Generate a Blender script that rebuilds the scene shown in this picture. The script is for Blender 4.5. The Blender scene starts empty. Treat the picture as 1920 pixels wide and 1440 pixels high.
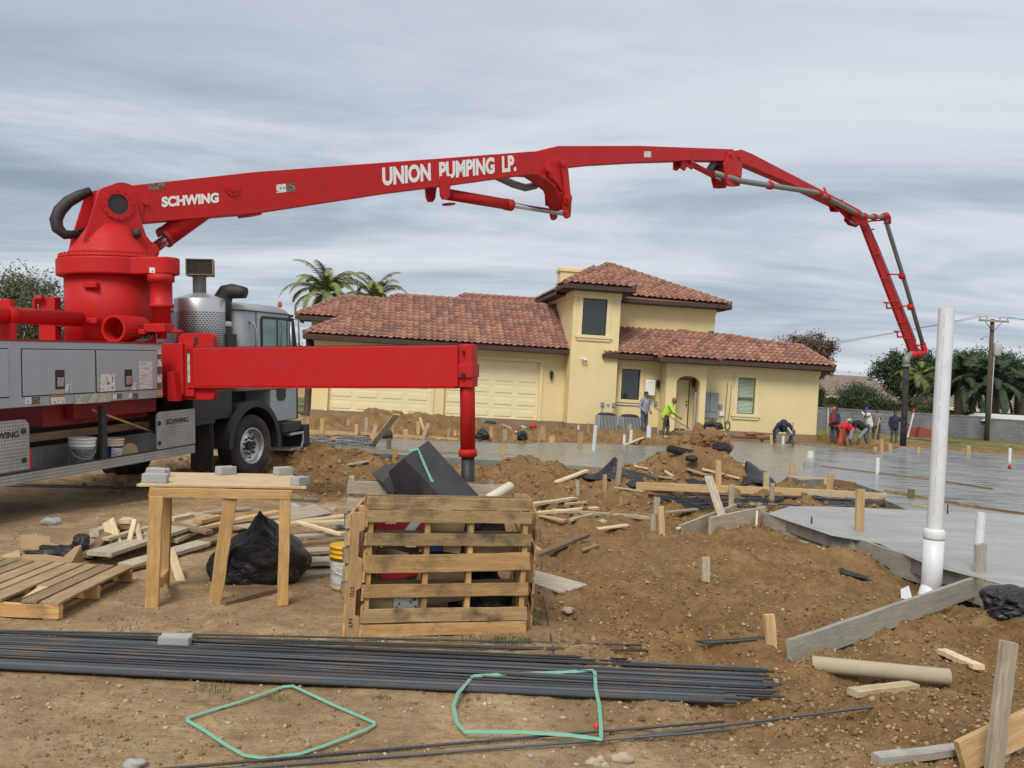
import bpy, bmesh, math, random
import numpy as np
from mathutils import Vector, Matrix, noise as mnoise
random.seed(7)
R = math.radians
SC = bpy.context.scene
COL = SC.collection

# ---------------------------------------------------------------- camera
FPX, CAM_H, ROLL, PITCH = 1660.0, 1.93, R(3.2), math.atan(12 / 1660)
cf = Vector((0, math.cos(PITCH), -math.sin(PITCH)))
cu0 = Vector((0, math.sin(PITCH), math.cos(PITCH)))
cr0 = Vector((1, 0, 0))
cr = cr0 * math.cos(ROLL) + cu0 * math.sin(ROLL)
cu = cu0 * math.cos(ROLL) - cr0 * math.sin(ROLL)
CAM = Vector((0, 0, CAM_H))
cam_data = bpy.data.cameras.new('camera')
cam_data.sensor_width = 36
cam_data.lens = 36 * FPX / 1920
cam_data.clip_start = 0.05
cam_data.clip_end = 3000
cam = bpy.data.objects.new('camera', cam_data)
COL.objects.link(cam)
cam.matrix_world = Matrix(((cr.x, cu.x, -cf.x, CAM.x), (cr.y, cu.y, -cf.y, CAM.y), (cr.z, cu.z, -cf.z, CAM.z), (0, 0, 0, 1)))
SC.camera = cam

# ---------------------------------------------------------------- sky, sun, exposure
SUN_EL, SUN_ROT = R(48), R(200)
world = bpy.data.worlds.new('World')
SC.world = world
world.use_nodes = True
wt = world.node_tree
wt.nodes.clear()
def wn(t, **k):
    n = wt.nodes.new(t)
    for a, b in k.items(): setattr(n, a, b)
    return n
def wl(a, b): wt.links.new(a, b)
def wmath(op, a, b=None):
    n = wn('ShaderNodeMath', operation=op)
    for i, v in enumerate((a, b)):
        if v is None: continue
        if isinstance(v, (int, float)): n.inputs[i].default_value = v
        else: wl(v, n.inputs[i])
    return n.outputs[0]
wout = wn('ShaderNodeOutputWorld')
wbg = wn('ShaderNodeBackground')
wbg.inputs['Strength'].default_value = 0.098
wl(wbg.outputs[0], wout.inputs[0])
wsky = wn('ShaderNodeTexSky', sky_type='NISHITA', sun_disc=False, sun_elevation=SUN_EL, sun_rotation=SUN_ROT)
wtc = wn('ShaderNodeTexCoord')
wsep = wn('ShaderNodeSeparateXYZ')
wl(wtc.outputs['Generated'], wsep.inputs[0])
wz = wmath('ADD', wmath('MAXIMUM', wsep.outputs[2], 0.0), 0.10)       # a flat cloud deck seen in perspective
wcx = wmath('DIVIDE', wsep.outputs[0], wz)
wcy = wmath('DIVIDE', wsep.outputs[1], wz)
wcomb = wn('ShaderNodeCombineXYZ')
wl(wcx, wcomb.inputs[0]); wl(wcy, wcomb.inputs[1])
def cloud_noise(scale, rot, stretch, detail, rough, dist, off):
    m = wn('ShaderNodeMapping')
    m.inputs['Rotation'].default_value = (0, 0, R(rot))
    m.inputs['Scale'].default_value = (scale * stretch, scale, 1)
    m.inputs['Location'].default_value = off
    wl(wcomb.outputs[0], m.inputs[0])
    n = wn('ShaderNodeTexNoise')
    n.inputs['Scale'].default_value = 1
    n.inputs['Detail'].default_value = detail
    n.inputs['Roughness'].default_value = rough
    n.inputs['Distortion'].default_value = dist
    wl(m.outputs[0], n.inputs['Vector'])
    return n.outputs['Fac']
n1 = cloud_noise(0.60, -16, 0.42, 7, 0.58, 1.1, (3.1, 1.7, 0))
n2 = cloud_noise(2.1, -12, 0.34, 6, 0.6, 0.8, (7.3, 4.2, 0))
n3 = cloud_noise(0.22, 20, 0.7, 3, 0.5, 0.4, (1.9, 8.8, 0))
wbr = wmath('MULTIPLY', wsep.outputs[0], 0.11)                          # the deck is thinner, brighter, towards the right
wmix = wmath('ADD', wbr, wmath('ADD', wmath('ADD', wmath('MULTIPLY', n1, 0.62), wmath('MULTIPLY', n2, 0.18)), wmath('MULTIPLY', n3, 0.38)))
wramp = wn('ShaderNodeValToRGB')
wl(wmix, wramp.inputs[0])
els = wramp.color_ramp.elements
els[0].position = 0.44; els[0].color = (0.285, 0.34, 0.43, 1)
els[1].position = 0.72; els[1].color = (0.77, 0.81, 0.855, 1)
e = els.new(0.53); e.color = (0.43, 0.49, 0.57, 1)
e = els.new(0.61); e.color = (0.62, 0.67, 0.73, 1)
# high in the frame the deck evens out to a pale grey
whi = wn('ShaderNodeMapRange')
wl(wsep.outputs[2], whi.inputs[0])
whi.inputs[1].default_value = 0.24; whi.inputs[2].default_value = 0.46
whi.inputs[3].default_value = 0.0; whi.inputs[4].default_value = 0.60
wm1 = wn('ShaderNodeMix', data_type='RGBA')
wl(whi.outputs[0], wm1.inputs[0]); wl(wramp.outputs[0], wm1.inputs[6])
wm1.inputs[7].default_value = (0.76, 0.80, 0.845, 1)
wsc = wn('ShaderNodeMix', data_type='RGBA', blend_type='MULTIPLY')
wsc.inputs[0].default_value = 1
wl(wm1.outputs[2], wsc.inputs[6])
wsc.inputs[7].default_value = (7.6, 7.6, 7.6, 1)                          # brings the clouds to the level of the bright sky
wfin = wn('ShaderNodeMix', data_type='RGBA')
wfin.inputs[0].default_value = 0.93
wl(wsky.outputs[0], wfin.inputs[6]); wl(wsc.outputs[2], wfin.inputs[7])
wl(wfin.outputs[2], wbg.inputs[0])

sun_data = bpy.data.lights.new('sun', 'SUN')
sun_data.energy = 2.1
sun_data.angle = R(25)
sun_data.color = (1.0, 0.95, 0.86)
sun = bpy.data.objects.new('sun', sun_data)
COL.objects.link(sun)
sun.rotation_euler = (R(90) - SUN_EL, 0, R(180) - SUN_ROT)
sun.location = (-10, -20, 40)
vs = SC.view_settings
vs.view_transform = 'Standard'; vs.look = 'None'; vs.gamma = 1; vs.exposure = 0.45

# ---------------------------------------------------------------- pixel -> place helpers (photo pixels, 1920 x 1440)
def ray(px, py): return cf + cr * ((px - 960) / FPX) + cu * ((720 - py) / FPX)
def at(px, py, Y):
    d = ray(px, py); return CAM + d * (Y / d.y)
def hit(px, py, o, n):
    d = ray(px, py); return CAM + d * ((Vector(o) - CAM).dot(n) / d.dot(n))

# ---------------------------------------------------------------- terrain height
def _hash(ix, iy, s):
    h = (ix.astype(np.int64) * 374761393 + iy.astype(np.int64) * 668265263 + s * 974711) & 0x7fffffff
    h = ((h ^ (h >> 13)) * 1274126177) & 0x7fffffff
    h = (h ^ (h >> 16)) & 0xffff
    return h / 65535.0
def vnoise(x, y, s=0):
    ix, iy = np.floor(x), np.floor(y)
    fx, fy = x - ix, y - iy
    fx = fx * fx * fx * (fx * (fx * 6 - 15) + 10); fy = fy * fy * fy * (fy * (fy * 6 - 15) + 10)
    a, b = _hash(ix, iy, s), _hash(ix + 1, iy, s)
    c, d = _hash(ix, iy + 1, s), _hash(ix + 1, iy + 1, s)
    return (a + (b - a) * fx) * (1 - fy) + (c + (d - c) * fx) * fy - 0.5
def sstep(a, b, x):
    t = np.clip((x - a) / (b - a), 0, 1); return t * t * (3 - 2 * t)
def gbase(x, y): return -0.0083 * np.clip(y - 10, 0, 31) - 0.0
# spoil heaps: px, py of the foot at the photo, (x, y, rx, ry, height, angle)
MOUNDS = [
    (-3.7, 16.9, 1.5, 1.0, 0.44, 0.1), (-2.6, 16.2, 1.0, 0.9, 0.26, 0), (-5.0, 17.2, 1.1, 1.1, 0.26, 0),
    (0.62, 16.8, 1.0, 0.9, 0.40, 0), (-0.7, 16.8, 1.0, 0.8, 0.16, 0), (1.8, 16.2, 0.9, 0.8, 0.18, 0),
    (3.25, 16.5, 1.2, 1.2, 0.80, 0.1), (4.1, 16.3, 0.9, 1.1, 0.38, 0), (2.3, 15.5, 1.0, 0.8, 0.20, 0), (4.7, 15.4, 0.8, 1.0, 0.22, 0),
    (-4.7, 30.2, 1.5, 0.9, 0.60, 0), (-3.3, 30.4, 1.3, 0.8, 0.36, 0), (-2.0, 30.4, 1.3, 0.8, 0.46, 0), (-6.4, 29.8, 1.4, 0.9, 0.3, 0), (-0.6, 31.0, 1.6, 0.8, 0.35, 0),
    (2.0, 32.2, 1.5, 0.8, 0.40, 0), (4.3, 33.4, 1.6, 0.7, 0.40, 0), (7.0, 35.5, 1.8, 0.6, 0.3, 0), (8.8, 36.6, 1.8, 0.5, 0.3, 0),
    (2.1, 7.9, 0.75, 0.5, 0.16, 0.5), (3.1, 8.6, 0.5, 0.4, 0.12, 0), (3.95, 10.3, 0.55, 0.32, 0.20, -0.8), (4.55, 9.1, 0.35, 0.5, -0.22, 0), (2.6, 10.2, 0.9, 0.6, 0.08, 0),
    (1.35, 10.6, 0.6, 0.5, 0.10, 0), (1.9, 6.4, 0.4, 0.3, 0.07, 0), (4.6, 8.0, 0.5, 0.3, 0.16, 0), (5.0, 7.2, 0.6, 0.5, 0.08, 0),
    (-6.5, 13.0, 1.5, 2, -0.1, 0), (17.5, 41.2, 3.5, 0.5, 0.28, 0), (21.5, 39.7, 3.0, 0.5, 0.32, 0), (25.5, 38.5, 3.0, 0.6, 0.30, 0), (14.5, 41.5, 1.5, .4, .25, 0),
]
def rough_mask(x, y):
    """1 where the earth is freshly dug, 0 where it is trodden flat (the near strip and the left)"""
    m = sstep(-0.2, 1.4, x + 0.25 * (y - 6)) * sstep(4.2, 6.2, y + 0.35 * x)
    m = np.maximum(m, sstep(12.5, 14.5, y) * sstep(-7.5, -5, x) * (1 - sstep(18.5, 20.5, y)))
    m = np.maximum(m, sstep(27.5, 29, y) * (1 - sstep(40, 42, y)) * sstep(-8, -6, x))
    return m
def gz(x, y, fine=True):
    x = np.asarray(x, float); y = np.asarray(y, float)
    z = gbase(x, y)
    big = np.zeros_like(z)
    wx = x + 0.5 * vnoise(x * 1.3, y * 1.3, 5); wy = y + 0.5 * vnoise(x * 1.3, y * 1.3, 6)
    for mx, my, rx, ry, h, a in MOUNDS:
        dx, dy = wx - mx, wy - my
        ca, sa = math.cos(a), math.sin(a)
        q = ((dx * ca + dy * sa) / rx) ** 2 + ((-dx * sa + dy * ca) / ry) ** 2
        big = big + h * np.exp(-q * 1.3)
    z = z + big
    m = rough_mask(x, y)
    near = 1 - sstep(45, 70, y)
    z = z + near * (0.05 * vnoise(x * 0.45, y * 0.45, 1) + (0.02 + 0.10 * m) * vnoise(x * 1.5, y * 1.5, 2))
    if fine:
        k = (0.012 + 0.085 * m) * near * (1 + 0.7 * sstep(11, 14, y))
        z = z + k * vnoise(x * 4.1, y * 4.1, 3) + k * 0.55 * vnoise(x * 9.7, y * 9.7, 4) + (0.006 + 0.045 * m) * near * (0.55 * vnoise(x * 21, y * 21, 8) + 0.6 * vnoise(x * 43, y * 43, 9))
    return z
SLABS = []                                                    # filled below: (polygon, z function)
def slab_z(y): return 0.20 - 0.0160 * (y - 10)
def in_poly(x, y, poly):
    x = np.asarray(x, float); y = np.asarray(y, float)
    ins = np.zeros(x.shape, bool)
    n = len(poly)
    for i in range(n):
        x0, y0 = poly[i]; x1, y1 = poly[(i + 1) % n]
        c = ((y0 > y) != (y1 > y)) & (x < (x1 - x0) * (y - y0) / (y1 - y0 + 1e-12) + x0)
        ins ^= c
    return ins
def poly_dist(x, y, poly):
    d = np.full(np.shape(x), 1e9)
    n = len(poly)
    for i in range(n):
        x0, y0 = poly[i]; x1, y1 = poly[(i + 1) % n]
        ex, ey = x1 - x0, y1 - y0
        t = np.clip(((x - x0) * ex + (y - y0) * ey) / (ex * ex + ey * ey), 0, 1)
        d = np.minimum(d, np.hypot(x - x0 - t * ex, y - y0 - t * ey))
    return d
def pz(px, py, zf):
    """ground point under a photo pixel for a surface z = zf(y)"""
    lo = 3.0
    d = ray(px, py)
    Y = 10.0
    for _ in range(40):
        z = zf(Y)
        Y = 0.5 * Y + 0.5 * min(300, max(1, (z - CAM_H) / (d.z / d.y)))
    return CAM + d * (Y / d.y)
def S(px, py):
    p = pz(px, py, slab_z); return (p.x, p.y)
# the fresh concrete: near pour on the right (runs to the workers), and the strip in front of the garage
SLAB_A = [S(1437, 962), S(1560, 1003), S(1648, 1018), S(1740, 1058), S(1850, 1087), S(1990, 1125), S(2200, 1010), (34, 37.0), (24, 38.6), S(1690, 838), S(1640, 852), S(1480, 829),
          S(1380, 824), (5.0, 30.0), (3.0, 29.5), (1.2, 28.7), (0.4, 26.8), (-2.4, 26.2), (-7.5, 25.4), (-7.6, 19.9), (-3.6, 20.2), (-0.2, 20.0), (2.4, 19.6), (4.6, 19.2), (5.35, 17.6), S(1478, 893), S(1500, 900), S(1560, 898), S(1600, 905), S(1660, 925), S(1660, 938), S(1700, 955), S(1560, 950)]
SLABS.append(SLAB_A)
def ground_z(x, y, fine=True):
    """terrain with the cut under the concrete"""
    z = gz(x, y, fine)
    for poly in SLABS:
        ins = in_poly(x, y, poly)
        d = poly_dist(x, y, poly)
        s = slab_z(np.asarray(y, float))
        z = np.where(ins & (d > 0.0), np.minimum(z, s - 0.10 - 0.1 * sstep(0, .3, d)), z)
        z = np.where(~ins & (d < 0.7), np.minimum(z, s - 0.05 + 0.55 * d + 0.03), z)   # earth stays below the forms at the edge
    return z
def gp(px, py, h=0.0, ymin=3.0, ymax=120.0):
    """first point where the view ray through a pixel meets the terrain (+h)"""
    d = ray(px, py)
    Y = np.exp(np.linspace(math.log(ymin), math.log(ymax), 1400))
    x = CAM.x + d.x / d.y * Y; z = CAM.z + d.z / d.y * Y
    g = ground_z(x, Y, False) + h
    k = np.argmax(z <= g)
    if not (z <= g).any(): k = len(Y) - 1
    if k > 0:
        a, b = z[k - 1] - g[k - 1], z[k] - g[k]
        y = Y[k - 1] + (Y[k] - Y[k - 1]) * (a / (a - b + 1e-12))
    else: y = Y[0]
    return CAM + d * (y / d.y)
def gzs(x, y, fine=False): return float(ground_z(np.array([x]), np.array([y]), fine)[0])

# ---------------------------------------------------------------- object helpers
def tag(o, label=None, cat=None, group=None, kind=None):
    if label: o['label'] = label
    if cat: o['category'] = cat
    if group: o['group'] = group
    if kind: o['kind'] = kind
    return o
def thing(name, label, cat, loc=(0, 0, 0), group=None, mat=None):
    o = bpy.data.objects.new(name, None); COL.objects.link(o)
    o.empty_display_size = 0.2
    if mat is not None: o.matrix_world = mat
    else: o.location = loc
    return tag(o, label, cat, group)
def link(name, me, parent=None, m=None, loc=None, mat=None):
    o = bpy.data.objects.new(name, me); COL.objects.link(o)
    if m is not None:
        for q in (m if isinstance(m, (list, tuple)) else [m]):
            if len(me.materials) < (len(m) if isinstance(m, (list, tuple)) else 1): me.materials.append(q)
    if parent is not None: o.parent = parent
    if mat is not None: o.matrix_local = mat
    elif loc is not None: o.location = loc
    return o
def basis(x, z=None, o=(0, 0, 0)):
    """matrix with local X along x and local Z as close to z as possible"""
    x = Vector(x).normalized(); z = Vector(z if z is not None else (0, 0, 1))
    y = z.cross(x)
    if y.length < 1e-5: y = Vector((0, 1, 0)).cross(x)
    y.normalize(); z = x.cross(y)
    return Matrix(((x.x, y.x, z.x, o[0]), (x.y, y.y, z.y, o[1]), (x.z, y.z, z.z, o[2]), (0, 0, 0, 1)))
class MB:
    def __init__(s): s.v, s.f, s.mi, s.m = [], [], [], 0; s.sm = set()
    def add(s, vs, fs, smooth=False):
        b = len(s.v); s.v += [tuple(p) for p in vs]
        for q in fs:
            if smooth: s.sm.add(len(s.f))
            s.f.append(tuple(i + b for i in q)); s.mi.append(s.m)
        return s
    def box(s, c, d, M=None):
        c = Vector(c); hx, hy, hz = d[0] / 2, d[1] / 2, d[2] / 2
        P = [Vector((x * hx, y * hy, z * hz)) for x in (-1, 1) for y in (-1, 1) for z in (-1, 1)]
        P = [(M @ p if M is not None else p) + c for p in P]
        return s.add(P, [(0, 1, 3, 2), (4, 6, 7, 5), (0, 4, 5, 1), (2, 3, 7, 6), (0, 2, 6, 4), (1, 5, 7, 3)])
    def bar(s, a, b, w, h, up=(0, 0, 1)):
        a, b = Vector(a), Vector(b); M = basis(b - a, up).to_3x3()
        return s.box((a + b) / 2, ((b - a).length, w, h), M)
    def ring(s, rings, cap0=True, cap1=True, smooth=True, closed=False):
        n = len(rings[0]); V = [p for r in rings for p in r]; Fs = []
        m = len(rings)
        for i in range(m if closed else m - 1):
            j2 = (i + 1) % m
            for j in range(n):
                k = (j + 1) % n
                Fs.append((i * n + j, i * n + k, j2 * n + k, j2 * n + j))
        b = len(s.v)
        s.add(V, Fs, smooth)
        if not closed:
            for c, i in ((cap0, 0), (cap1, m - 1)):
                if c:
                    q = tuple(b + i * n + j for j in range(n))
                    s.f.append(q if i else q[::-1]); s.mi.append(s.m)
        return s
    def tube(s, pts, r, n=10, smooth=True, caps=True):
        P = [Vector(p) for p in pts]; rs = r if isinstance(r, (list, tuple)) else [r] * len(P)
        rings = []; ref = None
        for i, p in enumerate(P):
            t = (P[min(i + 1, len(P) - 1)] - P[max(i - 1, 0)]).normalized()
            if ref is None:
                ref = t.orthogonal().normalized()
            ref = (ref - t * ref.dot(t)).normalized(); b = t.cross(ref)
            rings.append([p + (ref * math.cos(2 * math.pi * k / n) + b * math.sin(2 * math.pi * k / n)) * rs[i] for k in range(n)])
        return s.ring(rings, caps, caps, smooth)
    def lathe(s, prof, n=24, M=None, smooth=True, cap=True):
        """prof: (r, z) pairs about local Z"""
        rings = []
        for r_, z in prof:
            rg = [Vector((r_ * math.cos(2 * math.pi * k / n), r_ * math.sin(2 * math.pi * k / n), z)) for k in range(n)]
            rings.append([(M @ p) if M is not None else p for p in rg])
        return s.ring(rings, cap, cap, smooth)
    def prism(s, A, off, smooth=False):
        """polygon A (3-D points) swept by off"""
        A = [Vector(p) for p in A]; off = Vector(off); n = len(A)
        nrm = Vector((0, 0, 0))
        for i in range(n): nrm += A[i].cross(A[(i + 1) % n])
        if nrm.dot(off) > 0: A = A[::-1]
        V = A + [p + off for p in A]
        F_ = [tuple(range(n)), tuple(range(2 * n - 1, n - 1, -1))] + [((i + 1) % n, i, n + i, n + (i + 1) % n) for i in range(n)]
        return s.add(V, F_)
    def build(s, name, m, parent=None, bevel=0, mat=None, loc=None, smooth=False, seg=2):
        me = bpy.data.meshes.new(name)
        me.from_pydata(s.v, [], s.f)
        ms = m if isinstance(m, (list, tuple)) else [m]
        for q in ms: me.materials.append(q)
        if len(ms) > 1: me.polygons.foreach_set('material_index', s.mi)
        if smooth: me.polygons.foreach_set('use_smooth', [True] * len(me.polygons))
        elif s.sm: me.polygons.foreach_set('use_smooth', [i in s.sm for i in range(len(s.f))])
        me.update()
        o = link(name, me, parent, mat=mat, loc=loc)
        if bevel: bev(o, bevel, seg)
        return o
def bev(o, w, seg=2):
    b = o.modifiers.new('bevel', 'BEVEL'); b.width = w; b.segments = seg; b.limit_method = 'ANGLE'; b.angle_limit = R(40); b.harden_normals = False
    return o
def copy_tree(o, parent=None):
    c = o.copy(); COL.objects.link(c)
    if parent is not None: c.parent = parent
    for ch in list(o.children): copy_tree(ch, c)
    return c

# ---------------------------------------------------------------- materials
MATS = {}
def newmat(name):
    m = bpy.data.materials.new(name); m.use_nodes = True
    nt = m.node_tree; nt.nodes.clear()
    out = nt.nodes.new('ShaderNodeOutputMaterial'); b = nt.nodes.new('ShaderNodeBsdfPrincipled')
    nt.links.new(b.outputs[0], out.inputs[0])
    MATS[name] = m
    return m, nt, b
def nd(nt, t, ins=None, **k):
    n = nt.nodes.new(t)
    for a, v in k.items(): setattr(n, a, v)
    for a, v in (ins or {}).items():
        if hasattr(v, 'is_output'): nt.links.new(v, n.inputs[a])
        else: n.inputs[a].default_value = v
    return n
def ramp(nt, fac, stops):
    n = nt.nodes.new('ShaderNodeValToRGB'); nt.links.new(fac, n.inputs[0])
    e = n.color_ramp.elements
    while len(e) < len(stops): e.new(0.5)
    for i, (p, c) in enumerate(stops):
        e[i].position = p; e[i].color = (c[0], c[1], c[2], 1) if isinstance(c, (tuple, list)) else (c, c, c, 1)
    return n.outputs[0]
def mixc(nt, fac, a, b, mode='MIX'):
    n = nt.nodes.new('ShaderNodeMix'); n.data_type = 'RGBA'; n.blend_type = mode
    for s, v in ((0, fac), (6, a), (7, b)):
        if hasattr(v, 'is_output'): nt.links.new(v, n.inputs[s])
        elif isinstance(v, (int, float)): n.inputs[s].default_value = v
        else: n.inputs[s].default_value = (v[0], v[1], v[2], 1)
    return n.outputs[2]
def mth(nt, op, a, b=0.0):
    n = nt.nodes.new('ShaderNodeMath'); n.operation = op
    for i, v in enumerate((a, b)):
        if hasattr(v, 'is_output'): nt.links.new(v, n.inputs[i])
        else: n.inputs[i].default_value = v
    return n.outputs[0]
def coords(nt, kind='Object', scale=(1, 1, 1)):
    tc = nt.nodes.new('ShaderNodeTexCoord')
    mp = nd(nt, 'ShaderNodeMapping', {'Scale': scale})
    nt.links.new(tc.outputs[kind], mp.inputs[0])
    return mp.outputs[0]
def nz(nt, vec, scale, detail=4, rough=0.55, dist=0.0, out='Fac'):
    n = nd(nt, 'ShaderNodeTexNoise', {'Vector': vec, 'Scale': scale, 'Detail': detail, 'Roughness': rough, 'Distortion': dist})
    return n.outputs[out]
def bump(nt, b, h, strength=0.3, dist=0.01):
    n = nd(nt, 'ShaderNodeBump', {'Height': h, 'Strength': strength, 'Distance': dist}); nt.links.new(n.outputs[0], b.inputs['Normal'])
def paint(name, col, rough=0.4, metal=0.0, dirt=0.25, dirtcol=(0.16, 0.12, 0.085), spec=0.5, scale=3.0, bumpy=0.0, coat=0.0):
    """painted or plain surface with blotchy dust and uneven gloss"""
    m, nt, b = newmat(name)
    v = coords(nt)
    a = nz(nt, v, scale, 6, 0.62); c = nz(nt, v, scale * 7, 4, 0.6)
    f = ramp(nt, a, [(0.42, 0.0), (0.75, dirt)])
    c1 = mixc(nt, ramp(nt, c, [(0.3, 0.0), (0.7, 0.16)]), col, tuple(q * 0.78 for q in col))
    nt.links.new(mixc(nt, f, c1, dirtcol), b.inputs['Base Color'])
    nt.links.new(ramp(nt, a, [(0.3, rough), (0.75, min(1, rough + 0.25))]), b.inputs['Roughness'])
    b.inputs['Metallic'].default_value = metal
    b.inputs['Specular IOR Level'].default_value = spec
    if coat: b.inputs['Coat Weight'].default_value = coat
    if bumpy: bump(nt, b, c, bumpy, 0.004)
    return m
def wood(name, light, dark, stain=0.25, staincol=(0.10, 0.085, 0.07), rough=0.75, along='X'):
    """sawn timber: grain along one local axis, each piece its own tone, knots and grey weathering"""
    m, nt, b = newmat(name)
    sc = {'X': (1.2, 14, 14), 'Y': (14, 1.2, 14), 'Z': (14, 14, 1.2)}[along]
    oi = nt.nodes.new('ShaderNodeObjectInfo')
    tc = nt.nodes.new('ShaderNodeTexCoord')
    off = nd(nt, 'ShaderNodeVectorMath', operation='ADD')
    nt.links.new(tc.outputs['Object'], off.inputs[0])
    cx = nt.nodes.new('ShaderNodeCombineXYZ')
    for i in range(3): nt.links.new(mth(nt, 'MULTIPLY', oi.outputs['Random'], 17.0 + 7 * i), cx.inputs[i])
    nt.links.new(cx.outputs[0], off.inputs[1])
    mp = nd(nt, 'ShaderNodeMapping', {'Scale': sc}); nt.links.new(off.outputs[0], mp.inputs[0])
    g = nz(nt, mp.outputs[0], 2.2, 6, 0.62, 0.6)
    g2 = nz(nt, mp.outputs[0], 9, 3, 0.6)
    col = ramp(nt, g, [(0.3, dark), (0.5, tuple((a + c) / 2 for a, c in zip(light, dark))), (0.62, light)])
    col = mixc(nt, ramp(nt, g2, [(0.35, 0.35), (0.55, 0.0)]), col, tuple(q * 0.55 for q in dark))
    st = nz(nt, off.outputs[0], 4.5, 5, 0.65)
    col = mixc(nt, ramp(nt, st, [(0.5, 0.0), (0.72, stain)]), col, staincol)
    tone = ramp(nt, oi.outputs['Random'], [(0.0, 0.74), (1.0, 1.14)])
    col = mixc(nt, 1.0, col, tone, 'MULTIPLY')
    nt.links.new(col, b.inputs['Base Color'])
    b.inputs['Roughness'].default_value = rough
    b.inputs['Specular IOR Level'].default_value = 0.25
    bump(nt, b, g2, 0.25, 0.003)
    return m
W_NEW = wood('fresh_pine', (0.60, 0.42, 0.22), (0.46, 0.29, 0.13), 0.12)
W_PALE = wood('pale_pine', (0.70, 0.57, 0.36), (0.56, 0.42, 0.24), 0.18)
W_TAN = wood('pallet_wood', (0.60, 0.37, 0.16), (0.42, 0.235, 0.09), 0.8, (0.09, 0.075, 0.06))
W_GREY = wood('weathered_wood', (0.50, 0.435, 0.33), (0.34, 0.28, 0.20), 0.4, (0.2, 0.19, 0.175))
W_BROWN = wood('brown_wood', (0.30, 0.20, 0.115), (0.19, 0.12, 0.065), 0.3)
W_CEM = wood('cement_splashed_wood', (0.44, 0.42, 0.36), (0.33, 0.30, 0.24), 0.5, (0.24, 0.24, 0.235))
RED = paint('red_paint', (0.48, 0.012, 0.012), 0.45, dirt=0.2, dirtcol=(0.25, 0.04, 0.035), spec=0.28)
GREY = paint('grey_paint', (0.345, 0.385, 0.41), 0.42, dirt=0.12)
BLACK = paint('black_metal', (0.018, 0.018, 0.02), 0.5, dirt=0.35, dirtcol=(0.09, 0.075, 0.06))
RUBBER = paint('rubber', (0.022, 0.022, 0.023), 0.75, dirt=0.55, dirtcol=(0.12, 0.098, 0.075), scale=4)
CHROME = paint('bright_steel', (0.72, 0.72, 0.73), 0.16, 1.0, dirt=0.08)
ALU = paint('aluminium', (0.56, 0.57, 0.58), 0.34, 0.9, dirt=0.2)
PIPE_GREY = paint('grey_steel_pipe', (0.20, 0.21, 0.19), 0.42, 0.3, dirt=0.3, dirtcol=(0.22, 0.2, 0.17))
PVC = paint('white_plastic_pipe', (0.68, 0.69, 0.70), 0.38, dirt=0.35, dirtcol=(0.42, 0.38, 0.31), scale=5)
WHITE = paint('white_lettering', (0.78, 0.77, 0.73), 0.5, dirt=0.06)
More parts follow.
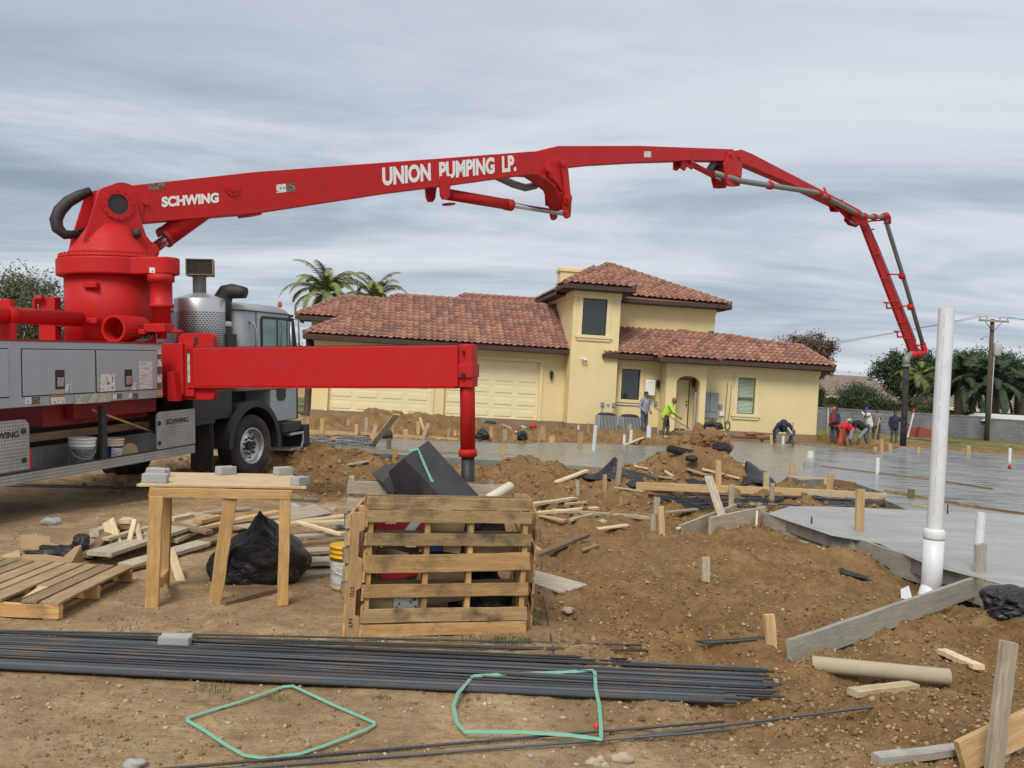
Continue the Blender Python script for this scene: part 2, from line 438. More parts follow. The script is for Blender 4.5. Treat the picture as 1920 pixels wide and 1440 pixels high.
# ================================================================ SETTING: ground, concrete, lawn
def dirt_material():
    m, nt, b = newmat('dirt')
    tc = nt.nodes.new('ShaderNodeTexCoord'); v = tc.outputs['Object']
    at_ = nd(nt, 'ShaderNodeAttribute', attribute_name='dug')
    a = nz(nt, v, 0.55, 6, 0.6); c = nz(nt, v, 3.3, 8, 0.68); d = nz(nt, v, 16, 8, 0.72); e_ = nz(nt, v, 75, 4, 0.7)
    packed = ramp(nt, c, [(0.28, (0.30, 0.196, 0.102)), (0.46, (0.44, 0.305, 0.168)), (0.60, (0.54, 0.395, 0.23)), (0.78, (0.62, 0.485, 0.31))])
    dug = ramp(nt, c, [(0.28, (0.12, 0.063, 0.024)), (0.48, (0.225, 0.127, 0.048)), (0.66, (0.33, 0.20, 0.083)), (0.82, (0.42, 0.275, 0.13))])
    pn = nz(nt, v, 1.15, 9, 0.66, 0.8); sc_ = nz(nt, coords(nt, 'Object', (1, 2.2, 1)), 5.5, 7, 0.7, 0.5)
    packed = mixc(nt, ramp(nt, pn, [(0.44, 0.0), (0.58, 0.62)]), packed, (0.25, 0.160, 0.085))            # damp, scuffed patches
    packed = mixc(nt, ramp(nt, sc_, [(0.30, 0.55), (0.44, 0.0)]), packed, (0.19, 0.122, 0.066))
    packed = mixc(nt, ramp(nt, sc_, [(0.60, 0.0), (0.74, 0.5)]), packed, (0.60, 0.475, 0.315))
    dug = mixc(nt, ramp(nt, pn, [(0.46, 0.0), (0.60, 0.55)]), dug, (0.14, 0.075, 0.03))
    far = mixc(nt, at_.outputs['Fac'], packed, dug)
    col = mixc(nt, ramp(nt, a, [(0.35, 0.0), (0.68, 0.5)]), far, (0.28, 0.19, 0.10))
    col = mixc(nt, ramp(nt, d, [(0.30, 0.5), (0.52, 0.0)]), col, (0.115, 0.07, 0.038))
    col = mixc(nt, ramp(nt, d, [(0.60, 0.0), (0.78, 0.45)]), col, (0.47, 0.36, 0.235))
    col = mixc(nt, ramp(nt, e_, [(0.34, 0.4), (0.5, 0.0)]), col, (0.12, 0.075, 0.04))
    vor = nd(nt, 'ShaderNodeTexVoronoi', {'Vector': v, 'Scale': 38.0, 'Randomness': 1.0})
    peb = ramp(nt, vor.outputs['Distance'], [(0.08, 1.0), (0.16, 0.0)])
    pick = nd(nt, 'ShaderNodeSeparateColor', {'Color': vor.outputs['Color']})
    pm = mth(nt, 'MULTIPLY', peb, mth(nt, 'GREATER_THAN', pick.outputs[0], 0.80))
    col = mixc(nt, pm, col, (0.50, 0.42, 0.31))
    nt.links.new(col, b.inputs['Base Color'])
    b.inputs['Roughness'].default_value = 0.95
    b.inputs['Specular IOR Level'].default_value = 0.15
    h = mth(nt, 'ADD', mth(nt, 'ADD', mth(nt, 'ADD', mth(nt, 'MULTIPLY', d, 1.0), mth(nt, 'MULTIPLY', sc_, 1.6)), mth(nt, 'MULTIPLY', e_, 0.5)), mth(nt, 'MULTIPLY', peb, 0.12))
    bump(nt, b, h, 0.9, 0.02)
    return m
DIRT = dirt_material()
def grid_sheet(name, mat, ys, ths, zf, attr=None):
    Y, T = np.meshgrid(ys, ths, indexing='ij')
    X = Y * np.tan(T)
    Z = zf(X, Y)
    n, k = Y.shape
    V = np.stack([X, Y, Z], -1).reshape(-1, 3)
    i = np.arange(n - 1)[:, None] * k + np.arange(k - 1)[None]
    Fc = np.stack([i, i + 1, i + k + 1, i + k], -1).reshape(-1, 4)
    me = bpy.data.meshes.new(name)
    me.vertices.add(len(V)); me.vertices.foreach_set('co', V.ravel())
    me.loops.add(Fc.size); me.loops.foreach_set('vertex_index', Fc.ravel())
    me.polygons.add(len(Fc)); me.polygons.foreach_set('loop_start', np.arange(0, Fc.size, 4)); me.polygons.foreach_set('loop_total', np.full(len(Fc), 4))
    me.polygons.foreach_set('use_smooth', np.ones(len(Fc), bool))
    me.update(calc_edges=True); me.validate()
    if attr:
        a = me.attributes.new(attr[0], 'FLOAT', 'POINT'); a.data.foreach_set('value', attr[1](X, Y).ravel().astype(np.float32))
    me.materials.append(mat)
    return link(name, me)
ys = np.concatenate([np.exp(np.linspace(math.log(0.8), math.log(3.6), 30))[:-1], np.exp(np.linspace(math.log(3.6), math.log(46), 620)), np.exp(np.linspace(math.log(46), math.log(900), 40))[1:]])
ths = np.concatenate([np.linspace(-1.25, -0.62, 40)[:-1], np.linspace(-0.62, 0.62, 640), np.linspace(0.62, 1.25, 40)[1:]])
g = grid_sheet('ground', DIRT, ys, ths, lambda x, y: ground_z(x, y), ('dug', rough_mask))
tag(g, 'bare brown earth of the building site', kind='structure')

# fresh concrete
m, nt, b = newmat('wet_concrete')
v = coords(nt, 'Object')
vv = coords(nt, 'Object', (0.35, 1.6, 1))
c = nz(nt, v, 0.5, 5, 0.6); d = nz(nt, vv, 2.6, 6, 0.62, 0.4); e_ = nz(nt, v, 55, 3, 0.6)
col = ramp(nt, d, [(0.3, (0.13, 0.132, 0.122)), (0.5, (0.20, 0.202, 0.188)), (0.7, (0.27, 0.268, 0.25))])
col = mixc(nt, ramp(nt, c, [(0.4, 0.0), (0.7, 0.45)]), col, (0.235, 0.228, 0.205))
nt.links.new(col, b.inputs['Base Color'])
nt.links.new(ramp(nt, mth(nt, 'ADD', mth(nt, 'MULTIPLY', d, 0.7), mth(nt, 'MULTIPLY', c, 0.3)), [(0.36, 0.10), (0.5, 0.26), (0.66, 0.5)]), b.inputs['Roughness'])
b.inputs['Specular IOR Level'].default_value = 0.6
bump(nt, b, mth(nt, 'ADD', mth(nt, 'MULTIPLY', d, 1.0), mth(nt, 'MULTIPLY', e_, 0.05)), 0.10, 0.03)
CONC = m
m, nt, b = newmat('setting_concrete')
v = coords(nt, 'Object'); vv = coords(nt, 'Object', (0.4, 1.5, 1))
d = nz(nt, vv, 3, 6, 0.62, 0.3); e_ = nz(nt, v, 40, 3, 0.6); c = nz(nt, v, 0.8, 4)
col = ramp(nt, d, [(0.3, (0.235, 0.24, 0.225)), (0.5, (0.315, 0.318, 0.295)), (0.7, (0.38, 0.38, 0.355))])
nt.links.new(mixc(nt, ramp(nt, c, [(0.4, 0), (0.65, 0.6)]), col, (0.255, 0.25, 0.22)), b.inputs['Base Color'])
nt.links.new(ramp(nt, d, [(0.3, 0.35), (0.7, 0.6)]), b.inputs['Roughness'])
bump(nt, b, mth(nt, 'ADD', d, mth(nt, 'MULTIPLY', e_, 0.1)), 0.14, 0.02)
CONC2 = m
def poly_sheet(name, poly, mat, zf, drop=0.16, step=None):
    bm = bmesh.new()
    vs_ = [bm.verts.new((x, y, zf(y))) for x, y in poly]
    f = bm.faces.new(vs_)
    if f.normal.z < 0: f.normal_flip()
    r_ = bmesh.ops.extrude_face_region(bm, geom=[f])
    up = [q for q in r_['geom'] if isinstance(q, bmesh.types.BMVert)]
    for q in up: q.co.z -= drop
    bmesh.ops.recalc_face_normals(bm, faces=bm.faces[:])
    bmesh.ops.triangulate(bm, faces=[q for q in bm.faces if len(q.verts) > 4])
    me = bpy.data.meshes.new(name); bm.to_mesh(me); bm.free()
    me.materials.append(mat)
    return link(name, me)
sl = poly_sheet('concrete_slab', SLAB_A, CONC, slab_z)
tag(sl, 'freshly poured wet grey concrete floor', kind='structure')
# the strip along the near form has set further and is paler: its own thin pour
STRIP = [S(1438, 964), S(1560, 1005), S(1648, 1020), S(1740, 1060), S(1850, 1089), S(1990, 1127), S(2120, 1040), S(1990, 972), S(1900, 965), S(1700, 957), S(1560, 950.5), S(1480, 950)]
st = poly_sheet('concrete_strip', STRIP, CONC2, lambda y: slab_z(y) + 0.006, 0.004)
tag(st, 'paler strip of setting concrete along the near form boards', kind='structure')

# lawn beyond the pour
def grass_mat(name, a_, b_, c_):
    m, nt, b = newmat(name)
    v = coords(nt, 'Object'); x = nz(nt, v, 0.35, 5, 0.6); y = nz(nt, v, 6, 5, 0.7)
    col = ramp(nt, x, [(0.35, a_), (0.5, b_), (0.65, c_)])
    nt.links.new(mixc(nt, ramp(nt, y, [(0.3, 0.5), (0.6, 0.0)]), col, tuple(q * 0.5 for q in a_)), b.inputs['Base Color'])
    b.inputs['Roughness'].default_value = 0.95; b.inputs['Specular IOR Level'].default_value = 0.1
    bump(nt, b, y, 0.8, 0.05)
    return m
LAWN = grass_mat('lawn_grass', (0.085, 0.105, 0.03), (0.16, 0.15, 0.055), (0.27, 0.225, 0.10))
def lz(x, y): return gbase(x, y) + 0.05 + 0.05 * vnoise(x * 0.6, y * 0.6, 31)
bm = bmesh.new()
LP = np.linspace(0, 1, 60)
def lawn_sheet(name, corners, nx=70, ny=24):
    (x0, y0), (x1, y1), (x2, y2), (x3, y3) = corners
    s, t = np.meshgrid(np.linspace(0, 1, nx), np.linspace(0, 1, ny), indexing='ij')
    X = (x0 * (1 - s) + x1 * s) * (1 - t) + (x3 * (1 - s) + x2 * s) * t
    Y = (y0 * (1 - s) + y1 * s) * (1 - t) + (y3 * (1 - s) + y2 * s) * t
    Y = Y + 0.35 * vnoise(X * 0.9, X * 0, 7) * (1 - t)
    Z = lz(X, Y); Z[:, 0] -= 0.12
    me = bpy.data.meshes.new(name)
    V = np.stack([X, Y, Z], -1).reshape(-1, 3)
    Fc = [(i * ny + j, (i + 1) * ny + j, (i + 1) * ny + j + 1, i * ny + j + 1) for i in range(nx - 1) for j in range(ny - 1)]
    me.from_pydata(V.tolist(), [], Fc); me.materials.append(LAWN)
    return tag(link(name, me), 'patchy green and straw coloured lawn', kind='structure')
lawn_sheet('lawn', [(12.9, 43.2), (45, 37.5), (90, 64), (14.5, 68)])
lawn_sheet('lawn_beside_drive', [(-30, 36.5), (-9.6, 37.5), (-10.0, 60), (-34, 60)])
# ================================================================ THE HOUSE
PSI = R(8)
HO = at(1063, 793, 37.5)
HU = Vector((math.cos(PSI), math.sin(PSI), 0)); HV = Vector((-math.sin(PSI), math.cos(PSI), 0))
HM = Matrix(((HU.x, HV.x, 0, HO.x), (HU.y, HV.y, 0, HO.y), (0, 0, 1, HO.z), (0, 0, 0, 1)))
def hw(px, py, v):
    p = hit(px, py, HO + HV * v, HV) - HO
    return p.dot(HU), p.z
m, nt, b = newmat('stucco')
v = coords(nt); a = nz(nt, v, 0.7, 5, 0.6); c = nz(nt, v, 60, 4, 0.7)
col = ramp(nt, a, [(0.35, (0.69, 0.565, 0.30)), (0.65, (0.75, 0.625, 0.345))])
nt.links.new(col, b.inputs['Base Color']); b.inputs['Roughness'].default_value = 0.9; b.inputs['Specular IOR Level'].default_value = 0.2
bump(nt, b, c, 0.35, 0.006)
STUCCO = m
TRIM = paint('cream_trim', (0.75, 0.63, 0.355), 0.8, dirt=0.06, dirtcol=(.4, .32, .2))
GDOOR = paint('cream_garage_door', (0.78, 0.69, 0.42), 0.55, dirt=0.06, dirtcol=(.45, .38, .24))
FASCIA = paint('dark_brown_fascia', (0.05, 0.027, 0.02), 0.6, dirt=0.2)
FOUND = paint('mud_splashed_foundation', (0.27, 0.19, 0.12), 0.9, dirt=0.7, dirtcol=(0.2, 0.13, 0.08), scale=2)
m, nt, b = newmat('window_glass')
b.inputs['Base Color'].default_value = (0.02, 0.026, 0.03, 1); b.inputs['Roughness'].default_value = 0.05; b.inputs['Specular IOR Level'].default_value = 0.75
GLASS = m
m, nt, b = newmat('clay_tile')
uvn = nd(nt, 'ShaderNodeUVMap', uv_map='uv')
sx = nd(nt, 'ShaderNodeSeparateXYZ', {0: uvn.outputs[0]})
TW, TH = 0.26, 0.30
iu = mth(nt, 'FLOOR', mth(nt, 'DIVIDE', sx.outputs[0], TW)); iv = mth(nt, 'FLOOR', mth(nt, 'DIVIDE', sx.outputs[1], TH))
cc = nd(nt, 'ShaderNodeCombineXYZ', {0: iu, 1: iv})
wnz = nd(nt, 'ShaderNodeTexWhiteNoise', {0: cc.outputs[0]}, noise_dimensions='2D')
col = ramp(nt, wnz.outputs['Value'], [(0.0, (0.20, 0.115, 0.105)), (0.2, (0.26, 0.135, 0.108)), (0.5, (0.335, 0.17, 0.125)), (0.8, (0.40, 0.205, 0.145)), (1.0, (0.44, 0.25, 0.165))])
v = coords(nt); s = nz(nt, v, 3.0, 6, 0.65); s2 = nz(nt, v, 22, 4, 0.6)
col = mixc(nt, ramp(nt, s, [(0.5, 0.0), (0.75, 0.3)]), col, (0.12, 0.065, 0.055))
col = mixc(nt, ramp(nt, s2, [(0.35, 0.35), (0.55, 0.0)]), col, (0.12, 0.05, 0.04))
nt.links.new(col, b.inputs['Base Color']); b.inputs['Roughness'].default_value = 0.75; b.inputs['Specular IOR Level'].default_value = 0.3
bump(nt, b, s2, 0.3, 0.01)
CLAY = m
house = thing('house', 'cream stucco house with red clay tile roofs, a two-storey tower and two garage doors', 'house', mat=HM)
def tile_slope(name, poly, parent, origin=None, thick=0.05, along=None):
    """a roof slope of S-shaped clay tiles: poly[0] -> poly[1] is the eave"""
    P = [Vector(p) for p in poly]
    e1 = (Vector(along) if along else (P[1] - P[0])).normalized()
    nrm = (P[1] - P[0]).cross(P[2] - P[0]).normalized()
    if nrm.z < 0: nrm = -nrm
    e2 = nrm.cross(e1).normalized()
    o = Vector(origin) if origin else P[0]
    q = [((p - o).dot(e1), (p - o).dot(e2)) for p in P]
    u0, u1 = min(a for a, _ in q), max(a for a, _ in q); s0, s1 = min(a for _, a in q), max(a for _, a in q)
    nu = 8
    us = np.arange(math.floor(u0 / TW) * nu, math.ceil(u1 / TW) * nu + 1) * TW / nu
    ks = np.arange(math.floor(s0 / TH - 0.01), math.ceil(s1 / TH) + 1)
    bm = bmesh.new(); uvl = bm.loops.layers.uv.new('uv')
    rows = []
    for k in ks:
        for (ds, lift) in ((-0.055, 0.088), (TH * 0.45, 0.042), (TH, -0.02)):
            s_ = k * TH + ds
            rows.append((s_, [bm.verts.new(o + e1 * float(u_) + e2 * float(s_) + nrm * (lift + 0.068 * (1 - abs(math.sin(math.pi * (u_ / TW))) ** 0.8) + 0.012 * math.sin(k * 12.9898 + math.floor(u_ / TW + 1e-6) * 78.2))) for u_ in us]))
    for (sa, ra), (sb, rb) in zip(rows, rows[1:]):
        for i in range(len(us) - 1):
            f = bm.faces.new((ra[i], ra[i + 1], rb[i + 1], rb[i])); f.smooth = True
            sa, sb_ = (max(sa, sb - TH * .5), sb) if sb > sa else (sb + .056, sb + .057); sm = sa + 1e-3
            for l, (uu, ss) in zip(f.loops, ((us[i] + 1e-3, sm), (us[i + 1] - 1e-3, sm), (us[i + 1] - 1e-3, max(sm, sb_ - 1e-3)), (us[i] + 1e-3, max(sm, sb_ - 1e-3)))): l[uvl].uv = (uu, ss)
    cen = sum(P, Vector()) / len(P)
    for i in range(len(P)):
        a_, c_ = P[i], P[(i + 1) % len(P)]
        d = (c_ - a_)
        if d.length < 1e-4: continue
        pn = d.cross(nrm).normalized()
        if (cen - a_).dot(pn) > 0: pn = -pn
        bmesh.ops.bisect_plane(bm, geom=bm.verts[:] + bm.edges[:] + bm.faces[:], plane_co=a_, plane_no=pn, clear_outer=True)
    me = bpy.data.meshes.new(name); bm.to_mesh(me); bm.free(); me.materials.append(CLAY)
    return link(name, me, parent)
def ridge_caps(parent, lines):
    M_ = MB()
    for a_, c_ in lines:
        a_, c_ = Vector(a_), Vector(c_); L = (c_ - a_).length; n = max(1, round(L / 0.38))
        for i in range(n):
            p, q = a_.lerp(c_, i / n), a_.lerp(c_, (i + 1.08) / n)
            M_.tube([p + Vector((0, 0, .045)), q + Vector((0, 0, .02))], [0.125, 0.10], 10)
    o = M_.build('ridge_tiles', RIDGE, parent); return o
RIDGE = paint('ridge_tile', (0.31, 0.15, 0.11), 0.75, dirt=0.4, dirtcol=(0.12, 0.055, 0.045), scale=6)
def hbox(M_, u0, u1, v0, v1, z0, z1): M_.box(((u0 + u1) / 2, (v0 + v1) / 2, (z0 + z1) / 2), (u1 - u0, v1 - v0, z1 - z0))
def wall_with_holes(M_, u0, u1, z0, z1, v, t, holes):
    """front wall at v, thickness t, with rectangular openings (u0,u1,z0,z1)"""
    us = sorted({u0, u1, *[h[0] for h in holes], *[h[1] for h in holes]})
    for a_, c_ in zip(us, us[1:]):
        hs = sorted([h for h in holes if h[0] <= a_ + 1e-6 and h[1] >= c_ - 1e-6], key=lambda h: h[2])
        zz = z0
        for h in hs:
            if h[2] > zz + 1e-4: hbox(M_, a_, c_, v, v + t, zz, h[2])
            zz = h[3]
        if zz < z1 - 1e-4: hbox(M_, a_, c_, v, v + t, zz, z1)
def cornice(M_, u0, u1, v, z, lv=None):
    """two stepped bands below an eave on a front wall"""
    hbox(M_, u0, u1, v - 0.085, v - 0.003, z - 0.13, z)
    hbox(M_, u0, u1, v - 0.05, v - 0.003, z - 0.24, z - 0.132)
# walls --------------------------------------------------------
GV, LV, PV = 1.0, 0.5, -0.4                      # garage, lower right wing and porch front planes
gd = [(-10.05, -5.78, -0.03, 2.5), (-5.2, -1.12, -0.03, 2.5)]
w = MB(); wall_with_holes(w, -10.72, -0.003, 0, 3.02, GV, 0.25, gd); hbox(w, -10.72, -10.5, GV + .252, 7.5, 0, 3.02)
w.build('garage_wall', STUCCO, house)
w1 = (0.40, 1.46, 3.78, 5.33)
w = MB(); wall_with_holes(w, 0, 2.05, 0, 5.72, 0, 0.22, [w1]); hbox(w, 0, 0.22, 0.222, 9, 0, 5.72); hbox(w, 1.85, 2.05, 0.222, 2.2, 3.2, 5.72)
w.build('tower_wall', STUCCO, house)
w = MB(); hbox(w, 2.053, 7.03, 2.0, 2.2, 3.3, 5.5); hbox(w, 6.83, 7.03, 2.202, 9, 3.3, 5.5); w.build('upper_wall', STUCCO, house)
w2 = (2.40, 3.22, 1.12, 2.44); w3 = (7.68, 8.50, 0.76, 2.36)
w = MB(); wall_with_holes(w, 2.053, 11.47, -0.02, 2.95, LV, 0.2, [w2, w3]); hbox(w, 11.27, 11.47, LV + .202, 9, -0.02, 2.95); hbox(w, -1, 11.2, 9, 9.2, -.02, 2.9)
w.build('lower_wall', STUCCO, house)
# porch with arched opening
aw0, aw1, azs = 4.58, 5.62, 1.98
pw = MB()
n = 14
arc = [((aw0 + aw1) / 2 - (aw1 - aw0) / 2 * math.cos(math.pi * i / n), azs + 0.30 * math.sin(math.pi * i / n)) for i in range(n + 1)]
hbox(pw, 4.12, aw0, PV, PV + .25, -0.12, 2.9); hbox(pw, aw1, 5.9, PV, PV + .25, -0.12, 2.9)
for (a0, z0), (a1, z1) in zip(arc, arc[1:]):
    pw.prism([(a0, PV, z0), (a1, PV, z1), (a1, PV, 2.9), (a0, PV, 2.9)], (0, .25, 0))
hbox(pw, 4.12, 4.3, PV + .252, LV - .003, -0.12, 2.9); hbox(pw, 5.72, 5.9, PV + .252, LV - .003, -0.12, 2.9)
pw.build('porch_wall', STUCCO, house)
f = MB(); hbox(f, -10.75, -0.023, GV - .02, GV + .3, -0.6, -0.002); hbox(f, -0.018, .2, .302, 1.3, -.6, -.004); hbox(f, -0.02, 2.05, -0.02, .3, -.6, -.002); hbox(f, 2.07, 11.49, LV - .02, LV + .3, -.7, -.022); hbox(f, 4.10, 5.92, PV - .02, LV - .03, -.7, -.122)
f.build('foundation', FOUND, house)
# cornices
c = MB(); cornice(c, -10.74, -0.05, GV, 3.0); cornice(c, -0.02, 2.07, 0, 5.6); cornice(c, 2.08, 7.05, 2.0, 5.38); cornice(c, 2.08, 4.1, LV, 2.86); cornice(c, 5.93, 11.49, LV, 2.84); cornice(c, 4.09, 5.93, PV, 2.8)
hbox(c, -.085, -.003, 0.0, 9, 5.47, 5.6); hbox(c, -.05, -.003, 0.0, 9, 5.36, 5.468)
c.build('cornice', TRIM, house)
def window_unit(rect, v, glass_v=0.09, sill=True, shut=False, label=None):
    u0, u1, z0, z1 = rect
    fr = MB(); t = 0.16
    hbox(fr, u0 - t, u0, v - .04, v - .003, z0, z1 + t); hbox(fr, u1, u1 + t, v - .04, v - .003, z0, z1 + t); hbox(fr, u0, u1, v - .04, v - .003, z1, z1 + t)
    fo = fr.build('window', TRIM, house)
    if label: fo['label'] = label
    if sill:
        s_ = MB(); hbox(s_, u0 - .25, u1 + .25, v - .10, v - .003, z0 - .13, z0 - .002); hbox(s_, u0 - .2, u1 + .2, v - .06, v - .003, z0 - .24, z0 - .132); s_.build('sill', TRIM, fo)
    sa = MB(); k = .04
    hbox(sa, u0, u0 + k, v + .04, v + .1, z0, z1); hbox(sa, u1 - k, u1, v + .04, v + .1, z0, z1); hbox(sa, u0 + k, u1 - k, v + .04, v + .1, z0, z0 + k); hbox(sa, u0 + k, u1 - k, v + .04, v + .1, z1 - k, z1)
    if shut: hbox(sa, u0 + k, u1 - k, v + .04, v + .1, z0 + (z1 - z0) * .42, z0 + (z1 - z0) * .42 + .05)
    sa.build('sash', BLACK if not shut else SASHG, fo)
    gl = MB()
    if shut:
        n = 26
        for i in range(n):
            zc = z0 + k + (z1 - z0 - 2 * k) * (i + .5) / n
            gl.box(((u0 + u1) / 2, v + .14, zc), (u1 - u0 - 2 * k, 0.055, 0.008), Matrix.Rotation(R(35), 3, 'X'))
        gl.build('shutter', SHUT, fo)
        gl = MB()
        hbox(gl, u0 + k, u1 - k, v + .18, v + .19, z0 + k, z1 - k); gl.build('pane', SHUTBACK, fo)
    else:
        hbox(gl, u0 + k, u1 - k, v + .07, v + .078, z0 + k, z1 - k); gl.build('pane', GLASS, fo)
    return fo
SASHG = paint('olive_sash', (0.16, 0.17, 0.12), 0.5)
SHUT = paint('pale_green_shutter', (0.62, 0.70, 0.56), 0.45, dirt=.05)
SHUTBACK = paint('shutter_shade', (0.34, 0.42, 0.31), 0.6)
window_unit(w1, 0, label='tall dark tower window on the upper storey'); window_unit(w2, LV, label='dark ground floor window between tower and porch'); window_unit(w3, LV, shut=True, label='window with pale green shutters')
# garage doors: five rows of raised panels
for (u0, u1, z0, z1) in gd:
    d = MB(); hbox(d, u0, u1, GV + .12, GV + .16, z0, z1)
    nr, nc = 5, 4
    for r_ in range(nr):
        for q in range(nc):
            a0 = u0 + (u1 - u0) * q / nc + .09; a1 = u0 + (u1 - u0) * (q + 1) / nc - .09
            b0 = z0 + (z1 - z0) * r_ / nr + .09; b1 = z0 + (z1 - z0) * (r_ + 1) / nr - .09
            d.prism([(a0, GV + .12, b0), (a1, GV + .12, b0), (a1, GV + .12, b1), (a0, GV + .12, b1)], (0, -.001, 0))
            d.prism([(a0 + .05, GV + .119, b0 + .05), (a1 - .05, GV + .119, b0 + .05), (a1 - .05, GV + .119, b1 - .05), (a0 + .05, GV + .119, b1 - .05)], (0, -.022, 0))
        if r_: hbox(d, u0, u1, GV + .112, GV + .119, z0 + (z1 - z0) * r_ / nr - .006, z0 + (z1 - z0) * r_ / nr + .006)
    do = d.build('garage_door', GDOOR, house, bevel=0.008, seg=1)
    fr = MB(); t = .15
    hbox(fr, u0 - t, u0, GV - .05, GV - .003, z0, z1 + t); hbox(fr, u1, u1 + t, GV - .05, GV - .003, z0, z1 + t); hbox(fr, u0, u1, GV - .05, GV - .003, z1, z1 + t)
    fr.build('door_surround', TRIM, do)
# entrance door inside the porch
d = MB(); hbox(d, 4.66, 5.42, LV - .06, LV - .004, -.02, 2.12); ed = d.build('entrance_door', TRIM, house)
d = MB(); hbox(d, 5.424, 5.46, LV - .07, LV - .004, -.02, 2.12); hbox(d, 4.66, 5.46, LV - .07, LV - .004, 2.122, 2.15); d.build('door_seam', FASCIA, ed)
k = MB(); k.tube([(5.34, LV - .06, 1.02), (5.34, LV - .13, 1.02)], .035); k.build('handle', BLACK, ed); k = MB(); k.tube([(5.34, LV - .06, 1.16), (5.34, LV - .10, 1.16)], .035); k.build('lock', BLACK, ed)
# roofs ---------------------------------------------------------
def roof(name, polys, caps, fasc, soff=(), backs=()):
    base = MB()
    for p in list(polys) + list(backs): base.prism([Vector(q) - Vector((0, 0, .05)) for q in (p[0] if isinstance(p[0][0], (tuple, list)) else p)], (0, 0, -.03))
    ro = base.build(name, RIDGE, house)
    for p in polys: tile_slope('roof_tiles', p, ro)
    if caps: ridge_caps(ro, caps)
    fm = MB()
    for a_, c_ in fasc:
        a_, c_ = Vector(a_), Vector(c_); fm.bar(a_ - Vector((0, 0, .12)), c_ - Vector((0, 0, .10)), .04, .17)
    for s_ in soff: fm.prism(s_, (0, 0, -.03))
    fm.build('eave', FASCIA, ro)
    return ro
ez = 3.12
gl_, gr_ = (-11.1, .3, ez), (-.003, .3, ez - .02); gt, gtr = (-7.4, 4.1, 5.22), (-.003, 4.1, 5.22)
gl2 = (-11.1, 8.0, ez)
roof('garage_roof', [[gl_, gr_, gtr, gt], [gl2, gl_, gt]], [(gl_, gt), (gt, gtr), (gl2, gt)], [((-11.13, .27, ez), (-.02, .27, ez - .02)), ((-11.13, .3, ez), (-11.13, 8, ez))],
     [[(-11.08, .3, ez - .2), (-.02, .3, ez - .2), (-.02, GV - .1, ez - .14), (-11.08, GV - .1, ez - .14)]], [[gt, gtr, (-.003, 8, ez), gl2]])
# rear volumes behind the garage
zb = 4.06
a, b_, c_, d_ = (-11.85, 4.0, zb), (-6.0, 4.0, zb), (-7.0, 6.0, 5.15), (-9.9, 6.0, 5.15)
roof('rear_roof', [[a, b_, c_, d_], [(-11.85, 8, zb), a, d_]], [(a, d_), (d_, c_)], [((-11.87, 3.98, zb), (-7.5, 3.98, zb)), ((-11.87, 4.0, zb), (-11.87, 8, zb))],
     [[(-11.8, 4.02, zb - .2), (-8, 4.02, zb - .2), (-8, 4.7, zb - .15), (-11.8, 4.7, zb - .15)]], [[d_, c_, (-6, 8, zb), (-11.85, 8, zb)]])
w = MB(); hbox(w, -11.2, -7, 4.7, 4.9, 0, 3.95); hbox(w, -11.2, -11.0, 4.902, 8, 0, 3.95); w.build('rear_wall', STUCCO, house)
a, b_, c_, d_ = (-5.6, 4.9, 4.6), (-.003, 4.9, 4.6), (-.003, 7.0, 5.72), (-4.1, 7.0, 5.72)
roof('middle_roof', [[a, b_, c_, d_]], [(a, d_), (d_, c_)], [], (), [[d_, c_, (-.003, 9, 4.6), (-5.6, 9, 4.6)]])
# upper storey: main hip and the tower's small hip
FL, FR, BR, BL, AP = (-.5, 1.3, 5.72), (7.5, 1.35, 5.6), (7.5, 9.4, 5.6), (-.5, 9.4, 5.72), (2.62, 5.0, 7.5)
roof('upper_roof', [[FL, FR, AP], [FR, BR, AP], [BL, FL, AP]], [(FR, AP), (BR, AP), (FL, AP)], [((2.3, 1.32, 5.6), (7.53, 1.32, 5.6)), ((7.53, 1.35, 5.6), (7.53, 9.4, 5.6)), ((-.53, 1.3, 5.72), (-.53, 9.4, 5.72))],
     [[(2.1, 1.37, 5.4), (7.48, 1.37, 5.4), (7.48, 1.93, 5.45), (2.1, 1.93, 5.45)], [(6.98, 1.95, 5.42), (7.48, 1.95, 5.40), (7.48, 9.3, 5.4), (6.98, 9.3, 5.42)], [(-.48, 1.3, 5.52), (-.48, 9.3, 5.52), (-.1, 9.3, 5.55), (-.1, 1.3, 5.55)]], [[BR, BL, AP]])
a, b_, c_ = (-.5, -.5, 5.86), (2.5, -.5, 5.84), (1.0, 1.0, 6.72)
roof('tower_roof', [[a, b_, c_], [(-.5, 1.6, 5.86), a, c_, (1.0, 3.3, 6.72)], [b_, (2.5, 1.7, 5.84), (1.0, 3.3, 6.72), c_]], [(a, c_), (b_, c_), (c_, (1.0, 3.2, 6.72))], [((-.53, -.53, 5.86), (2.53, -.53, 5.84)), ((-.53, -.5, 5.86), (-.53, 1.3, 5.86)), ((2.53, -.5, 5.84), (2.53, 1.4, 5.84))],
     [[(-.48, -.48, 5.66), (2.48, -.48, 5.64), (2.48, -.1, 5.66), (-.48, -.1, 5.68)], [(2.1, -.08, 5.65), (2.48, -.08, 5.64), (2.48, 1.5, 5.64), (2.1, 1.5, 5.65)], [(-.48, -.08, 5.66), (-.1, -.08, 5.66), (-.1, 1.28, 5.66), (-.48, 1.28, 5.66)]])
ch = MB(); hbox(ch, .35, 1.4, 5.2, 6.0, 5.5, 7.05); hbox(ch, .28, 1.47, 5.13, 6.07, 7.052, 7.2); hbox(ch, .45, 1.3, 5.3, 5.9, 7.202, 7.26)
ch.build('chimney', STUCCO, house)
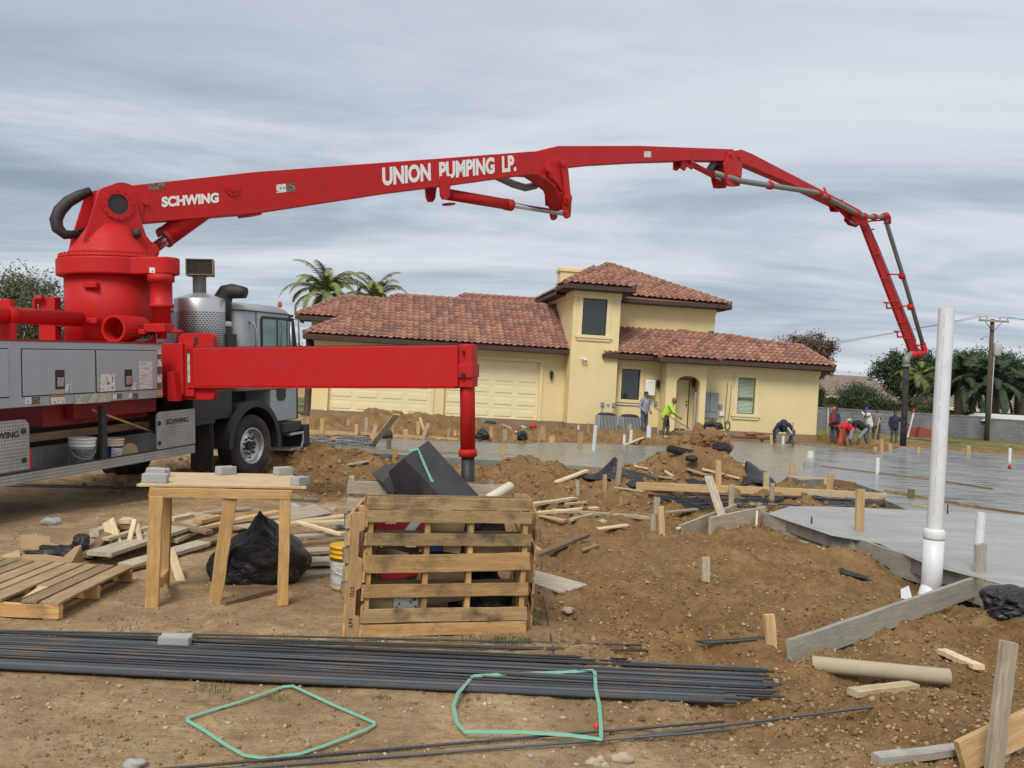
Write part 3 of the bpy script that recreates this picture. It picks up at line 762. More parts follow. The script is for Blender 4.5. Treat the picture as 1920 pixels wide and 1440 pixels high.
# lower right wing: one long front slope whose top steps down to the right
e0, pt = 3.05, 0.575
def rp(u, z): return (u, -.12 + (z - e0) / pt, z)
top = [(1.4, e0 + .001), (2.053, 4.5), (4.6, 4.5), (6.0, 4.2), (7.75, 4.2), (9.2, 4.02), (10.95, 3.93), (11.84, e0 + .001)]
polys = []
for (u0, z0), (u1, z1) in zip(top, top[1:]):
    q = [rp(u0, e0), rp(u1, e0)] + ([rp(u1, z1)] if z1 > e0 + .01 else []) + ([rp(u0, z0)] if z0 > e0 + .01 else [])
    polys.append(q)
bk = []
for (u0, z0), (u1, z1) in zip(top[2:], top[3:]):
    p, q = rp(u0, z0), rp(u1, z1); bk.append([p, q, (u1, q[1] + 2.2, q[2] - .9), (u0, p[1] + 2.2, p[2] - .9)])
base = MB()
for p in polys: base.prism([Vector(q) - Vector((0, 0, .05)) for q in p], (0, 0, -.03))
for p in bk: base.prism([Vector(q) - Vector((0, 0, .02)) for q in p], (0, 0, -.05))
lr = base.build('lower_roof', RIDGE, house)
for p in polys: tile_slope('roof_tiles', p, lr, origin=rp(1.4, e0))
ridge_caps(lr, [(rp(*top[i]), rp(*top[i + 1])) for i in range(2, 7)])
fm = MB(); fm.bar((1.4, -.15, e0 - .12), (11.87, -.15, e0 - .10), .04, .17); fm.bar((11.86, -.12, e0 - .12), (11.86, 6, e0 - .10), .04, .17); fm.bar((1.38, -.15, e0 - .12), (1.38, -.01, e0 - .10), .04, .17)
fm.prism([(2.06, -.1, e0 - .2), (11.83, -.1, e0 - .2), (11.83, LV - .1, e0 - .16), (2.06, LV - .1, e0 - .16)], (0, 0, -.03))
fm.build('eave', FASCIA, lr)
a, b_, c_, d_ = (3.6, -1.0, 3.0), (6.3, -1.0, 3.0), (4.95, .35, 3.78), (4.95, 1.2, 3.78)
roof('porch_roof', [[a, b_, c_], [(3.6, -.05, 3.02), a, c_, d_], [b_, (6.3, -.05, 3.02), d_, c_]], [(a, c_), (b_, c_), (c_, d_)], [((3.57, -1.03, 3.0), (6.33, -1.03, 3.0)), ((3.57, -1, 3.0), (3.57, -.18, 3.0)), ((6.33, -1, 3.0), (6.33, -.18, 3.0))],
     [[(3.62, -.98, 2.8), (6.28, -.98, 2.8), (6.28, PV - .09, 2.83), (3.62, PV - .09, 2.83)]])
v = MB(); v.tube([(10.15, 1.0, 3.6), (10.15, 1.0, 4.02)], .06); v.build('vent_pipe', RIDGE, lr)
v = MB(); v.tube([(6.85, 1.9, 4.2), (6.85, 1.9, 4.4)], .12); v.build('vent_pipe', FASCIA, lr)
# fittings on the wall
def lantern(u, v, z):
    M_ = MB(); M_.lathe([(.02, .22), (.035, .18), (.10, .12), (.085, .11), (.05, -.14), (.02, -.17), (.012, -.22)], 8, Matrix.Translation((u, v - .13, z)), smooth=False); M_.bar((u, v - .003, z + .04), (u, v - .13, z + .2), .02, .02); M_.bar((u, v - .003, z - .06), (u, v - .02, z + .1), .08, .02)
    M_.build('wall_lantern', BLACK, house)
lantern(-.62, GV, 1.98); lantern(4.0, LV, 1.85); lantern(5.6, LV, 1.98)
for (u, z) in ((.55, 2.75),):
    M_ = MB(); M_.lathe([(.03, 0), (.05, .05), (.07, .12)], 10, Matrix.Translation((u - .07, -.1, z)) @ Matrix.Rotation(R(120), 4, 'X')); M_.lathe([(.03, 0), (.05, .05), (.07, .12)], 10, Matrix.Translation((u + .08, -.1, z)) @ Matrix.Rotation(R(140), 4, 'X')); M_.box((u, -.04, z), (.12, .07, .08)); M_.build('flood_light', WHITE, house)
M_ = MB(); M_.lathe([(.03, 0), (.05, .05), (.07, .14)], 10, Matrix.Translation((-10.6, GV - .1, 2.55)) @ Matrix.Rotation(R(130), 4, 'X')); M_.box((-10.6, GV - .04, 2.6), (.14, .07, .08)); M_.build('flood_light', WHITE, house)
wh = MB(); hbox(wh, 3.42, 3.86, LV - .24, LV - .004, 1.35, 2.02); who = wh.build('water_heater', WHITE, house, bevel=.02)
q = MB(); hbox(q, 3.58, 3.72, LV - .246, LV - .241, 1.9, 1.925); hbox(q, 3.62, 3.66, LV - .246, LV - .241, 1.72, 1.74); q.build('heater_panel', GREY, who)
pp = MB()
for du in (0, .07, .16): pp.tube([(3.55 + du, LV - .1, 1.349), (3.55 + du, LV - .1, 1.15), (3.62 + du, LV - .05, .98 - du * .4)], .012, 6)
pp.build('heater_pipe', PIPE_GREY, who)
BOXG = paint('electrical_box_grey', (0.24, 0.27, 0.29), 0.45, dirt=.12)
q = MB(); hbox(q, 6.02, 6.38, LV - .16, LV - .004, .78, 1.62); q.build('meter_box', BOXG, house, bevel=.01)
q = MB(); hbox(q, 6.40, 6.78, LV - .16, LV - .004, .78, 1.62); q.build('meter_box', BOXG, house, bevel=.01)
q = MB(); hbox(q, 6.0, 6.8, LV - .15, LV - .004, .50, .76); q.build('wire_trough', BOXG, house, bevel=.01)
q = MB(); hbox(q, 6.84, 6.98, LV - .1, LV - .004, .92, 1.12); q.build('junction_box', BOXG, house, bevel=.008)
q = MB(); hbox(q, 6.88, 7.08, LV - .1, LV - .004, .62, .80); q.build('junction_box', WHITE, house, bevel=.008)
q = MB(); q.tube([(6.62, LV - .05, .5), (6.62, LV - .05, -.3)], .018, 6); q.tube([(6.95, LV - .05, .62), (6.95, LV - .05, -.2)], .02, 6); q.build('conduit', BOXG, house)
q = MB(); hbox(q, 5.52, 5.6, PV + .3, PV + .38, .1, 1.6); q.build('conduit', GREY, house)
for u, z in ((1.48, .78), (1.98, .78), (3.96, .94)):
    q = MB(); hbox(q, u - .07, u + .07, (0 if u < 2 else LV) - .08, (0 if u < 2 else LV) - .004, z, z + .18); q.build('junction_box', BOXG, house, bevel=.008)
q = MB(); q.tube([(1.48, -.03, .78), (1.46, -.05, .3)], .02, 6); q.tube([(1.98, -.03, .78), (1.96, -.05, .3)], .02, 6); q.build('conduit', BOXG, house)
q = MB(); q.lathe([(.05, 0), (.05, .05)], 10, Matrix.Translation((1.73, -.004, .86)) @ Matrix.Rotation(R(90), 4, 'X')); q.build('outlet', BOXG, house)
q = MB()
q.tube([(7.2, LV - .03, 2.1), (7.17, LV - .03, 1.0), (7.14, LV - .06, .3), (7.22, LV - .06, .12)], .012, 6)
q.tube([(7.38, LV - .03, 2.0), (7.36, LV - .03, 1.0), (7.3, LV - .05, .45)], .01, 6)
q.tube([(7.28 + .11 * math.cos(t), LV - .07, .22 + .19 * math.sin(t)) for t in np.linspace(0, 6.28, 24)], .022, 6); q.build('cable_coil', BLACK, house)
def Hw(u, v, z): return HM @ Vector((u, v, z))
# condensers on the ground by the tower
for i, (px0, px1, lab) in enumerate(((1119, 1153, 'dark louvred air conditioner by the tower wall, under the two small grey boxes'), (1166, 1200, 'dark louvred air conditioner under the dark window, next to the man in the grey hoodie'))):
    u0 = hw(px0, 800, -.6)[0]; u1 = hw(px1, 800, -.6)[0]; w_ = u1 - u0
    ac = thing('air_conditioner', lab, 'air conditioner', mat=HM @ Matrix.Translation(((u0 + u1) / 2, -.6 + (.25 if i else 0), -.22 - .03 * i)), group='condensers beside the house')
    q = MB(); hbox(q, -w_ / 2 + .03, w_ / 2 - .03, -.35, .35, .02, .66); q.build('housing', BLACK, ac)
    q = MB()
    for k in range(13): x = -w_ / 2 + .03 + (w_ - .06) * k / 12; hbox(q, x - .014, x + .014, -.375, -.352, .04, .66)
    for k in range(9): y = -.34 + .68 * k / 8; hbox(q, -w_ / 2 + .004, -w_ / 2 + .028, y - .02, y + .02, .04, .66)
    q.build('louvre', BOXD if 'BOXD' in globals() else GREY, ac)
    q = MB(); q.lathe([(w_ / 2 * .98, .662), (w_ / 2 * .98, .70), (w_ / 2 * .7, .75), (.1, .77)], 24, Matrix.Scale(.75, 4, (0, 1, 0))); q.build('top', BLACK, ac)
# ================================================================ THE CONCRETE PUMP TRUCK
td = Vector((0.232, 0.973, 0.035)).normalized()
tup = Vector((-math.sin(R(3.2)), 0, math.cos(R(3.2))))
tx_ = td.cross(tup).normalized(); tz_ = tx_.cross(td)
TO = at(305, 745, 12.5)                                    # lower front corner of the side lockers; X right, Y forward, Z up
TM = Matrix(((tx_.x, td.x, tz_.x, TO.x), (tx_.y, td.y, tz_.y, TO.y), (tx_.z, td.z, tz_.z, TO.z), (0, 0, 0, 1)))
TI = TM.inverted()
truck = thing('concrete_pump_truck', 'grey and red concrete pump truck with a long red boom reaching over the site', 'truck', mat=TM)
def tside(px, py, x=0.0): return TI @ hit(px, py, TO + tx_ * x, tx_)
def trear(px, py, y=0.0): return TI @ hit(px, py, TO + td * y, td)
def tb(M_, x0, x1, y0, y1, z0, z1): return M_.box(((x0 + x1) / 2, (y0 + y1) / 2, (z0 + z1) / 2), (x1 - x0, y1 - y0, z1 - z0))
def tpart(name, m, fn, bevel=0.0, parent=None, **k):
    M_ = MB(); fn(M_); return M_.build(name, m, parent or truck, bevel=bevel, **k)
def rrect(x0, x1, y0, y1, r, n=5):
    out = []
    for cx_, cy_, a0 in ((x1 - r, y1 - r, 0), (x0 + r, y1 - r, 90), (x0 + r, y0 + r, 180), (x1 - r, y0 + r, 270)):
        for i in range(n + 1):
            a = R(a0 + 90 * i / n); out.append((cx_ + r * math.cos(a), cy_ + r * math.sin(a)))
    return out
# diamond tread plate
m, nt, b = newmat('tread_plate')
v = coords(nt, 'Object', (1, 26, 26)); ch_ = nd(nt, 'ShaderNodeTexVoronoi', {'Vector': v, 'Scale': 1.0, 'Randomness': 0.12}); ch_.feature = 'F1'
f = ramp(nt, ch_.outputs['Distance'], [(0.2, 1.0), (0.42, 0.0)]); n_ = nz(nt, coords(nt), 3, 5, 0.65)
nt.links.new(mixc(nt, ramp(nt, n_, [(0.35, 0.0), (0.75, 0.7)]), mixc(nt, f, (0.34, 0.34, 0.33), (0.56, 0.56, 0.55)), (0.22, 0.20, 0.17)), b.inputs['Base Color'])
b.inputs['Metallic'].default_value = 0.55; b.inputs['Roughness'].default_value = 0.42
bump(nt, b, f, 0.6, 0.006)
TREAD = m
DARKRED = paint('shaded_red_paint', (0.30, 0.014, 0.018), 0.5, dirt=0.3, dirtcol=(0.09, 0.05, 0.04))  # darker copy of the red, with shade put into the colour
MESHM = paint('rusty_mesh', (0.04, 0.032, 0.025), 0.8, dirt=0.4)
ORANGE = paint('amber_lens', (0.75, 0.22, 0.02), 0.2, dirt=0.05)
def decal_mat(name, base, ink, sx_, sy_, th, band=None):
    m, nt, b = newmat(name)
    v = coords(nt, 'Object', (sx_, sx_, sy_)); n_ = nz(nt, v, 1.0, 2, 0.5)
    col = mixc(nt, mth(nt, 'GREATER_THAN', n_, th), base, ink)
    nt.links.new(col, b.inputs['Base Color']); b.inputs['Roughness'].default_value = 0.5
    return m
DEC_A = decal_mat('warning_sticker', (0.66, 0.65, 0.60), (0.07, 0.07, 0.07), 30, 24, 0.60)
DEC_B = decal_mat('brown_sticker', (0.24, 0.16, 0.10), (0.07, 0.05, 0.04), 20, 60, 0.5)
DEC_C = decal_mat('text_sticker', (0.62, 0.64, 0.60), (0.36, 0.37, 0.35), 6, 110, 0.53)
DEC_D = decal_mat('faded_sticker', (0.46, 0.46, 0.36), (0.33, 0.33, 0.27), 10, 10, 0.55)
DEC_O = paint('orange_band', (0.55, 0.18, 0.04), 0.5, dirt=.05)
# ---- side lockers
tpart('locker_body', GREY, lambda M_: (tb(M_, -.55, 0, -4.6, 0, 0, .748)), 0.006)
tpart('deck', RED, lambda M_: tb(M_, -2.5, .012, -4.6, .0, .752, .768))
for i, (y0, y1) in enumerate(((-4.1, -2.76), (-2.575, -1.385), (-1.365, -.14))):
    z0, z1 = .115, .665
    dr = tpart('locker_door', GREY, lambda M_: tb(M_, .002, .016, y0 + .012, y1 - .012, z0 + .012, z1 - .012), 0.004)
    tpart('door_gap', BLACK, lambda M_: tb(M_, -.004, .004, y0, y1, z0, z1), parent=dr)
    if i:
        yl = -2.0 if i == 1 else -.755; zl = .30 if i == 1 else .29
        def latch(M_):
            tb(M_, .016, .022, yl - .075, yl + .075, zl - .115, zl + .115)
        la = tpart('latch', BLACK, latch, 0.01, parent=dr)
        tpart('latch_paddle', ALU, lambda M_: M_.box((.026, yl, zl - .03), (.014, .10, .11), Matrix.Rotation(R(6), 3, 'Y')), 0.004, parent=dr)
def sideq(name, mt, px0, py0, px1, py1, x=.018, parent=None, d=.003):
    a_, c_ = tside(px0, py0, x), tside(px1, py1, x)
    y0, y1 = sorted((a_.y, c_.y)); z0, z1 = sorted((a_.z, c_.z))
    return tpart(name, mt, lambda M_: tb(M_, x, x + d, y0, y1, z0, z1), parent=parent)
for px0, py0, px1, py1, mt, x in ((187, 702, 216, 733, DEC_A, .018), (260, 677, 286, 729, DEC_C, .018), (122, 721, 133, 734, DEC_A, .018), (246, 718, 255, 731, DEC_A, .018),
        (46, 745, 59, 758, DEC_A, .003), (59.2, 745, 75, 757, DEC_B, .003), (94, 744, 121, 756, DEC_A, .003), (94, 741, 121, 743.9, DEC_O, .003), (140, 740, 207, 753, DEC_D, .003), (211, 739, 219, 748, DEC_A, .003), (219.2, 739, 229, 747.5, DEC_B, .003), (241, 738, 248, 747, DEC_A, .003), (248.2, 738, 259, 746.5, DEC_B, .003),
        (295, 656, 303, 664, DEC_A, .003), (295, 664.2, 303, 673, DEC_B, .003), (295, 675, 303, 687, DEC_A, .003), (295, 688, 303, 701, DEC_B, .003), (295, 703, 303, 717, DEC_A, .003), (295, 718, 303, 730, DEC_B, .003)):
    sideq('sticker', mt, px0, py0, px1, py1, x)
tpart('marker_light', ORANGE, lambda M_: tb(M_, .003, .03, -.13, -.03, .02, .06), 0.008)
# ---- frame, tray and tread plates
tpart('chassis', BLACK, lambda M_: (tb(M_, -1.85, -1.62, -4.6, 4.4, -.62, -.30), tb(M_, -.92, -.70, -4.6, 4.4, -.62, -.30), [tb(M_, -1.62, -.92, y, y + .15, -.58, -.32) for y in (-4, -2.5, -1.2, .2, 1.4, 3)], tb(M_, -1.75, -.75, .9, 2.0, -.30, .0)))
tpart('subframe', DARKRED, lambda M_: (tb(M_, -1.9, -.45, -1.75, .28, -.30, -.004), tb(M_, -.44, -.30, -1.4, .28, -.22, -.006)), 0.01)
tpart('turret_base', RED, lambda M_: tb(M_, -2.4, -.56, -.35, 1.8, -.0, .76), 0.01)
tpart('step_rail', TREAD, lambda M_: (tb(M_, -.02, .0, -4.6, .765, -.865, -.745), tb(M_, -.62, -.021, -4.6, .765, -.865, -.85), tb(M_, -.64, -.622, -4.6, .765, -.865, -.55)))
tpart('rail_edge', BLACK, lambda M_: tb(M_, -.025, .004, -4.6, .765, -.744, -.728))
tpart('fuel_tank', BLACK, lambda M_: M_.tube([(-.95, -4.4, -.55), (-.95, -2.2, -.55)], .3, 20))
def plate(y0, y1, z0, z1, round_right):
    r = .09; pts = []
    P = rrect(y0, y1, z0, z1, .012)
    q = [(y0, z0), (y1, z0)]
    if round_right: q += [(y1 - r + r * math.cos(R(a)), z1 - r + r * math.sin(R(a))) for a in range(0, 91, 15)] + [(y0, z1)]
    else: q += [(y1, z1)] + [(y0 + r + r * math.cos(R(a)), z1 - r + r * math.sin(R(a))) for a in range(90, 181, 15)]
    M_ = MB(); M_.prism([(0.0, a, c) for a, c in q], (-.02, 0, 0)); return M_.build('tread_cover', TREAD, truck)
pr = plate(-.14, .775, -.722, -.20, False)
pl_ = plate(-4.0, -2.475, -.71, -.14, True)
for par, spots in ((pr, ((-.09, -.36), (-.09, -.64))), (pl_, ((-2.56, -.27), (-2.56, -.60)))):
    for (y, z) in spots: tpart('cover_lock', BLACK, lambda M_: M_.lathe([(.035, 0), (.03, .012)], 12, Matrix.Translation((.001, y, z)) @ Matrix.Rotation(R(90), 4, 'Y')), parent=par)
tpart('reflector', RED, lambda M_: tb(M_, -.02, .001, -2.473, -2.44, -.70, -.50))
tpart('tray_post', BLACK, lambda M_: (tb(M_, -.10, -.04, tside(195, 800, -.05).y - .05, tside(195, 800, -.05).y + .05, -.73, -.06)), 0.004)
tpart('mud_flap', RUBBER, lambda M_: tb(M_, -.42, -.03, 1.28, 1.31, -1.2, -.46), 0.004)
tpart('mud_bracket', BLACK, lambda M_: (tb(M_, -.5, .0, .80, 1.32, -.46, -.40), tb(M_, -.45, -.05, 1.25, 1.28, -.62, -.46)), 0.004)
tpart('battery_box', BLACK, lambda M_: (tb(M_, -.62, -.08, .85, 1.95, -.42, .05)), 0.02)
# ---- wheels
def wheel(x, y, z, r, wd, steer=0.0, face=1):
    W_ = bpy.data.objects.new('wheel', None); COL.objects.link(W_); W_.parent = truck
    W_.matrix_local = Matrix.Translation((x, y, z)) @ Matrix.Rotation(steer, 4, 'Z') @ Matrix.Rotation(R(90) * face, 4, 'Y')
    h = wd / 2
    pr_ = [(r * .58, -h * .85), (r * .66, -h * .98), (r * .80, -h), (r * .93, -h * .92), (r * .985, -h * .75)]
    for k in range(4):
        zc = -h * .7 + (k + .5) * h * 1.4 / 4
        pr_ += [(r, zc - h * .13), (r, zc + h * .13)] + ([(r * .975, zc + h * .15), (r * .975, zc + h * .2)] if k < 3 else [])
    pr_ += [(r * .985, h * .75), (r * .93, h * .92), (r * .80, h), (r * .66, h * .98), (r * .585, h * .85)]
    t = MB(); t.lathe(pr_, 56, cap=False); t.build('tyre', RUBBER, W_)
    q = MB(); q.lathe([(r * .585, h * .84), (r * .57, h * .9), (r * .535, h * .86), (r * .52, h * .55), (r * .50, h * .30), (r * .36, h * .26), (r * .30, h * .42), (r * .20, h * .44), (0.001, h * .44)], 40, cap=False)
    q.lathe([(r * .585, -h * .84), (r * .5, -h * .5), (.001, -h * .4)], 30, cap=False)
    rim = q.build('rim', ALU, W_)
    q = MB()
    for k in range(10):
        a = 2 * math.pi * k / 10; q.tube([(r * .255 * math.cos(a), r * .255 * math.sin(a), h * .40), (r * .255 * math.cos(a), r * .255 * math.sin(a), h * .60)], .018, 6)
    q.build('lug_nuts', BLACK, rim)
    q = MB(); q.tube([(0, 0, h * .42), (0, 0, h * .72)], r * .15, 16)
    q.build('hub', BLACK, rim)
    q = MB()
    for k in range(10):
        a = 2 * math.pi * (k + .5) / 10; q.tube([(r * .43 * math.cos(a), r * .43 * math.sin(a), h * .25), (r * .43 * math.cos(a), r * .43 * math.sin(a), h * .287)], .026, 10)
    q.build('hand_holes', BLACK, rim)
    return W_
WY, WZ = 2.52, -.93
wheel(-.20, WY, WZ, .53, .36, R(-8)); wheel(-2.25, 2.15, WZ - .03, .53, .36, R(-8), -1)
def arch(M_, r0, r1, a0, a1, x0, x1, n=18):
    for i in range(n):
        t0, t1 = R(a0 + (a1 - a0) * i / n), R(a0 + (a1 - a0) * (i + 1) / n)
        M_.prism([(x0, WY + r_ * math.cos(t) * 1.12, WZ + r_ * math.sin(t)) for r_, t in ((r0, t0), (r1, t0), (r1, t1), (r0, t1))], (x1 - x0, 0, 0))
tpart('fender', BLACK, lambda M_: arch(M_, .66, .76, -8, 178, -.62, .02))
tpart('fender_shade', RUBBER, lambda M_: (tb(M_, -.66, -.63, 1.7, 3.3, -.9, .02),))  # dark sheet added for the shade between tyre and arch
# ---- cab
def cab(M_):
    R_ = []
    for z, ins, yr, yf in ((.0, 0, 2.27, 4.30), (.72, 0, 2.27, 4.26), (1.38, .015, 2.28, 4.16), (1.44, .05, 2.32, 4.10), (1.50, .16, 2.45, 3.95)):
        R_.append([(x, y, z) for x, y in rrect(-2.15 + ins, -.13 - ins, yr, yf, .20)])
    M_.ring(R_)
cb = tpart('cab', GREY, cab)
tpart('cab_skirt', GREY, lambda M_: (tb(M_, -2.1, -.14, 3.32, 4.30, -.60, -.001)), 0.03, parent=cb)
tpart('roof_rim', BLACK, lambda M_: M_.ring([[(x, y, z) for x, y in rrect(-2.16, -.118, 2.262, 4.178, .2)] for z in (1.352, 1.366)]), parent=cb)
def winframe(M_, y0, y1, z0, z1, x, r, w_):
    o_, i_ = rrect(y0, y1, z0, z1, r), rrect(y0 + w_, y1 - w_, z0 + w_, z1 - w_, max(.01, r - w_))
    n = len(o_)
    for k in range(n):
        l = (k + 1) % n
        M_.prism([(x, *o_[k]), (x, *o_[l]), (x, *i_[l]), (x, *i_[k])], (.02, 0, 0))
cw = tpart('cab_window', BLACK, lambda M_: (winframe(M_, 2.97, 4.06, .62, 1.29, -.132, .09, .05), tb(M_, -.132, -.115, 3.52, 3.56, .66, 1.25)))
m, nt, b = newmat('green_glass'); b.inputs['Base Color'].default_value = (0.10, 0.20, 0.19, 1); b.inputs['Roughness'].default_value = 0.06; b.inputs['Specular IOR Level'].default_value = 0.9
GGLASS = m
tpart('pane', GGLASS, lambda M_: tb(M_, -.128, -.122, 3.0, 4.03, .65, 1.26), parent=cw)
tpart('door_seam', BLACK, lambda M_: (tb(M_, -.134, -.127, 2.82, 2.832, .0, 1.35), tb(M_, -.134, -.127, 4.14, 4.152, .0, 1.3)), parent=cb)
tpart('lower_window', BLACK, lambda M_: M_.prism([(-.141, a_, c_) for a_, c_ in rrect(3.52, 3.86, -.22, .10, .1)], (.012, 0, 0)), parent=cb)
tpart('windscreen_post', BLACK, lambda M_: (M_.bar((-.16, 4.27, .70), (-.20, 4.19, 1.36), .05, .10), M_.bar((-.2, 4.33, -.6), (-.2, 4.33, .7), .04, .18)), parent=cb)
tpart('mirror_arm', ALU, lambda M_: (M_.tube([(-.10, 4.02, 1.30), (.0, 4.14, 1.25), (.0, 4.16, .45)], .018), M_.tube([(-.02, 3.86, 1.22), (-.02, 3.86, .55)], .022)))
tpart('grab_handle', ALU, lambda M_: M_.tube([(-.13, 2.60, 1.16), (-.07, 2.61, 1.15), (-.06, 2.68, 1.05), (-.06, 2.70, .45)], .022))
tpart('cab_light', ORANGE, lambda M_: M_.lathe([(.035, 0), (.045, .05), (.03, .10), (.005, .115)], 12, Matrix.Translation((-.28, 3.95, 1.49))))
tpart('cab_step', ALU, lambda M_: (tb(M_, -.45, .02, 3.72, 4.22, -.86, -.82), tb(M_, -.45, .02, 3.72, 4.22, -1.14, -1.10), tb(M_, -.45, -.42, 3.7, 4.24, -1.1, -.82), M_.prism([(.0, 4.22, -.82), (.0, 4.25, -.82), (.0, 4.25, -1.02), (.0, 4.18, -1.14), (.0, 4.12, -1.14), (.0, 4.2, -1.0)], (.02, 0, 0))))
tpart('bumper', BLACK, lambda M_: (tb(M_, -2.2, .02, 4.26, 4.5, -1.12, -.70), tb(M_, -.5, -.02, 3.55, 4.25, -.80, -.62)), 0.02)
# ---- silencer and air intake behind the cab
m, nt, b = newmat('perforated_steel')
tc = nt.nodes.new('ShaderNodeTexCoord'); sp = nd(nt, 'ShaderNodeSeparateXYZ', {0: tc.outputs['Object']})
ang = mth(nt, 'MULTIPLY', mth(nt, 'ARCTAN2', sp.outputs[1], sp.outputs[0]), 7.5)
cmb = nd(nt, 'ShaderNodeCombineXYZ', {0: ang, 1: mth(nt, 'MULTIPLY', sp.outputs[2], 30.0)})
br = nd(nt, 'ShaderNodeTexBrick', {'Vector': cmb.outputs[0], 'Scale': 1.0, 'Mortar Size': 0.20, 'Brick Width': 1.0, 'Row Height': 1.0, 'Mortar Smooth': 0.3})
hole = mth(nt, 'MULTIPLY', mth(nt, 'SUBTRACT', 1.0, br.outputs['Fac']), mth(nt, 'LESS_THAN', sp.outputs[2], 1.0))
nt.links.new(mixc(nt, hole, (0.50, 0.50, 0.50), (0.10, 0.10, 0.10)), b.inputs['Base Color']); b.inputs['Metallic'].default_value = 0.7; b.inputs['Roughness'].default_value = 0.38
bump(nt, b, hole, -0.5, 0.01)
PERF = m
so = tpart('silencer', PERF, lambda M_: M_.lathe([(.40, 0), (.40, 1.20), (.38, 1.22), (.16, 1.30), (.12, 1.31)], 40), mat=Matrix.Translation((-.585, 1.85, .30)))
tpart('exhaust_pipe', PIPE_GREY, lambda M_: M_.lathe([(.105, 1.29), (.105, 1.56), (.115, 1.57), (.115, 1.59)], 20), parent=so)
cap_m = Matrix.Translation((0.02, .0, 1.59)) @ Matrix.Rotation(R(28), 4, 'Z')
def excap(M_):
    for q in ((-.21, -.195, -.19, .19, 0, .26), (.195, .21, -.19, .19, 0, .26), (-.21, .21, -.19, .19, 0, .015), (-.21, .21, -.19, .19, .245, .26), (-.19, .19, .17, .19, .01, .25)): tb(M_, *q)
ec = tpart('exhaust_cap', paint('rusty_steel', (0.26, 0.20, 0.15), 0.5, 0.5, dirt=.5), excap, parent=so, mat=cap_m)
tpart('cap_mesh', MESHM, lambda M_: (tb(M_, -.19, .19, -.165, -.16, .015, .245), [tb(M_, -.19, .19, -.175, -.166, z, z + .008) for z in np.arange(.03, .24, .025)], [tb(M_, x, x + .008, -.176, -.167, .015, .245) for x in np.arange(-.18, .18, .025)]), parent=so, mat=cap_m)
tpart('air_intake', BLACK, lambda M_: M_.tube([(-.36, 2.16, 1.15), (-.36, 2.16, 1.42), (-.355, 2.17, 1.55), (-.30, 2.18, 1.64), (-.20, 2.19, 1.66), (-.04, 2.2, 1.64), (.04, 2.21, 1.625)], [.135, .14, .15, .14, .125, .105, .09], 18))
tpart('intake_clamp', ALU, lambda M_: M_.lathe([(.14, 0), (.145, .01), (.145, .08), (.14, .09)], 20, Matrix.Translation((-.36, 2.16, 1.07))))
tpart('intake_filter', BLACK, lambda M_: (M_.lathe([(.15, -.6), (.15, .06)], 20, Matrix.Translation((-.36, 2.14, 1.0))), tb(M_, -.62, -.15, 1.98, 2.24, .1, .95)), 0.01)
# ---- turret
TC = Vector((-1.40, .75, 0))
TT = Matrix.Translation(TC)
def turret(M_): M_.lathe([(.64, .70), (.64, 1.90)], 56, TT)
tu = tpart('turret', RED, turret)
tpart('turret_opening', RED, lambda M_: [M_.prism([Vector((-.80, .02, .98)) + (Vector((math.cos(a_) * r_, 0, math.sin(a_) * r_))) for r_, a_ in ((.20, t0), (.20, t1), (.165, t1), (.165, t0))], (0, .6, 0)) for t0, t1 in [(2 * math.pi * k / 20, 2 * math.pi * (k + 1) / 20) for k in range(20)]], parent=tu)
tpart('opening_shade', BLACK, lambda M_: M_.lathe([(.164, 0), (.164, .02)], 20, Matrix.Translation((-.80, .42, .98)) @ Matrix.Rotation(R(90), 4, 'X')), parent=tu)
tpart('mount_block', RED, lambda M_: (tb(M_, -1.34, -1.12, .07, .16, 1.58, 1.66), ), 0.01, parent=tu); tpart('mount_block', RED, lambda M_: tb(M_, -1.34, -1.12, .07, .16, 1.06, 1.14), 0.01, parent=tu)
hullp = [(TC.x + .745 * math.cos(a_), TC.y + .745 * math.sin(a_)) for a_ in np.linspace(R(75), R(330), 44)] + [(-.40 + .24 * math.cos(a_), .62 + .24 * math.sin(a_)) for a_ in np.linspace(R(-50), R(60), 10)]
tpart('slewing_ring', RED, lambda M_: M_.prism([(x, y, 1.79) for x, y in hullp], (0, 0, .25)), 0.02)
tpart('bearing_ring', RED, lambda M_: (M_.lathe([(.72, 2.041), (.72, 2.08), (.66, 2.10)], 56, TT), [M_.lathe([(.018, 2.081), (.018, 2.115)], 6, Matrix.Translation((TC.x + .69 * math.cos(a_), TC.y + .69 * math.sin(a_), 0)), smooth=False) for a_ in np.linspace(0, 2 * math.pi, 48, False)]))
tpart('slew_motor', RED, lambda M_: M_.lathe([(.19, 1.785), (.19, 1.68), (.155, 1.67), (.155, 1.36), (.175, 1.35), (.175, 1.30), (.13, 1.29), (.13, 1.06), (.07, 1.05), (.07, .84)], 24, Matrix.Translation((-.38, .55, 0))))
tpart('valve_block', RED, lambda M_: (tb(M_, -.55, -.2, .35, .6, .93, 1.06), tb(M_, -.72, -.5, .3, .5, .90, .98), tb(M_, -.24, -.05, .5, .6, .92, .97)), 0.015)
tpart('valve_hoses', BLACK, lambda M_: [M_.tube([(-.5 + .05 * k, .45, .95), (-.55 + .07 * k, .3, .82), (-.7 + .1 * k, .2, .78)], .018, 6) for k in range(3)])
tpart('ring_sticker', DEC_A, lambda M_: (lambda p: M_.prism([trear(280, 501, -.2), trear(290, 502, -.2), trear(290, 512, -.2), trear(280, 511, -.2)], (0, .01, 0)))(0), parent=tu)
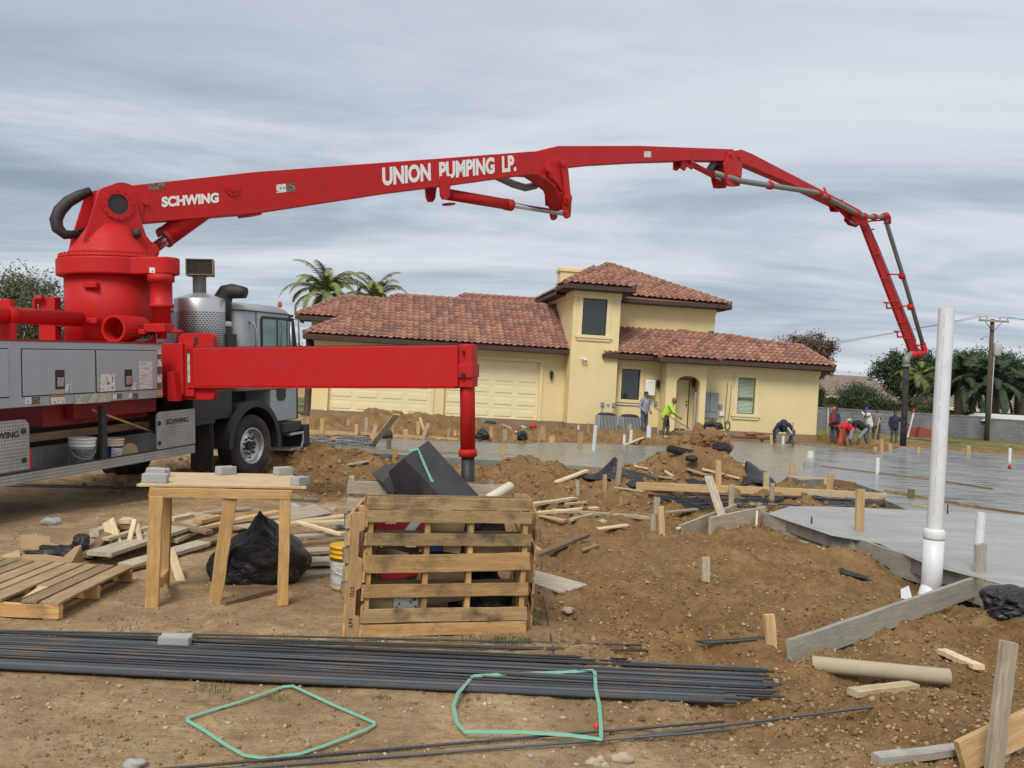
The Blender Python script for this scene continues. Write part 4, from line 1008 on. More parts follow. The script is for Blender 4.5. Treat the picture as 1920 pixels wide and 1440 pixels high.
# conveying pipe along the deck behind the turret
tpart('deck_pipe', RED, lambda M_: M_.tube([(-1.32, -4.2, 1.12), (-1.32, -.02, 1.12)], .105, 20))
for y in (-3.05, -2.2, -1.35):
    tpart('pipe_clamp', RED, lambda M_: (M_.tube([(-1.32, y - .05, 1.12), (-1.32, y + .05, 1.12)], .135, 20), tb(M_, -1.40, -1.24, y - .04, y + .04, 1.2, 1.32), tb(M_, -1.42, -1.22, y - .05, y + .05, .77, 1.02)), 0.006)
_a, _c = trear(74, 606, .5), trear(104, 557, .5)
tpart('pump_bracket', RED, lambda M_: (tb(M_, _a.x, _c.x, .48, .62, .77, _c.z)), 0.012)
tpart('bracket_elbow', RED, lambda M_: M_.tube([(_a.x + .14, .42, _c.z - .02), (_a.x + .03, .42, _c.z - .01), (_a.x - .01, .42, _c.z - .08), (_a.x + .03, .40, _c.z - .30)], .035, 10))
tpart('pump_motor', BLACK, lambda M_: M_.tube([(_c.x + .08, .50, 1.18), (_c.x + .08, .64, 1.18)], .14, 16))
# ---- outrigger
tpart('outrigger_housing', RED, lambda M_: (tb(M_, -.50, .16, .25, .34, .03, .765), M_.prism([(x, .345, z) for x, z in rrect(.03, .60, -.05, .91, .07)], (0, .09, 0)), tb(M_, -.5, .3, .30, .78, .0, .76)), 0.008)
tpart('housing_wedge', RED, lambda M_: M_.prism([(.002, .246, .36), (.10, .246, .36), (.15, .246, -.06), (.002, .246, -.06)], (0, -.14, 0)), 0.006)
tpart('lifting_eye', BLACK, lambda M_: M_.prism([(x, .343, z) for x, z in rrect(.29, .35, .75, .86, .028)], (0, -.004, 0)))
ob = tpart('outrigger_beam', RED, lambda M_: tb(M_, .165, 4.26, .30, .70, .145, .70), 0.012)
tpart('beam_top_strip', BLACK, lambda M_: tb(M_, .22, 4.22, .32, .68, .7005, .712), parent=ob)  # thin black strip drawing the dark gap line along the beam's top edge
tpart('beam_flange', RED, lambda M_: tb(M_, .20, 4.22, .28, .72, .125, .1445), parent=ob)
tpart('reflector', DEC_D, lambda M_: tb(M_, .205, .245, .295, .2995, .20, .62), parent=ob)
tpart('outrigger_leg', RED, lambda M_: (M_.lathe([(.102, -.74), (.102, .72)], 28, Matrix.Translation((4.335, .5, 0))), tb(M_, 4.22, 4.44, .36, .64, .145, .70)), )
tpart('leg_collar', RED, lambda M_: M_.lathe([(.125, -.80), (.125, -.70)], 28, Matrix.Translation((4.335, .5, 0))))
tpart('beam_clamp', RED, lambda M_: (tb(M_, 4.20, 4.455, .33, .67, .27, .45),), 0.006)
_f = TM @ Vector((4.335, .5, -1.4)); _gz = float(gz(np.array([_f.x]), np.array([_f.y]))[0]); _jz = -1.4 - (_f.z - _gz) + .05
tpart('leg_jack', BLACK, lambda M_: (M_.lathe([(.09, _jz + .08), (.09, -.8)], 24, Matrix.Translation((4.335, .5, 0))), M_.lathe([(.26, _jz), (.26, _jz + .05), (.12, _jz + .08)], 24, Matrix.Translation((4.335, .5, 0)))))
tpart('leg_pin', BLACK, lambda M_: (M_.tube([(4.33, .29, .31), (4.33, .345, .31)], .03, 10), M_.tube([(4.33, .29, .62), (4.33, .345, .62)], .018, 10)))
# ---- boom: everything is laid out in the boom's own upright plane
AX = TM @ Vector((-1.45, .75, 2.4))
TIP = at(1706, 690, 33.0)
bd = Vector((TIP.x - AX.x, TIP.y - AX.y, 0)).normalized()
bn = Vector((bd.y, -bd.x, 0))                                # towards the viewer's side
def bp(px, py, off): return TI @ hit(px, py, AX + bn * off, bn)
bnl = TI.to_3x3() @ bn
def bplate(M_, pts, off, th): M_.prism([bp(x, y, off) for x, y in pts], -bnl * th)
def bpart(name, mt, pts, off, th, bevel=.012, parent=None): return tpart(name, mt, lambda M_: bplate(M_, pts, off, th), bevel, parent=parent)
def bcirc(M_, px, py, off, r, th, n=28, hole=0):
    c = bp(px, py, off); X = (TI.to_3x3() @ bd); Z = bnl.cross(X)
    if Z.z < 0: Z = -Z
    if not hole: M_.prism([c + X * (r * math.cos(a_)) + Z * (r * math.sin(a_)) for a_ in np.linspace(0, 2 * math.pi, n, False)], -bnl * th)
    else:
        for k in range(n):
            a0, a1 = 2 * math.pi * k / n, 2 * math.pi * (k + 1) / n
            M_.prism([c + X * (q * math.cos(a_)) + Z * (q * math.sin(a_)) for q, a_ in ((r, a0), (r, a1), (hole, a1), (hole, a0))], -bnl * th)
CHK = [(151, 480), (158, 446), (184, 363), (188, 356), (195, 351), (204, 348), (214, 347), (228, 348), (243, 354), (254, 366), (258, 382), (262, 400), (267, 420), (275, 442), (284, 453), (293, 458), (299, 467), (299, 476), (295, 484), (291, 489), (200, 494)]
tpart('pedestal_cheek', RED, lambda M_: bplate(M_, CHK, .30, .05), .008)
fc = [(x, y) for x, y in CHK]
def far_cheek(M_):
    P = [bp(x, y, .30) - bnl * .62 for x, y in CHK]; M_.prism(P, -bnl * .05)
tpart('pedestal_cheek', RED, far_cheek, .008)
tpart('pedestal_cone', RED, lambda M_: M_.lathe([(.64, 2.08), (.56, 2.18), (.42, 2.38), (.30, 2.56), (.18, 2.62)], 40, TT))
tpart('pivot_ring', RED, lambda M_: (bcirc(M_, 222, 383, .325, .235, .03, 36, .15), [bcirc(M_, 222 + 25 * math.cos(a_), 383 + 25 * math.sin(a_), .34, .013, .02, 6) for a_ in np.linspace(0, 6.283, 12, False)]), .004)
tpart('pivot_bore', BLACK, lambda M_: bcirc(M_, 222, 383, .302, .15, .01, 32))
tpart('pivot_drum', RED, lambda M_: (lambda c: (M_.tube([c - bnl * .36, c + bnl * .24], .30, 30), M_.tube([c - bnl * .40, c - bnl * .30], .27, 30)))(bp(222, 383, 0)))
tpart('clevis_pin', RED, lambda M_: bcirc(M_, 284, 471, .33, .075, .05))
s1 = bpart('first_boom_arm', RED, [(206, 352), (480, 322), (820, 297.3), (1000, 283.6), (1010, 284), (1018, 287), (1032, 287), (1048, 300), (1052, 330), (1043, 353), (1022, 337), (1008, 328), (993, 327), (940, 334), (845, 347), (740, 360), (480, 400), (267, 418), (230, 421), (212, 405), (200, 380)], .22, .44)
tpart('arm_pad', RED, lambda M_: bcirc(M_, 437, 353, .245, .125, .03), .006); tpart('arm_pad_cap', RED, lambda M_: bcirc(M_, 437, 353, .262, .062, .02), .004)
tpart('arm_boss', RED, lambda M_: bcirc(M_, 274, 379, .27, .05, .06), .01)
tpart('arm_lug', RED, lambda M_: (bplate(M_, [(462, 399), (492, 397), (490, 403), (465, 406)], .18, .36),))
tpart('cylinder_lug', RED, lambda M_: (bplate(M_, [(825, 330), (846, 330), (845, 352), (843, 368), (838, 374), (831, 374), (827, 366)], .245, .05), bcirc(M_, 836, 362, .252, .03, .06)), .004)
tpart('cylinder_lug', RED, lambda M_: M_.prism([bp(x, y, .245) - bnl * .46 for x, y in [(825, 345), (846, 345), (845, 352), (843, 368), (838, 374), (831, 374), (827, 366)]], -bnl * .05), .004)
tpart('flange_ring', RED, lambda M_: [bcirc(M_, 842 + k * 2.6, 382, .14 - .05 * (k % 2), .025, .2, 8) for k in range(5)])
s2 = bpart('second_boom_arm', RED, [(1022, 280), (1047, 273.5), (1200, 273.2), (1375, 279.7), (1383, 288), (1378, 302), (1303, 300.5), (1200, 303.5), (1120, 308), (1064, 314), (1060, 322), (1040, 330), (1024, 322)], .20, .38)
s3 = bpart('third_boom_arm', RED, [(1374, 283), (1391, 280), (1412, 289), (1612, 393), (1618, 398), (1609, 405), (1500, 352), (1394, 306), (1378, 302)], .17, .30)
s4 = bpart('last_boom_arm', RED, [(1611, 408), (1622, 402), (1629, 420), (1724, 657), (1716, 667), (1709, 662)], .07, .10)
LEV = [(1023, 312), (1025, 325), (1031, 334), (1038, 337), (1046, 345), (1055, 361), (1058, 376), (1060, 384), (1065, 387), (1071, 383), (1073.5, 371), (1070, 362), (1066, 320), (1064, 300), (1040, 296), (1030, 300)]
def both(M_, pts, off, th, gap): bplate(M_, pts, off, th); M_.prism([bp(x, y, off) - bnl * gap for x, y in pts], -bnl * th)
tpart('elbow_lever', RED, lambda M_: bplate(M_, LEV, .26, .05), .008)
tpart('elbow_lever', RED, lambda M_: M_.prism([bp(x, y, .26) - bnl * .50 for x, y in LEV], -bnl * .05), .008)
tpart('elbow_link', RED, lambda M_: both(M_, [(1052, 303), (1056, 300), (1063, 305), (1066, 340), (1072, 372), (1068, 382), (1060, 380), (1058, 345)], .32, .04, .60), .006)
tpart('elbow_lug', RED, lambda M_: both(M_, [(1057, 372), (1072, 372), (1071, 398), (1070, 406), (1065, 410), (1060, 408), (1057.5, 398)], .22, .05, .42), .006)
tpart('elbow_web', RED, lambda M_: (M_.prism([bp(1047, 345, .2), bp(1059, 385, .2), bp(1059, 393, .2), bp(1040, 350, .2)], -bnl * .40),))
for px, py, r_ in ((1033, 319, .075), (1058, 308, .05), (1066, 371, .06), (1064, 398, .045)):
    tpart('joint_pin', RED, lambda M_: (bcirc(M_, px, py, .36, r_, .10, 20),), .006)
for px, py, o_ in ((1078, 293, .205), (1120, 293, .205), (1265, 288, .205), (1291, 288, .205), (1363, 289, .205), (1411, 304, .175), (1436, 312, .175), (1471, 326, .175), (605, 347, .225), (999, 317, .225)):
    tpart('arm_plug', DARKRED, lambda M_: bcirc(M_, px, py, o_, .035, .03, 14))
tpart('arm_collar', RED, lambda M_: bplate(M_, [(1297, 277), (1302, 277), (1302, 306), (1297, 306)], .215, .41), .004)
tpart('cylinder_lug', RED, lambda M_: both(M_, [(1278, 300), (1302, 300), (1302, 312), (1298, 318), (1290, 312), (1284, 318), (1278, 316)], .13, .04, .24), .004)
tpart('second_elbow', RED, lambda M_: both(M_, [(1368, 284), (1385, 282), (1393, 300), (1391, 330), (1387, 349), (1376, 350), (1365, 349), (1362, 338), (1357, 306), (1362, 300)], .24, .04, .44), .006)
tpart('elbow_web', RED, lambda M_: M_.prism([bp(x, y, .19) for x, y in [(1358, 316), (1390, 318), (1389, 338), (1363, 340)]], -bnl * .38))
for px, py, r_ in ((1372, 290, .06), (1388, 294, .05), (1389, 330, .05), (1369, 346, .045)): tpart('joint_pin', RED, lambda M_: bcirc(M_, px, py, .28, r_, .08, 18), .005)
tpart('third_elbow', RED, lambda M_: both(M_, [(1602, 396), (1625, 402), (1628, 418), (1620, 425), (1606, 421), (1598, 412)], .15, .03, .27), .005)
tpart('arm_sticker', DEC_A, lambda M_: bplate(M_, [(1208, 284), (1221, 284), (1221, 294.5), (1208, 295)], .205, .004)); tpart('arm_sticker', DEC_B, lambda M_: bplate(M_, [(278, 345), (309, 342), (310, 353.5), (279, 357)], .225, .004)); tpart('arm_sticker', DEC_A, lambda M_: bplate(M_, [(518, 346), (536, 344.5), (537, 360), (519, 362)], .225, .004)); tpart('arm_sticker', DEC_B, lambda M_: bplate(M_, [(536.2, 344.5), (553, 343), (554, 359), (537.2, 360)], .225, .004))
# cylinders
def cyl(name, a_, c_, r_, mt, n=24): return tpart(name, mt, lambda M_: M_.tube([a_, c_], r_, n, smooth=True))
cyl('lift_cylinder', bp(437, 354, 0), bp(309, 445, 0), .165, RED); cyl('lift_rod', bp(437, 354, 0), bp(283, 470, 0), .085, CHROME); cyl('cylinder_gland', bp(312, 443, 0), bp(306, 447, 0), .172, DARKRED)  # the gland's darker red stands in for the shadow at the barrel end
cyl('arm_cylinder', bp(836, 364, 0), bp(955, 384, 0), .115, RED); cyl('cylinder_gland', bp(948, 383, 0), bp(959, 385, 0), .125, RED); cyl('arm_rod', bp(836, 364, 0), bp(1062, 401, 0), .06, CHROME)
cyl('arm_cylinder', bp(1293, 306, 0), bp(1339, 330, 0), .075, RED); cyl('arm_rod', bp(1339, 330, 0), bp(1374, 345, 0), .038, CHROME)
tpart('cylinder_lug', RED, lambda M_: both(M_, [(1563, 380), (1582, 389), (1582, 397), (1568, 396)], .10, .03, .18), .004)
cyl('arm_cylinder', bp(1570, 389, 0), bp(1592, 412, 0), .05, RED); cyl('arm_rod', bp(1592, 412, 0), bp(1604, 421, 0), .03, CHROME)
# concrete line: bends under the first elbow, then along the outer arms
tpart('concrete_line', PIPE_GREY, lambda M_: M_.tube([bp(930, 330, -.45), bp(962, 345, -.45), bp(985, 352, -.42), bp(1003, 348, -.38), bp(1015, 335, -.36)], .085, 14))
tpart('concrete_line', PIPE_GREY, lambda M_: M_.tube([bp(1330, 318, -.1), bp(1338, 306, -.1), bp(1350, 306, -.1)], .09, 14))
tpart('concrete_line', PIPE_GREY, lambda M_: M_.tube([bp(1338, 324, .05), bp(1387, 339, .30), bp(1444, 348, .30), bp(1531, 361, .30), bp(1552, 371, .32), bp(1606, 400, .32), bp(1620, 406, .32), bp(1640, 407, .32), bp(1660, 406, .30)], .078, 16))
tpart('concrete_line', PIPE_GREY, lambda M_: M_.tube([bp(1661, 408, .28), bp(1664, 424, .28), bp(1700, 540, .28), bp(1733, 655, .28)], .075, 16))
def clampat(px, py, off, qx, qy, r_=.115): tpart('line_clamp', RED, lambda M_: M_.tube([bp(px, py, off), bp(qx, qy, off)], r_, 14))
for q in ((1441, 347.5, .30, 1446, 348.3), (1533, 361, .30, 1538, 364), (1547, 368, .31, 1552, 371), (1604, 399, .32, 1609, 401.5), (1617, 405, .32, 1622, 406), (1637, 407, .32, 1640, 407), (1690, 514, .28, 1692, 520), (1706, 572, .28, 1708, 578)): clampat(*q)
tpart('line_elbow', RED, lambda M_: M_.tube([bp(1655, 407, .30), bp(1661, 404, .30), bp(1664, 408, .28), bp(1664, 420, .28)], .12, 14)); tpart('line_elbow', RED, lambda M_: M_.tube([bp(1730, 645, .28), bp(1734, 658, .28), bp(1728, 663, .28), bp(1708, 666, .28)], .11, 14))
for a_, c_ in (((1444, 330), (1444, 346)), ((1628, 415), (1662, 412)), ((1662, 514), (1690, 515)), ((1682, 574), (1707, 574)), ((1712, 644), (1728, 650)), ((1545, 352), (1552, 370)), ((1578, 375), (1584, 388))):
    tpart('line_bracket', RED, lambda M_: M_.bar(bp(*a_, .06), bp(*c_, .28), .05, .05))
for k, (px, py) in enumerate(((1632, 430), (1645, 474), (1660, 520), (1678, 562), (1692, 602), (1702, 632))):
    tpart('hose_guide', RED, lambda M_: M_.bar(bp(px - 8, py + 2, .13), bp(px + 6, py, .13), .06, .05))
tpart('arm_hose', BLACK, lambda M_: M_.tube([bp(1628, 420, .15), bp(1650, 470, .15), bp(1690, 570, .15), bp(1718, 640, .15)], .015, 6))
for px, py in ((1663, 574), (1683, 628)):
    tpart('hose_hook', RED, lambda M_: (M_.tube([bp(px + 18, py + 3, .05), bp(px, py + 4, .05), bp(px - 1, py - 6, .05)], .03, 8), M_.tube([bp(px - 6, py - 7, .05), bp(px + 3, py - 6, .05)], .03, 8)))
tpart('end_elbow', PIPE_GREY, lambda M_: M_.tube([bp(1716, 664, .24), bp(1708, 664, .24), bp(1702, 668, .24), bp(1699, 675, .24), bp(1699, 686, .24)], [.10, .11, .125, .13, .13], 16)); tpart('end_clamp', PIPE_GREY, lambda M_: M_.tube([bp(1699, 683, .24), bp(1699, 688, .24)], .15, 16))
tpart('end_hose', RUBBER, lambda M_: M_.tube([bp(1699, 686, .24), bp(1698, 720, .24), bp(1696, 770, .24), bp(1693, 836, .24)], .11, 16))
tpart('hose_loop', BLACK, lambda M_: M_.tube([bp(170, 358, -.33), bp(150, 366, -.35), bp(128, 378, -.38), bp(112, 395, -.40), bp(105, 412, -.40), bp(108, 428, -.38), bp(122, 440, -.36), bp(150, 440, -.33)], [.065, .08, .09, .095, .095, .09, .075, .05], 14))
tpart('hose_bundle', BLACK, lambda M_: [M_.tube([bp(112, 428 + 3 * k, -.36), bp(130, 437 + 4 * k, -.36), bp(165, 428 + 9 * k, -.28)], .028, 8) for k in range(3)])
tpart('horn', BLACK, lambda M_: (M_.lathe([(.05, 0), (.065, .06), (.05, .12), (.01, .14)], 14, Matrix.Translation(bp(257, 445, .38)))))
tpart('signal_cable', BLACK, lambda M_: M_.tube([bp(157, 446, .33), bp(190, 459, .33), bp(212, 462, .33), bp(235, 455, .33), bp(253, 446, .33)], .008, 6))
# lettering
def text_mesh(txt, bold=0.0):
    cu_ = bpy.data.curves.new('lettering', 'FONT'); cu_.body = txt; cu_.size = 1; cu_.offset = bold; cu_.extrude = 0.0; cu_.resolution_u = 4
    o = bpy.data.objects.new('tmp', cu_); COL.objects.link(o)
    dg = bpy.context.evaluated_depsgraph_get()
    me = bpy.data.meshes.new_from_object(o.evaluated_get(dg))
    bpy.data.objects.remove(o); bpy.data.curves.remove(cu_)
    V = np.array([q.co[:] for q in me.vertices]); V[:, 0] -= V[:, 0].min(); V[:, 1] -= V[:, 1].min()
    V[:, 0] /= V[:, 0].max(); V[:, 1] /= V[:, 1].max()
    me.vertices.foreach_set('co', V.ravel())
    return me
def lettering(txt, BL, BRp, TLp, mt, lift, nrm, parent, bold=0.02, heavy=None):
    """fit a line of text to the parallelogram BL-BR-TL (points in the truck's frame)"""
    me = text_mesh(txt, bold)
    BL, BRp, TLp = Vector(BL), Vector(BRp), Vector(TLp)
    for q in me.vertices: q.co = BL + (BRp - BL) * q.co.x + (TLp - BL) * q.co.y + nrm * lift
    me.materials.clear(); me.materials.append(mt)
    return link('lettering', me, parent)
lettering('SCHWING', bp(303, 389, .22), bp(410, 380, .22), bp(302.5, 369, .22), WHITE, .006, bnl, s1, .055)
lettering('UNION  PUMPING  LP.', bp(717, 349, .22), bp(968, 321, .22), bp(716, 314, .22), WHITE, .006, bnl, s1, .048)
X_ = Vector((1, 0, 0))
lettering('SCHWING', tside(311, 796), tside(353, 791), tside(311, 786.5), BLACK, .004, X_, pr, .025)
lettering('SCHWING', tside(-34, 827), tside(35, 820), tside(-34, 814), BLACK, .004, X_, pl_, .025)
# ---- things carried in the side tray
def on_tray(x, y): return TM @ Vector((x, y, -.849))
def bucket(name, label, loc, h, r0, r1, body, lid, band, lab=None, up=None):
    t = thing(name, label, 'bucket', mat=basis((1, 0, 0), up or (0, 0, 1), loc))
    M_ = MB(); M_.lathe([(r0 * .97, 0), (r0, .01), (r1, h * .72), (r1 + .004, h * .72)], 28); M_.build('pail', body, t)
    M_ = MB(); M_.lathe([(r1, h * .722), (r1 + .012, h * .74), (r1 + .012, h * .765), (r1 + .002, h * .775), (r1 + .004, h * .84), (r1 + .014, h * .85), (r1 + .014, h * .875), (r1 + .004, h * .885), (r1 + .006, h * .95), (r1 + .018, h * .955), (r1 + .018, h), (r1 - .01, h * 1.005), (.0, h * .985)], 28); M_.build('lid', lid, t)
    M_ = MB()
    n = 12; a0, a1 = band
    for k in range(n):
        t0, t1 = R(a0 + (a1 - a0) * k / n), R(a0 + (a1 - a0) * (k + 1) / n)
        q = []
        for t_, zf in ((t0, .06), (t1, .06), (t1, .66), (t0, .66)):
            rr = r0 + (r1 - r0) * zf / .72 + .002; q.append((rr * math.cos(t_), rr * math.sin(t_), h * zf))
        M_.add(q, [(0, 1, 2, 3)])
    M_.build('paper_label', lab or DEC_C, t)
    M_ = MB(); M_.tube([((r1 + .012) * math.cos(a_), (r1 + .012) * math.sin(a_), h * (.74 - .38 * math.sin((a_ - R(a0)) / (R(a1 - a0)) * math.pi))) for a_ in np.linspace(R(a0), R(a1), 12)], .0035, 5); M_.build('handle', ALU, t)
    return t
BLUE = paint('blue_plastic', (0.016, 0.07, 0.33), 0.35, dirt=.15); YEL = paint('yellow_plastic', (0.72, 0.40, 0.015), 0.35, dirt=.12); CREAMP = paint('cream_plastic', (0.62, 0.55, 0.42), 0.45, dirt=.3)
DEC_DK = decal_mat('dark_label', (0.09, 0.10, 0.10), (0.3, 0.32, 0.32), 18, 90, 0.62)
tup2 = tz_
bucket('paint_bucket', 'white plastic bucket with a dark label standing in the truck side tray', on_tray(-.22, tside(151, 850, -.22).y), .40, .135, .152, PVC, PVC, (-130, 30), DEC_DK, tup2)
bucket('paint_bucket', 'blue plastic bucket with a cream lid in the truck side tray, beside the white one', on_tray(-.24, tside(205, 845, -.24).y), .34, .14, .155, BLUE, CREAMP, (-60, 10), None, tup2)
m, nt, b = newmat('cut_log'); v = coords(nt); wv = nd(nt, 'ShaderNodeTexWave', {'Vector': v, 'Scale': 12.0, 'Distortion': 1.5}, wave_type='RINGS')
nt.links.new(mixc(nt, ramp(nt, wv.outputs[0], [(0.2, 0.0), (0.8, 0.4)]), (0.46, 0.35, 0.19), (0.30, 0.2, 0.10)), b.inputs['Base Color']); b.inputs['Roughness'].default_value = 0.8
LOGEND = m
lg = thing('log', 'short round cut log lying in the truck side tray beside the blue bucket', 'log', mat=basis(TM.to_3x3() @ Vector((1, -.35, 0)), tup2, TM @ Vector((-.36, tside(246, 838, -.2).y, -.849 + .125))))
M_ = MB(); M_.tube([(-.2, 0, 0), (.2, 0, 0)], .125, 22); M_.build('bark', W_BROWN, lg); M_ = MB(); M_.tube([(.2, 0, 0), (.204, 0, 0)], .118, 22); M_.build('cut_face', LOGEND, lg)
tb_ = MB(); tb_.bar((-1.5, 0, 0), (1.5, 0, 0), .10, .10)
tag(tb_.build('timber', W_BROWN, mat=basis(td, tup2, TM @ Vector((-.48, -1.2, -.41))), bevel=.006), 'long brown timber lying along the truck tray behind the buckets', 'timber')
tb_ = MB(); tb_.tube([(-.75, 0, 0), (.75, 0, 0)], .016, 8)
a_, c_ = TM @ tside(178, 770, -.15), TM @ tside(300, 815, -.15)
tag(tb_.build('broom_stick', W_TAN, mat=basis(c_ - a_, tup2, (a_ + c_) / 2)), 'thin wooden stick leaning in the truck side tray above the blue bucket', 'stick')
# ================================================================ TREES, WALLS AND HOUSES BEYOND
def leafmat(name, cols, rough=0.7, sub=0.0):
    m, nt, b = newmat(name)
    ge = nt.nodes.new('ShaderNodeNewGeometry')
    col = ramp(nt, ge.outputs['Random Per Island'], [(i / (len(cols) - 1), c) for i, c in enumerate(cols)])
    n_ = nz(nt, coords(nt), 0.9, 3, 0.6)
    nt.links.new(mixc(nt, ramp(nt, n_, [(0.35, 0.35), (0.6, 0.0)]), col, tuple(q * 0.6 for q in cols[0])), b.inputs['Base Color'])
    b.inputs['Roughness'].default_value = rough; b.inputs['Specular IOR Level'].default_value = 0.25
    return m
LF_OLIVE = leafmat('olive_leaves', [(0.07, 0.085, 0.04), (0.12, 0.135, 0.065), (0.19, 0.20, 0.11)])
LF_DARK = leafmat('dark_leaves', [(0.025, 0.045, 0.02), (0.05, 0.08, 0.033), (0.085, 0.12, 0.05)])
LF_MID = leafmat('green_leaves', [(0.04, 0.065, 0.02), (0.075, 0.11, 0.035), (0.12, 0.15, 0.055)])
LF_BROWN = leafmat('brown_leaves', [(0.085, 0.055, 0.037), (0.14, 0.092, 0.062), (0.20, 0.14, 0.10)])
LF_PALM = leafmat('palm_leaflets', [(0.11, 0.145, 0.045), (0.19, 0.22, 0.07), (0.30, 0.30, 0.11)])
LF_DPALM = leafmat('date_palm_leaflets', [(0.025, 0.045, 0.022), (0.05, 0.08, 0.04), (0.085, 0.12, 0.06)])
BARK = paint('bark', (0.10, 0.075, 0.055), 0.9, dirt=0.3, bumpy=.5)
rng = np.random.default_rng(11)
def leaf_mesh(name, C, size, mat, parent, flat=0.35):
    """one small kite-shaped leaf per row of C"""
    n = len(C)
    a = rng.normal(size=(n, 3)); a /= np.linalg.norm(a, axis=1)[:, None]
    b_ = rng.normal(size=(n, 3)); b_ -= (b_ * a).sum(1)[:, None] * a; b_ /= np.linalg.norm(b_, axis=1)[:, None]
    s = (size * (0.6 + 0.8 * rng.random(n)))[:, None]
    V = np.stack([C - a * s, C + b_ * s * flat, C + a * s, C - b_ * s * flat], 1).reshape(-1, 3)
    me = bpy.data.meshes.new(name)
    me.vertices.add(len(V)); me.vertices.foreach_set('co', V.ravel())
    me.loops.add(4 * n); me.loops.foreach_set('vertex_index', np.arange(4 * n))
    me.polygons.add(n); me.polygons.foreach_set('loop_start', np.arange(0, 4 * n, 4)); me.polygons.foreach_set('loop_total', np.full(n, 4))
    me.update(calc_edges=True); me.materials.append(mat)
    return link(name, me, parent)
def tree(name, label, px, py_top, D, width, mat, px_base=None, clumps=60, per=130, leaf=0.09, cr_=0.55, squash=0.8, cat='tree', group=None, trunk=True, low=0.25, density=1.0, zb=None):
    """crown between py_top and its low rim, width in photo pixels; the trunk stands on the ground at depth D"""
    W_ = width * D / FPX; top = at(px, py_top, D).z; zb = gzs(at(px, 760, D).x, D) - .1 if zb is None else zb
    base = Vector((at(px, 760, D).x, D, zb))
    H_ = top - zb
    t = thing(name, label, cat, base, group)
    hc = H_ * (1 - low) / 2; cz = H_ * low + hc
    P = []
    branches = []
    for k in range(clumps):
        v = rng.normal(size=3); v /= np.linalg.norm(v); rr = (0.45 + 0.55 * rng.random()) if rng.random() < .8 else rng.random() * .5
        lump = 0.82 + 0.36 * (vnoise(np.array([v[0] * 1.7 + px]), np.array([v[2] * 1.7 + D]), 3)[0] + .5 * v[2] * 0)
        c = np.array([v[0] * W_ / 2, v[1] * W_ / 2, v[2] * hc]) * rr * lump
        c[2] += cz
        branches.append(c)
        r_ = cr_ * (0.55 + 0.75 * rng.random())
        q = rng.normal(size=(per, 3)) * r_ * np.array([0.55, 0.55, 0.55 * squash])
        P.append(c + q)
    P = np.concatenate(P); P = P[P[:, 2] > 0.05]
    leaf_mesh('crown', P, leaf, mat, t)
    if trunk:
        M_ = MB(); tr = max(.06, H_ * .022)
        fork = Vector((0, 0, H_ * max(.18, low * .9)))
        M_.tube([(0, 0, -.2), (tr * .2, 0, fork.z * .5), fork], [tr * 1.3, tr, tr * .8], 8)
        for c in branches[:max(8, clumps // 3)]:
            c = Vector(c); mid = fork.lerp(c, .5) + Vector((rng.normal() * .1, rng.normal() * .1, H_ * .03))
            M_.tube([fork, mid, c], [tr * .55, tr * .32, tr * .08], 5)
        M_.build('trunk', BARK, t)
    return t
def frond_pts(base, az, el, L, droop, n=14):
    p = Vector(base); out = [p.copy()]
    e_ = el
    for i in range(n):
        d = Vector((math.cos(az) * math.cos(e_), math.sin(az) * math.cos(e_), math.sin(e_)))
        p = p + d * (L / n); out.append(p.copy()); e_ -= droop / n * (0.4 + 1.4 * i / n)
    return out
def palm(name, label, px, py_c, D, L, nf, mat, trunk_r, droop=1.7, leafw=0.022, leafl=0.42, py_base=None, fat=False, els=(-.5, 1.45), group=None, wid=1.0):
    c = at(px, py_c, D); zb = gzs(c.x, D) - .1
    t = thing(name, label, 'palm tree', (c.x, D, zb), group)
    H_ = c.z - zb
    F_ = MB()
    for k in range(nf):
        az = k * 2.39996 + rng.normal() * .15; el = els[0] + (els[1] - els[0]) * ((k + .5) / nf) ** .8 + rng.normal() * .08
        l_ = L * (0.85 + .3 * rng.random())
        pts = frond_pts((0, 0, H_ - .05), az, el, l_, droop * (0.8 + .4 * rng.random()))
        F_.tube(pts, [.03 * (1 - .85 * i / len(pts)) + .004 for i in range(len(pts))], 4)
        side = Vector((-math.sin(az), math.cos(az), 0))
        for i in range(2, len(pts) - 1):
            tdir = (pts[i + 1] - pts[i]).normalized(); up_ = side.cross(tdir)
            for j in range(5):
                p = pts[i].lerp(pts[i + 1], j / 5); ll = leafl * math.sin(math.pi * min(1, (i + j / 5) / len(pts) * .9 + .14)) ** .6 * (.8 + .4 * rng.random())
                for sg in (-1, 1):
                    d = (side * sg * wid + tdir * .75 - up_ * (.15 - .5 * rng.random()) + Vector((0, 0, -.35))).normalized()
                    w_ = tdir * leafw
                    F_.add([p - w_, p + d * ll * .5 - w_ * .9 + Vector((0, 0, .01)), p + d * ll + Vector((0, 0, -.10 * ll)), p + d * ll * .5 + w_ * .9, p + w_], [(0, 1, 2, 3, 4)])
    F_.build('fronds', mat, t)
    M_ = MB()
    if fat:
        n = max(6, int(H_ / .16)); pr_ = []
        for i in range(n):
            z = H_ * i / n; r_ = trunk_r * (1 + .12 * math.sin(3 * z / H_) + .15 * (z / H_) ** 4); pr_ += [(r_ * .9, z), (r_ * 1.13, z + .09)]
        M_.lathe(pr_ + [(trunk_r * 1.35, H_ - .1), (trunk_r * .5, H_ + .1)], 10)
    else: M_.tube([(0, 0, -.2), (.03, 0, H_ * .5), (0, 0, H_)], [trunk_r * 1.2, trunk_r, trunk_r * .9], 10)
    M_.build('trunk', BARK, t)
    return t
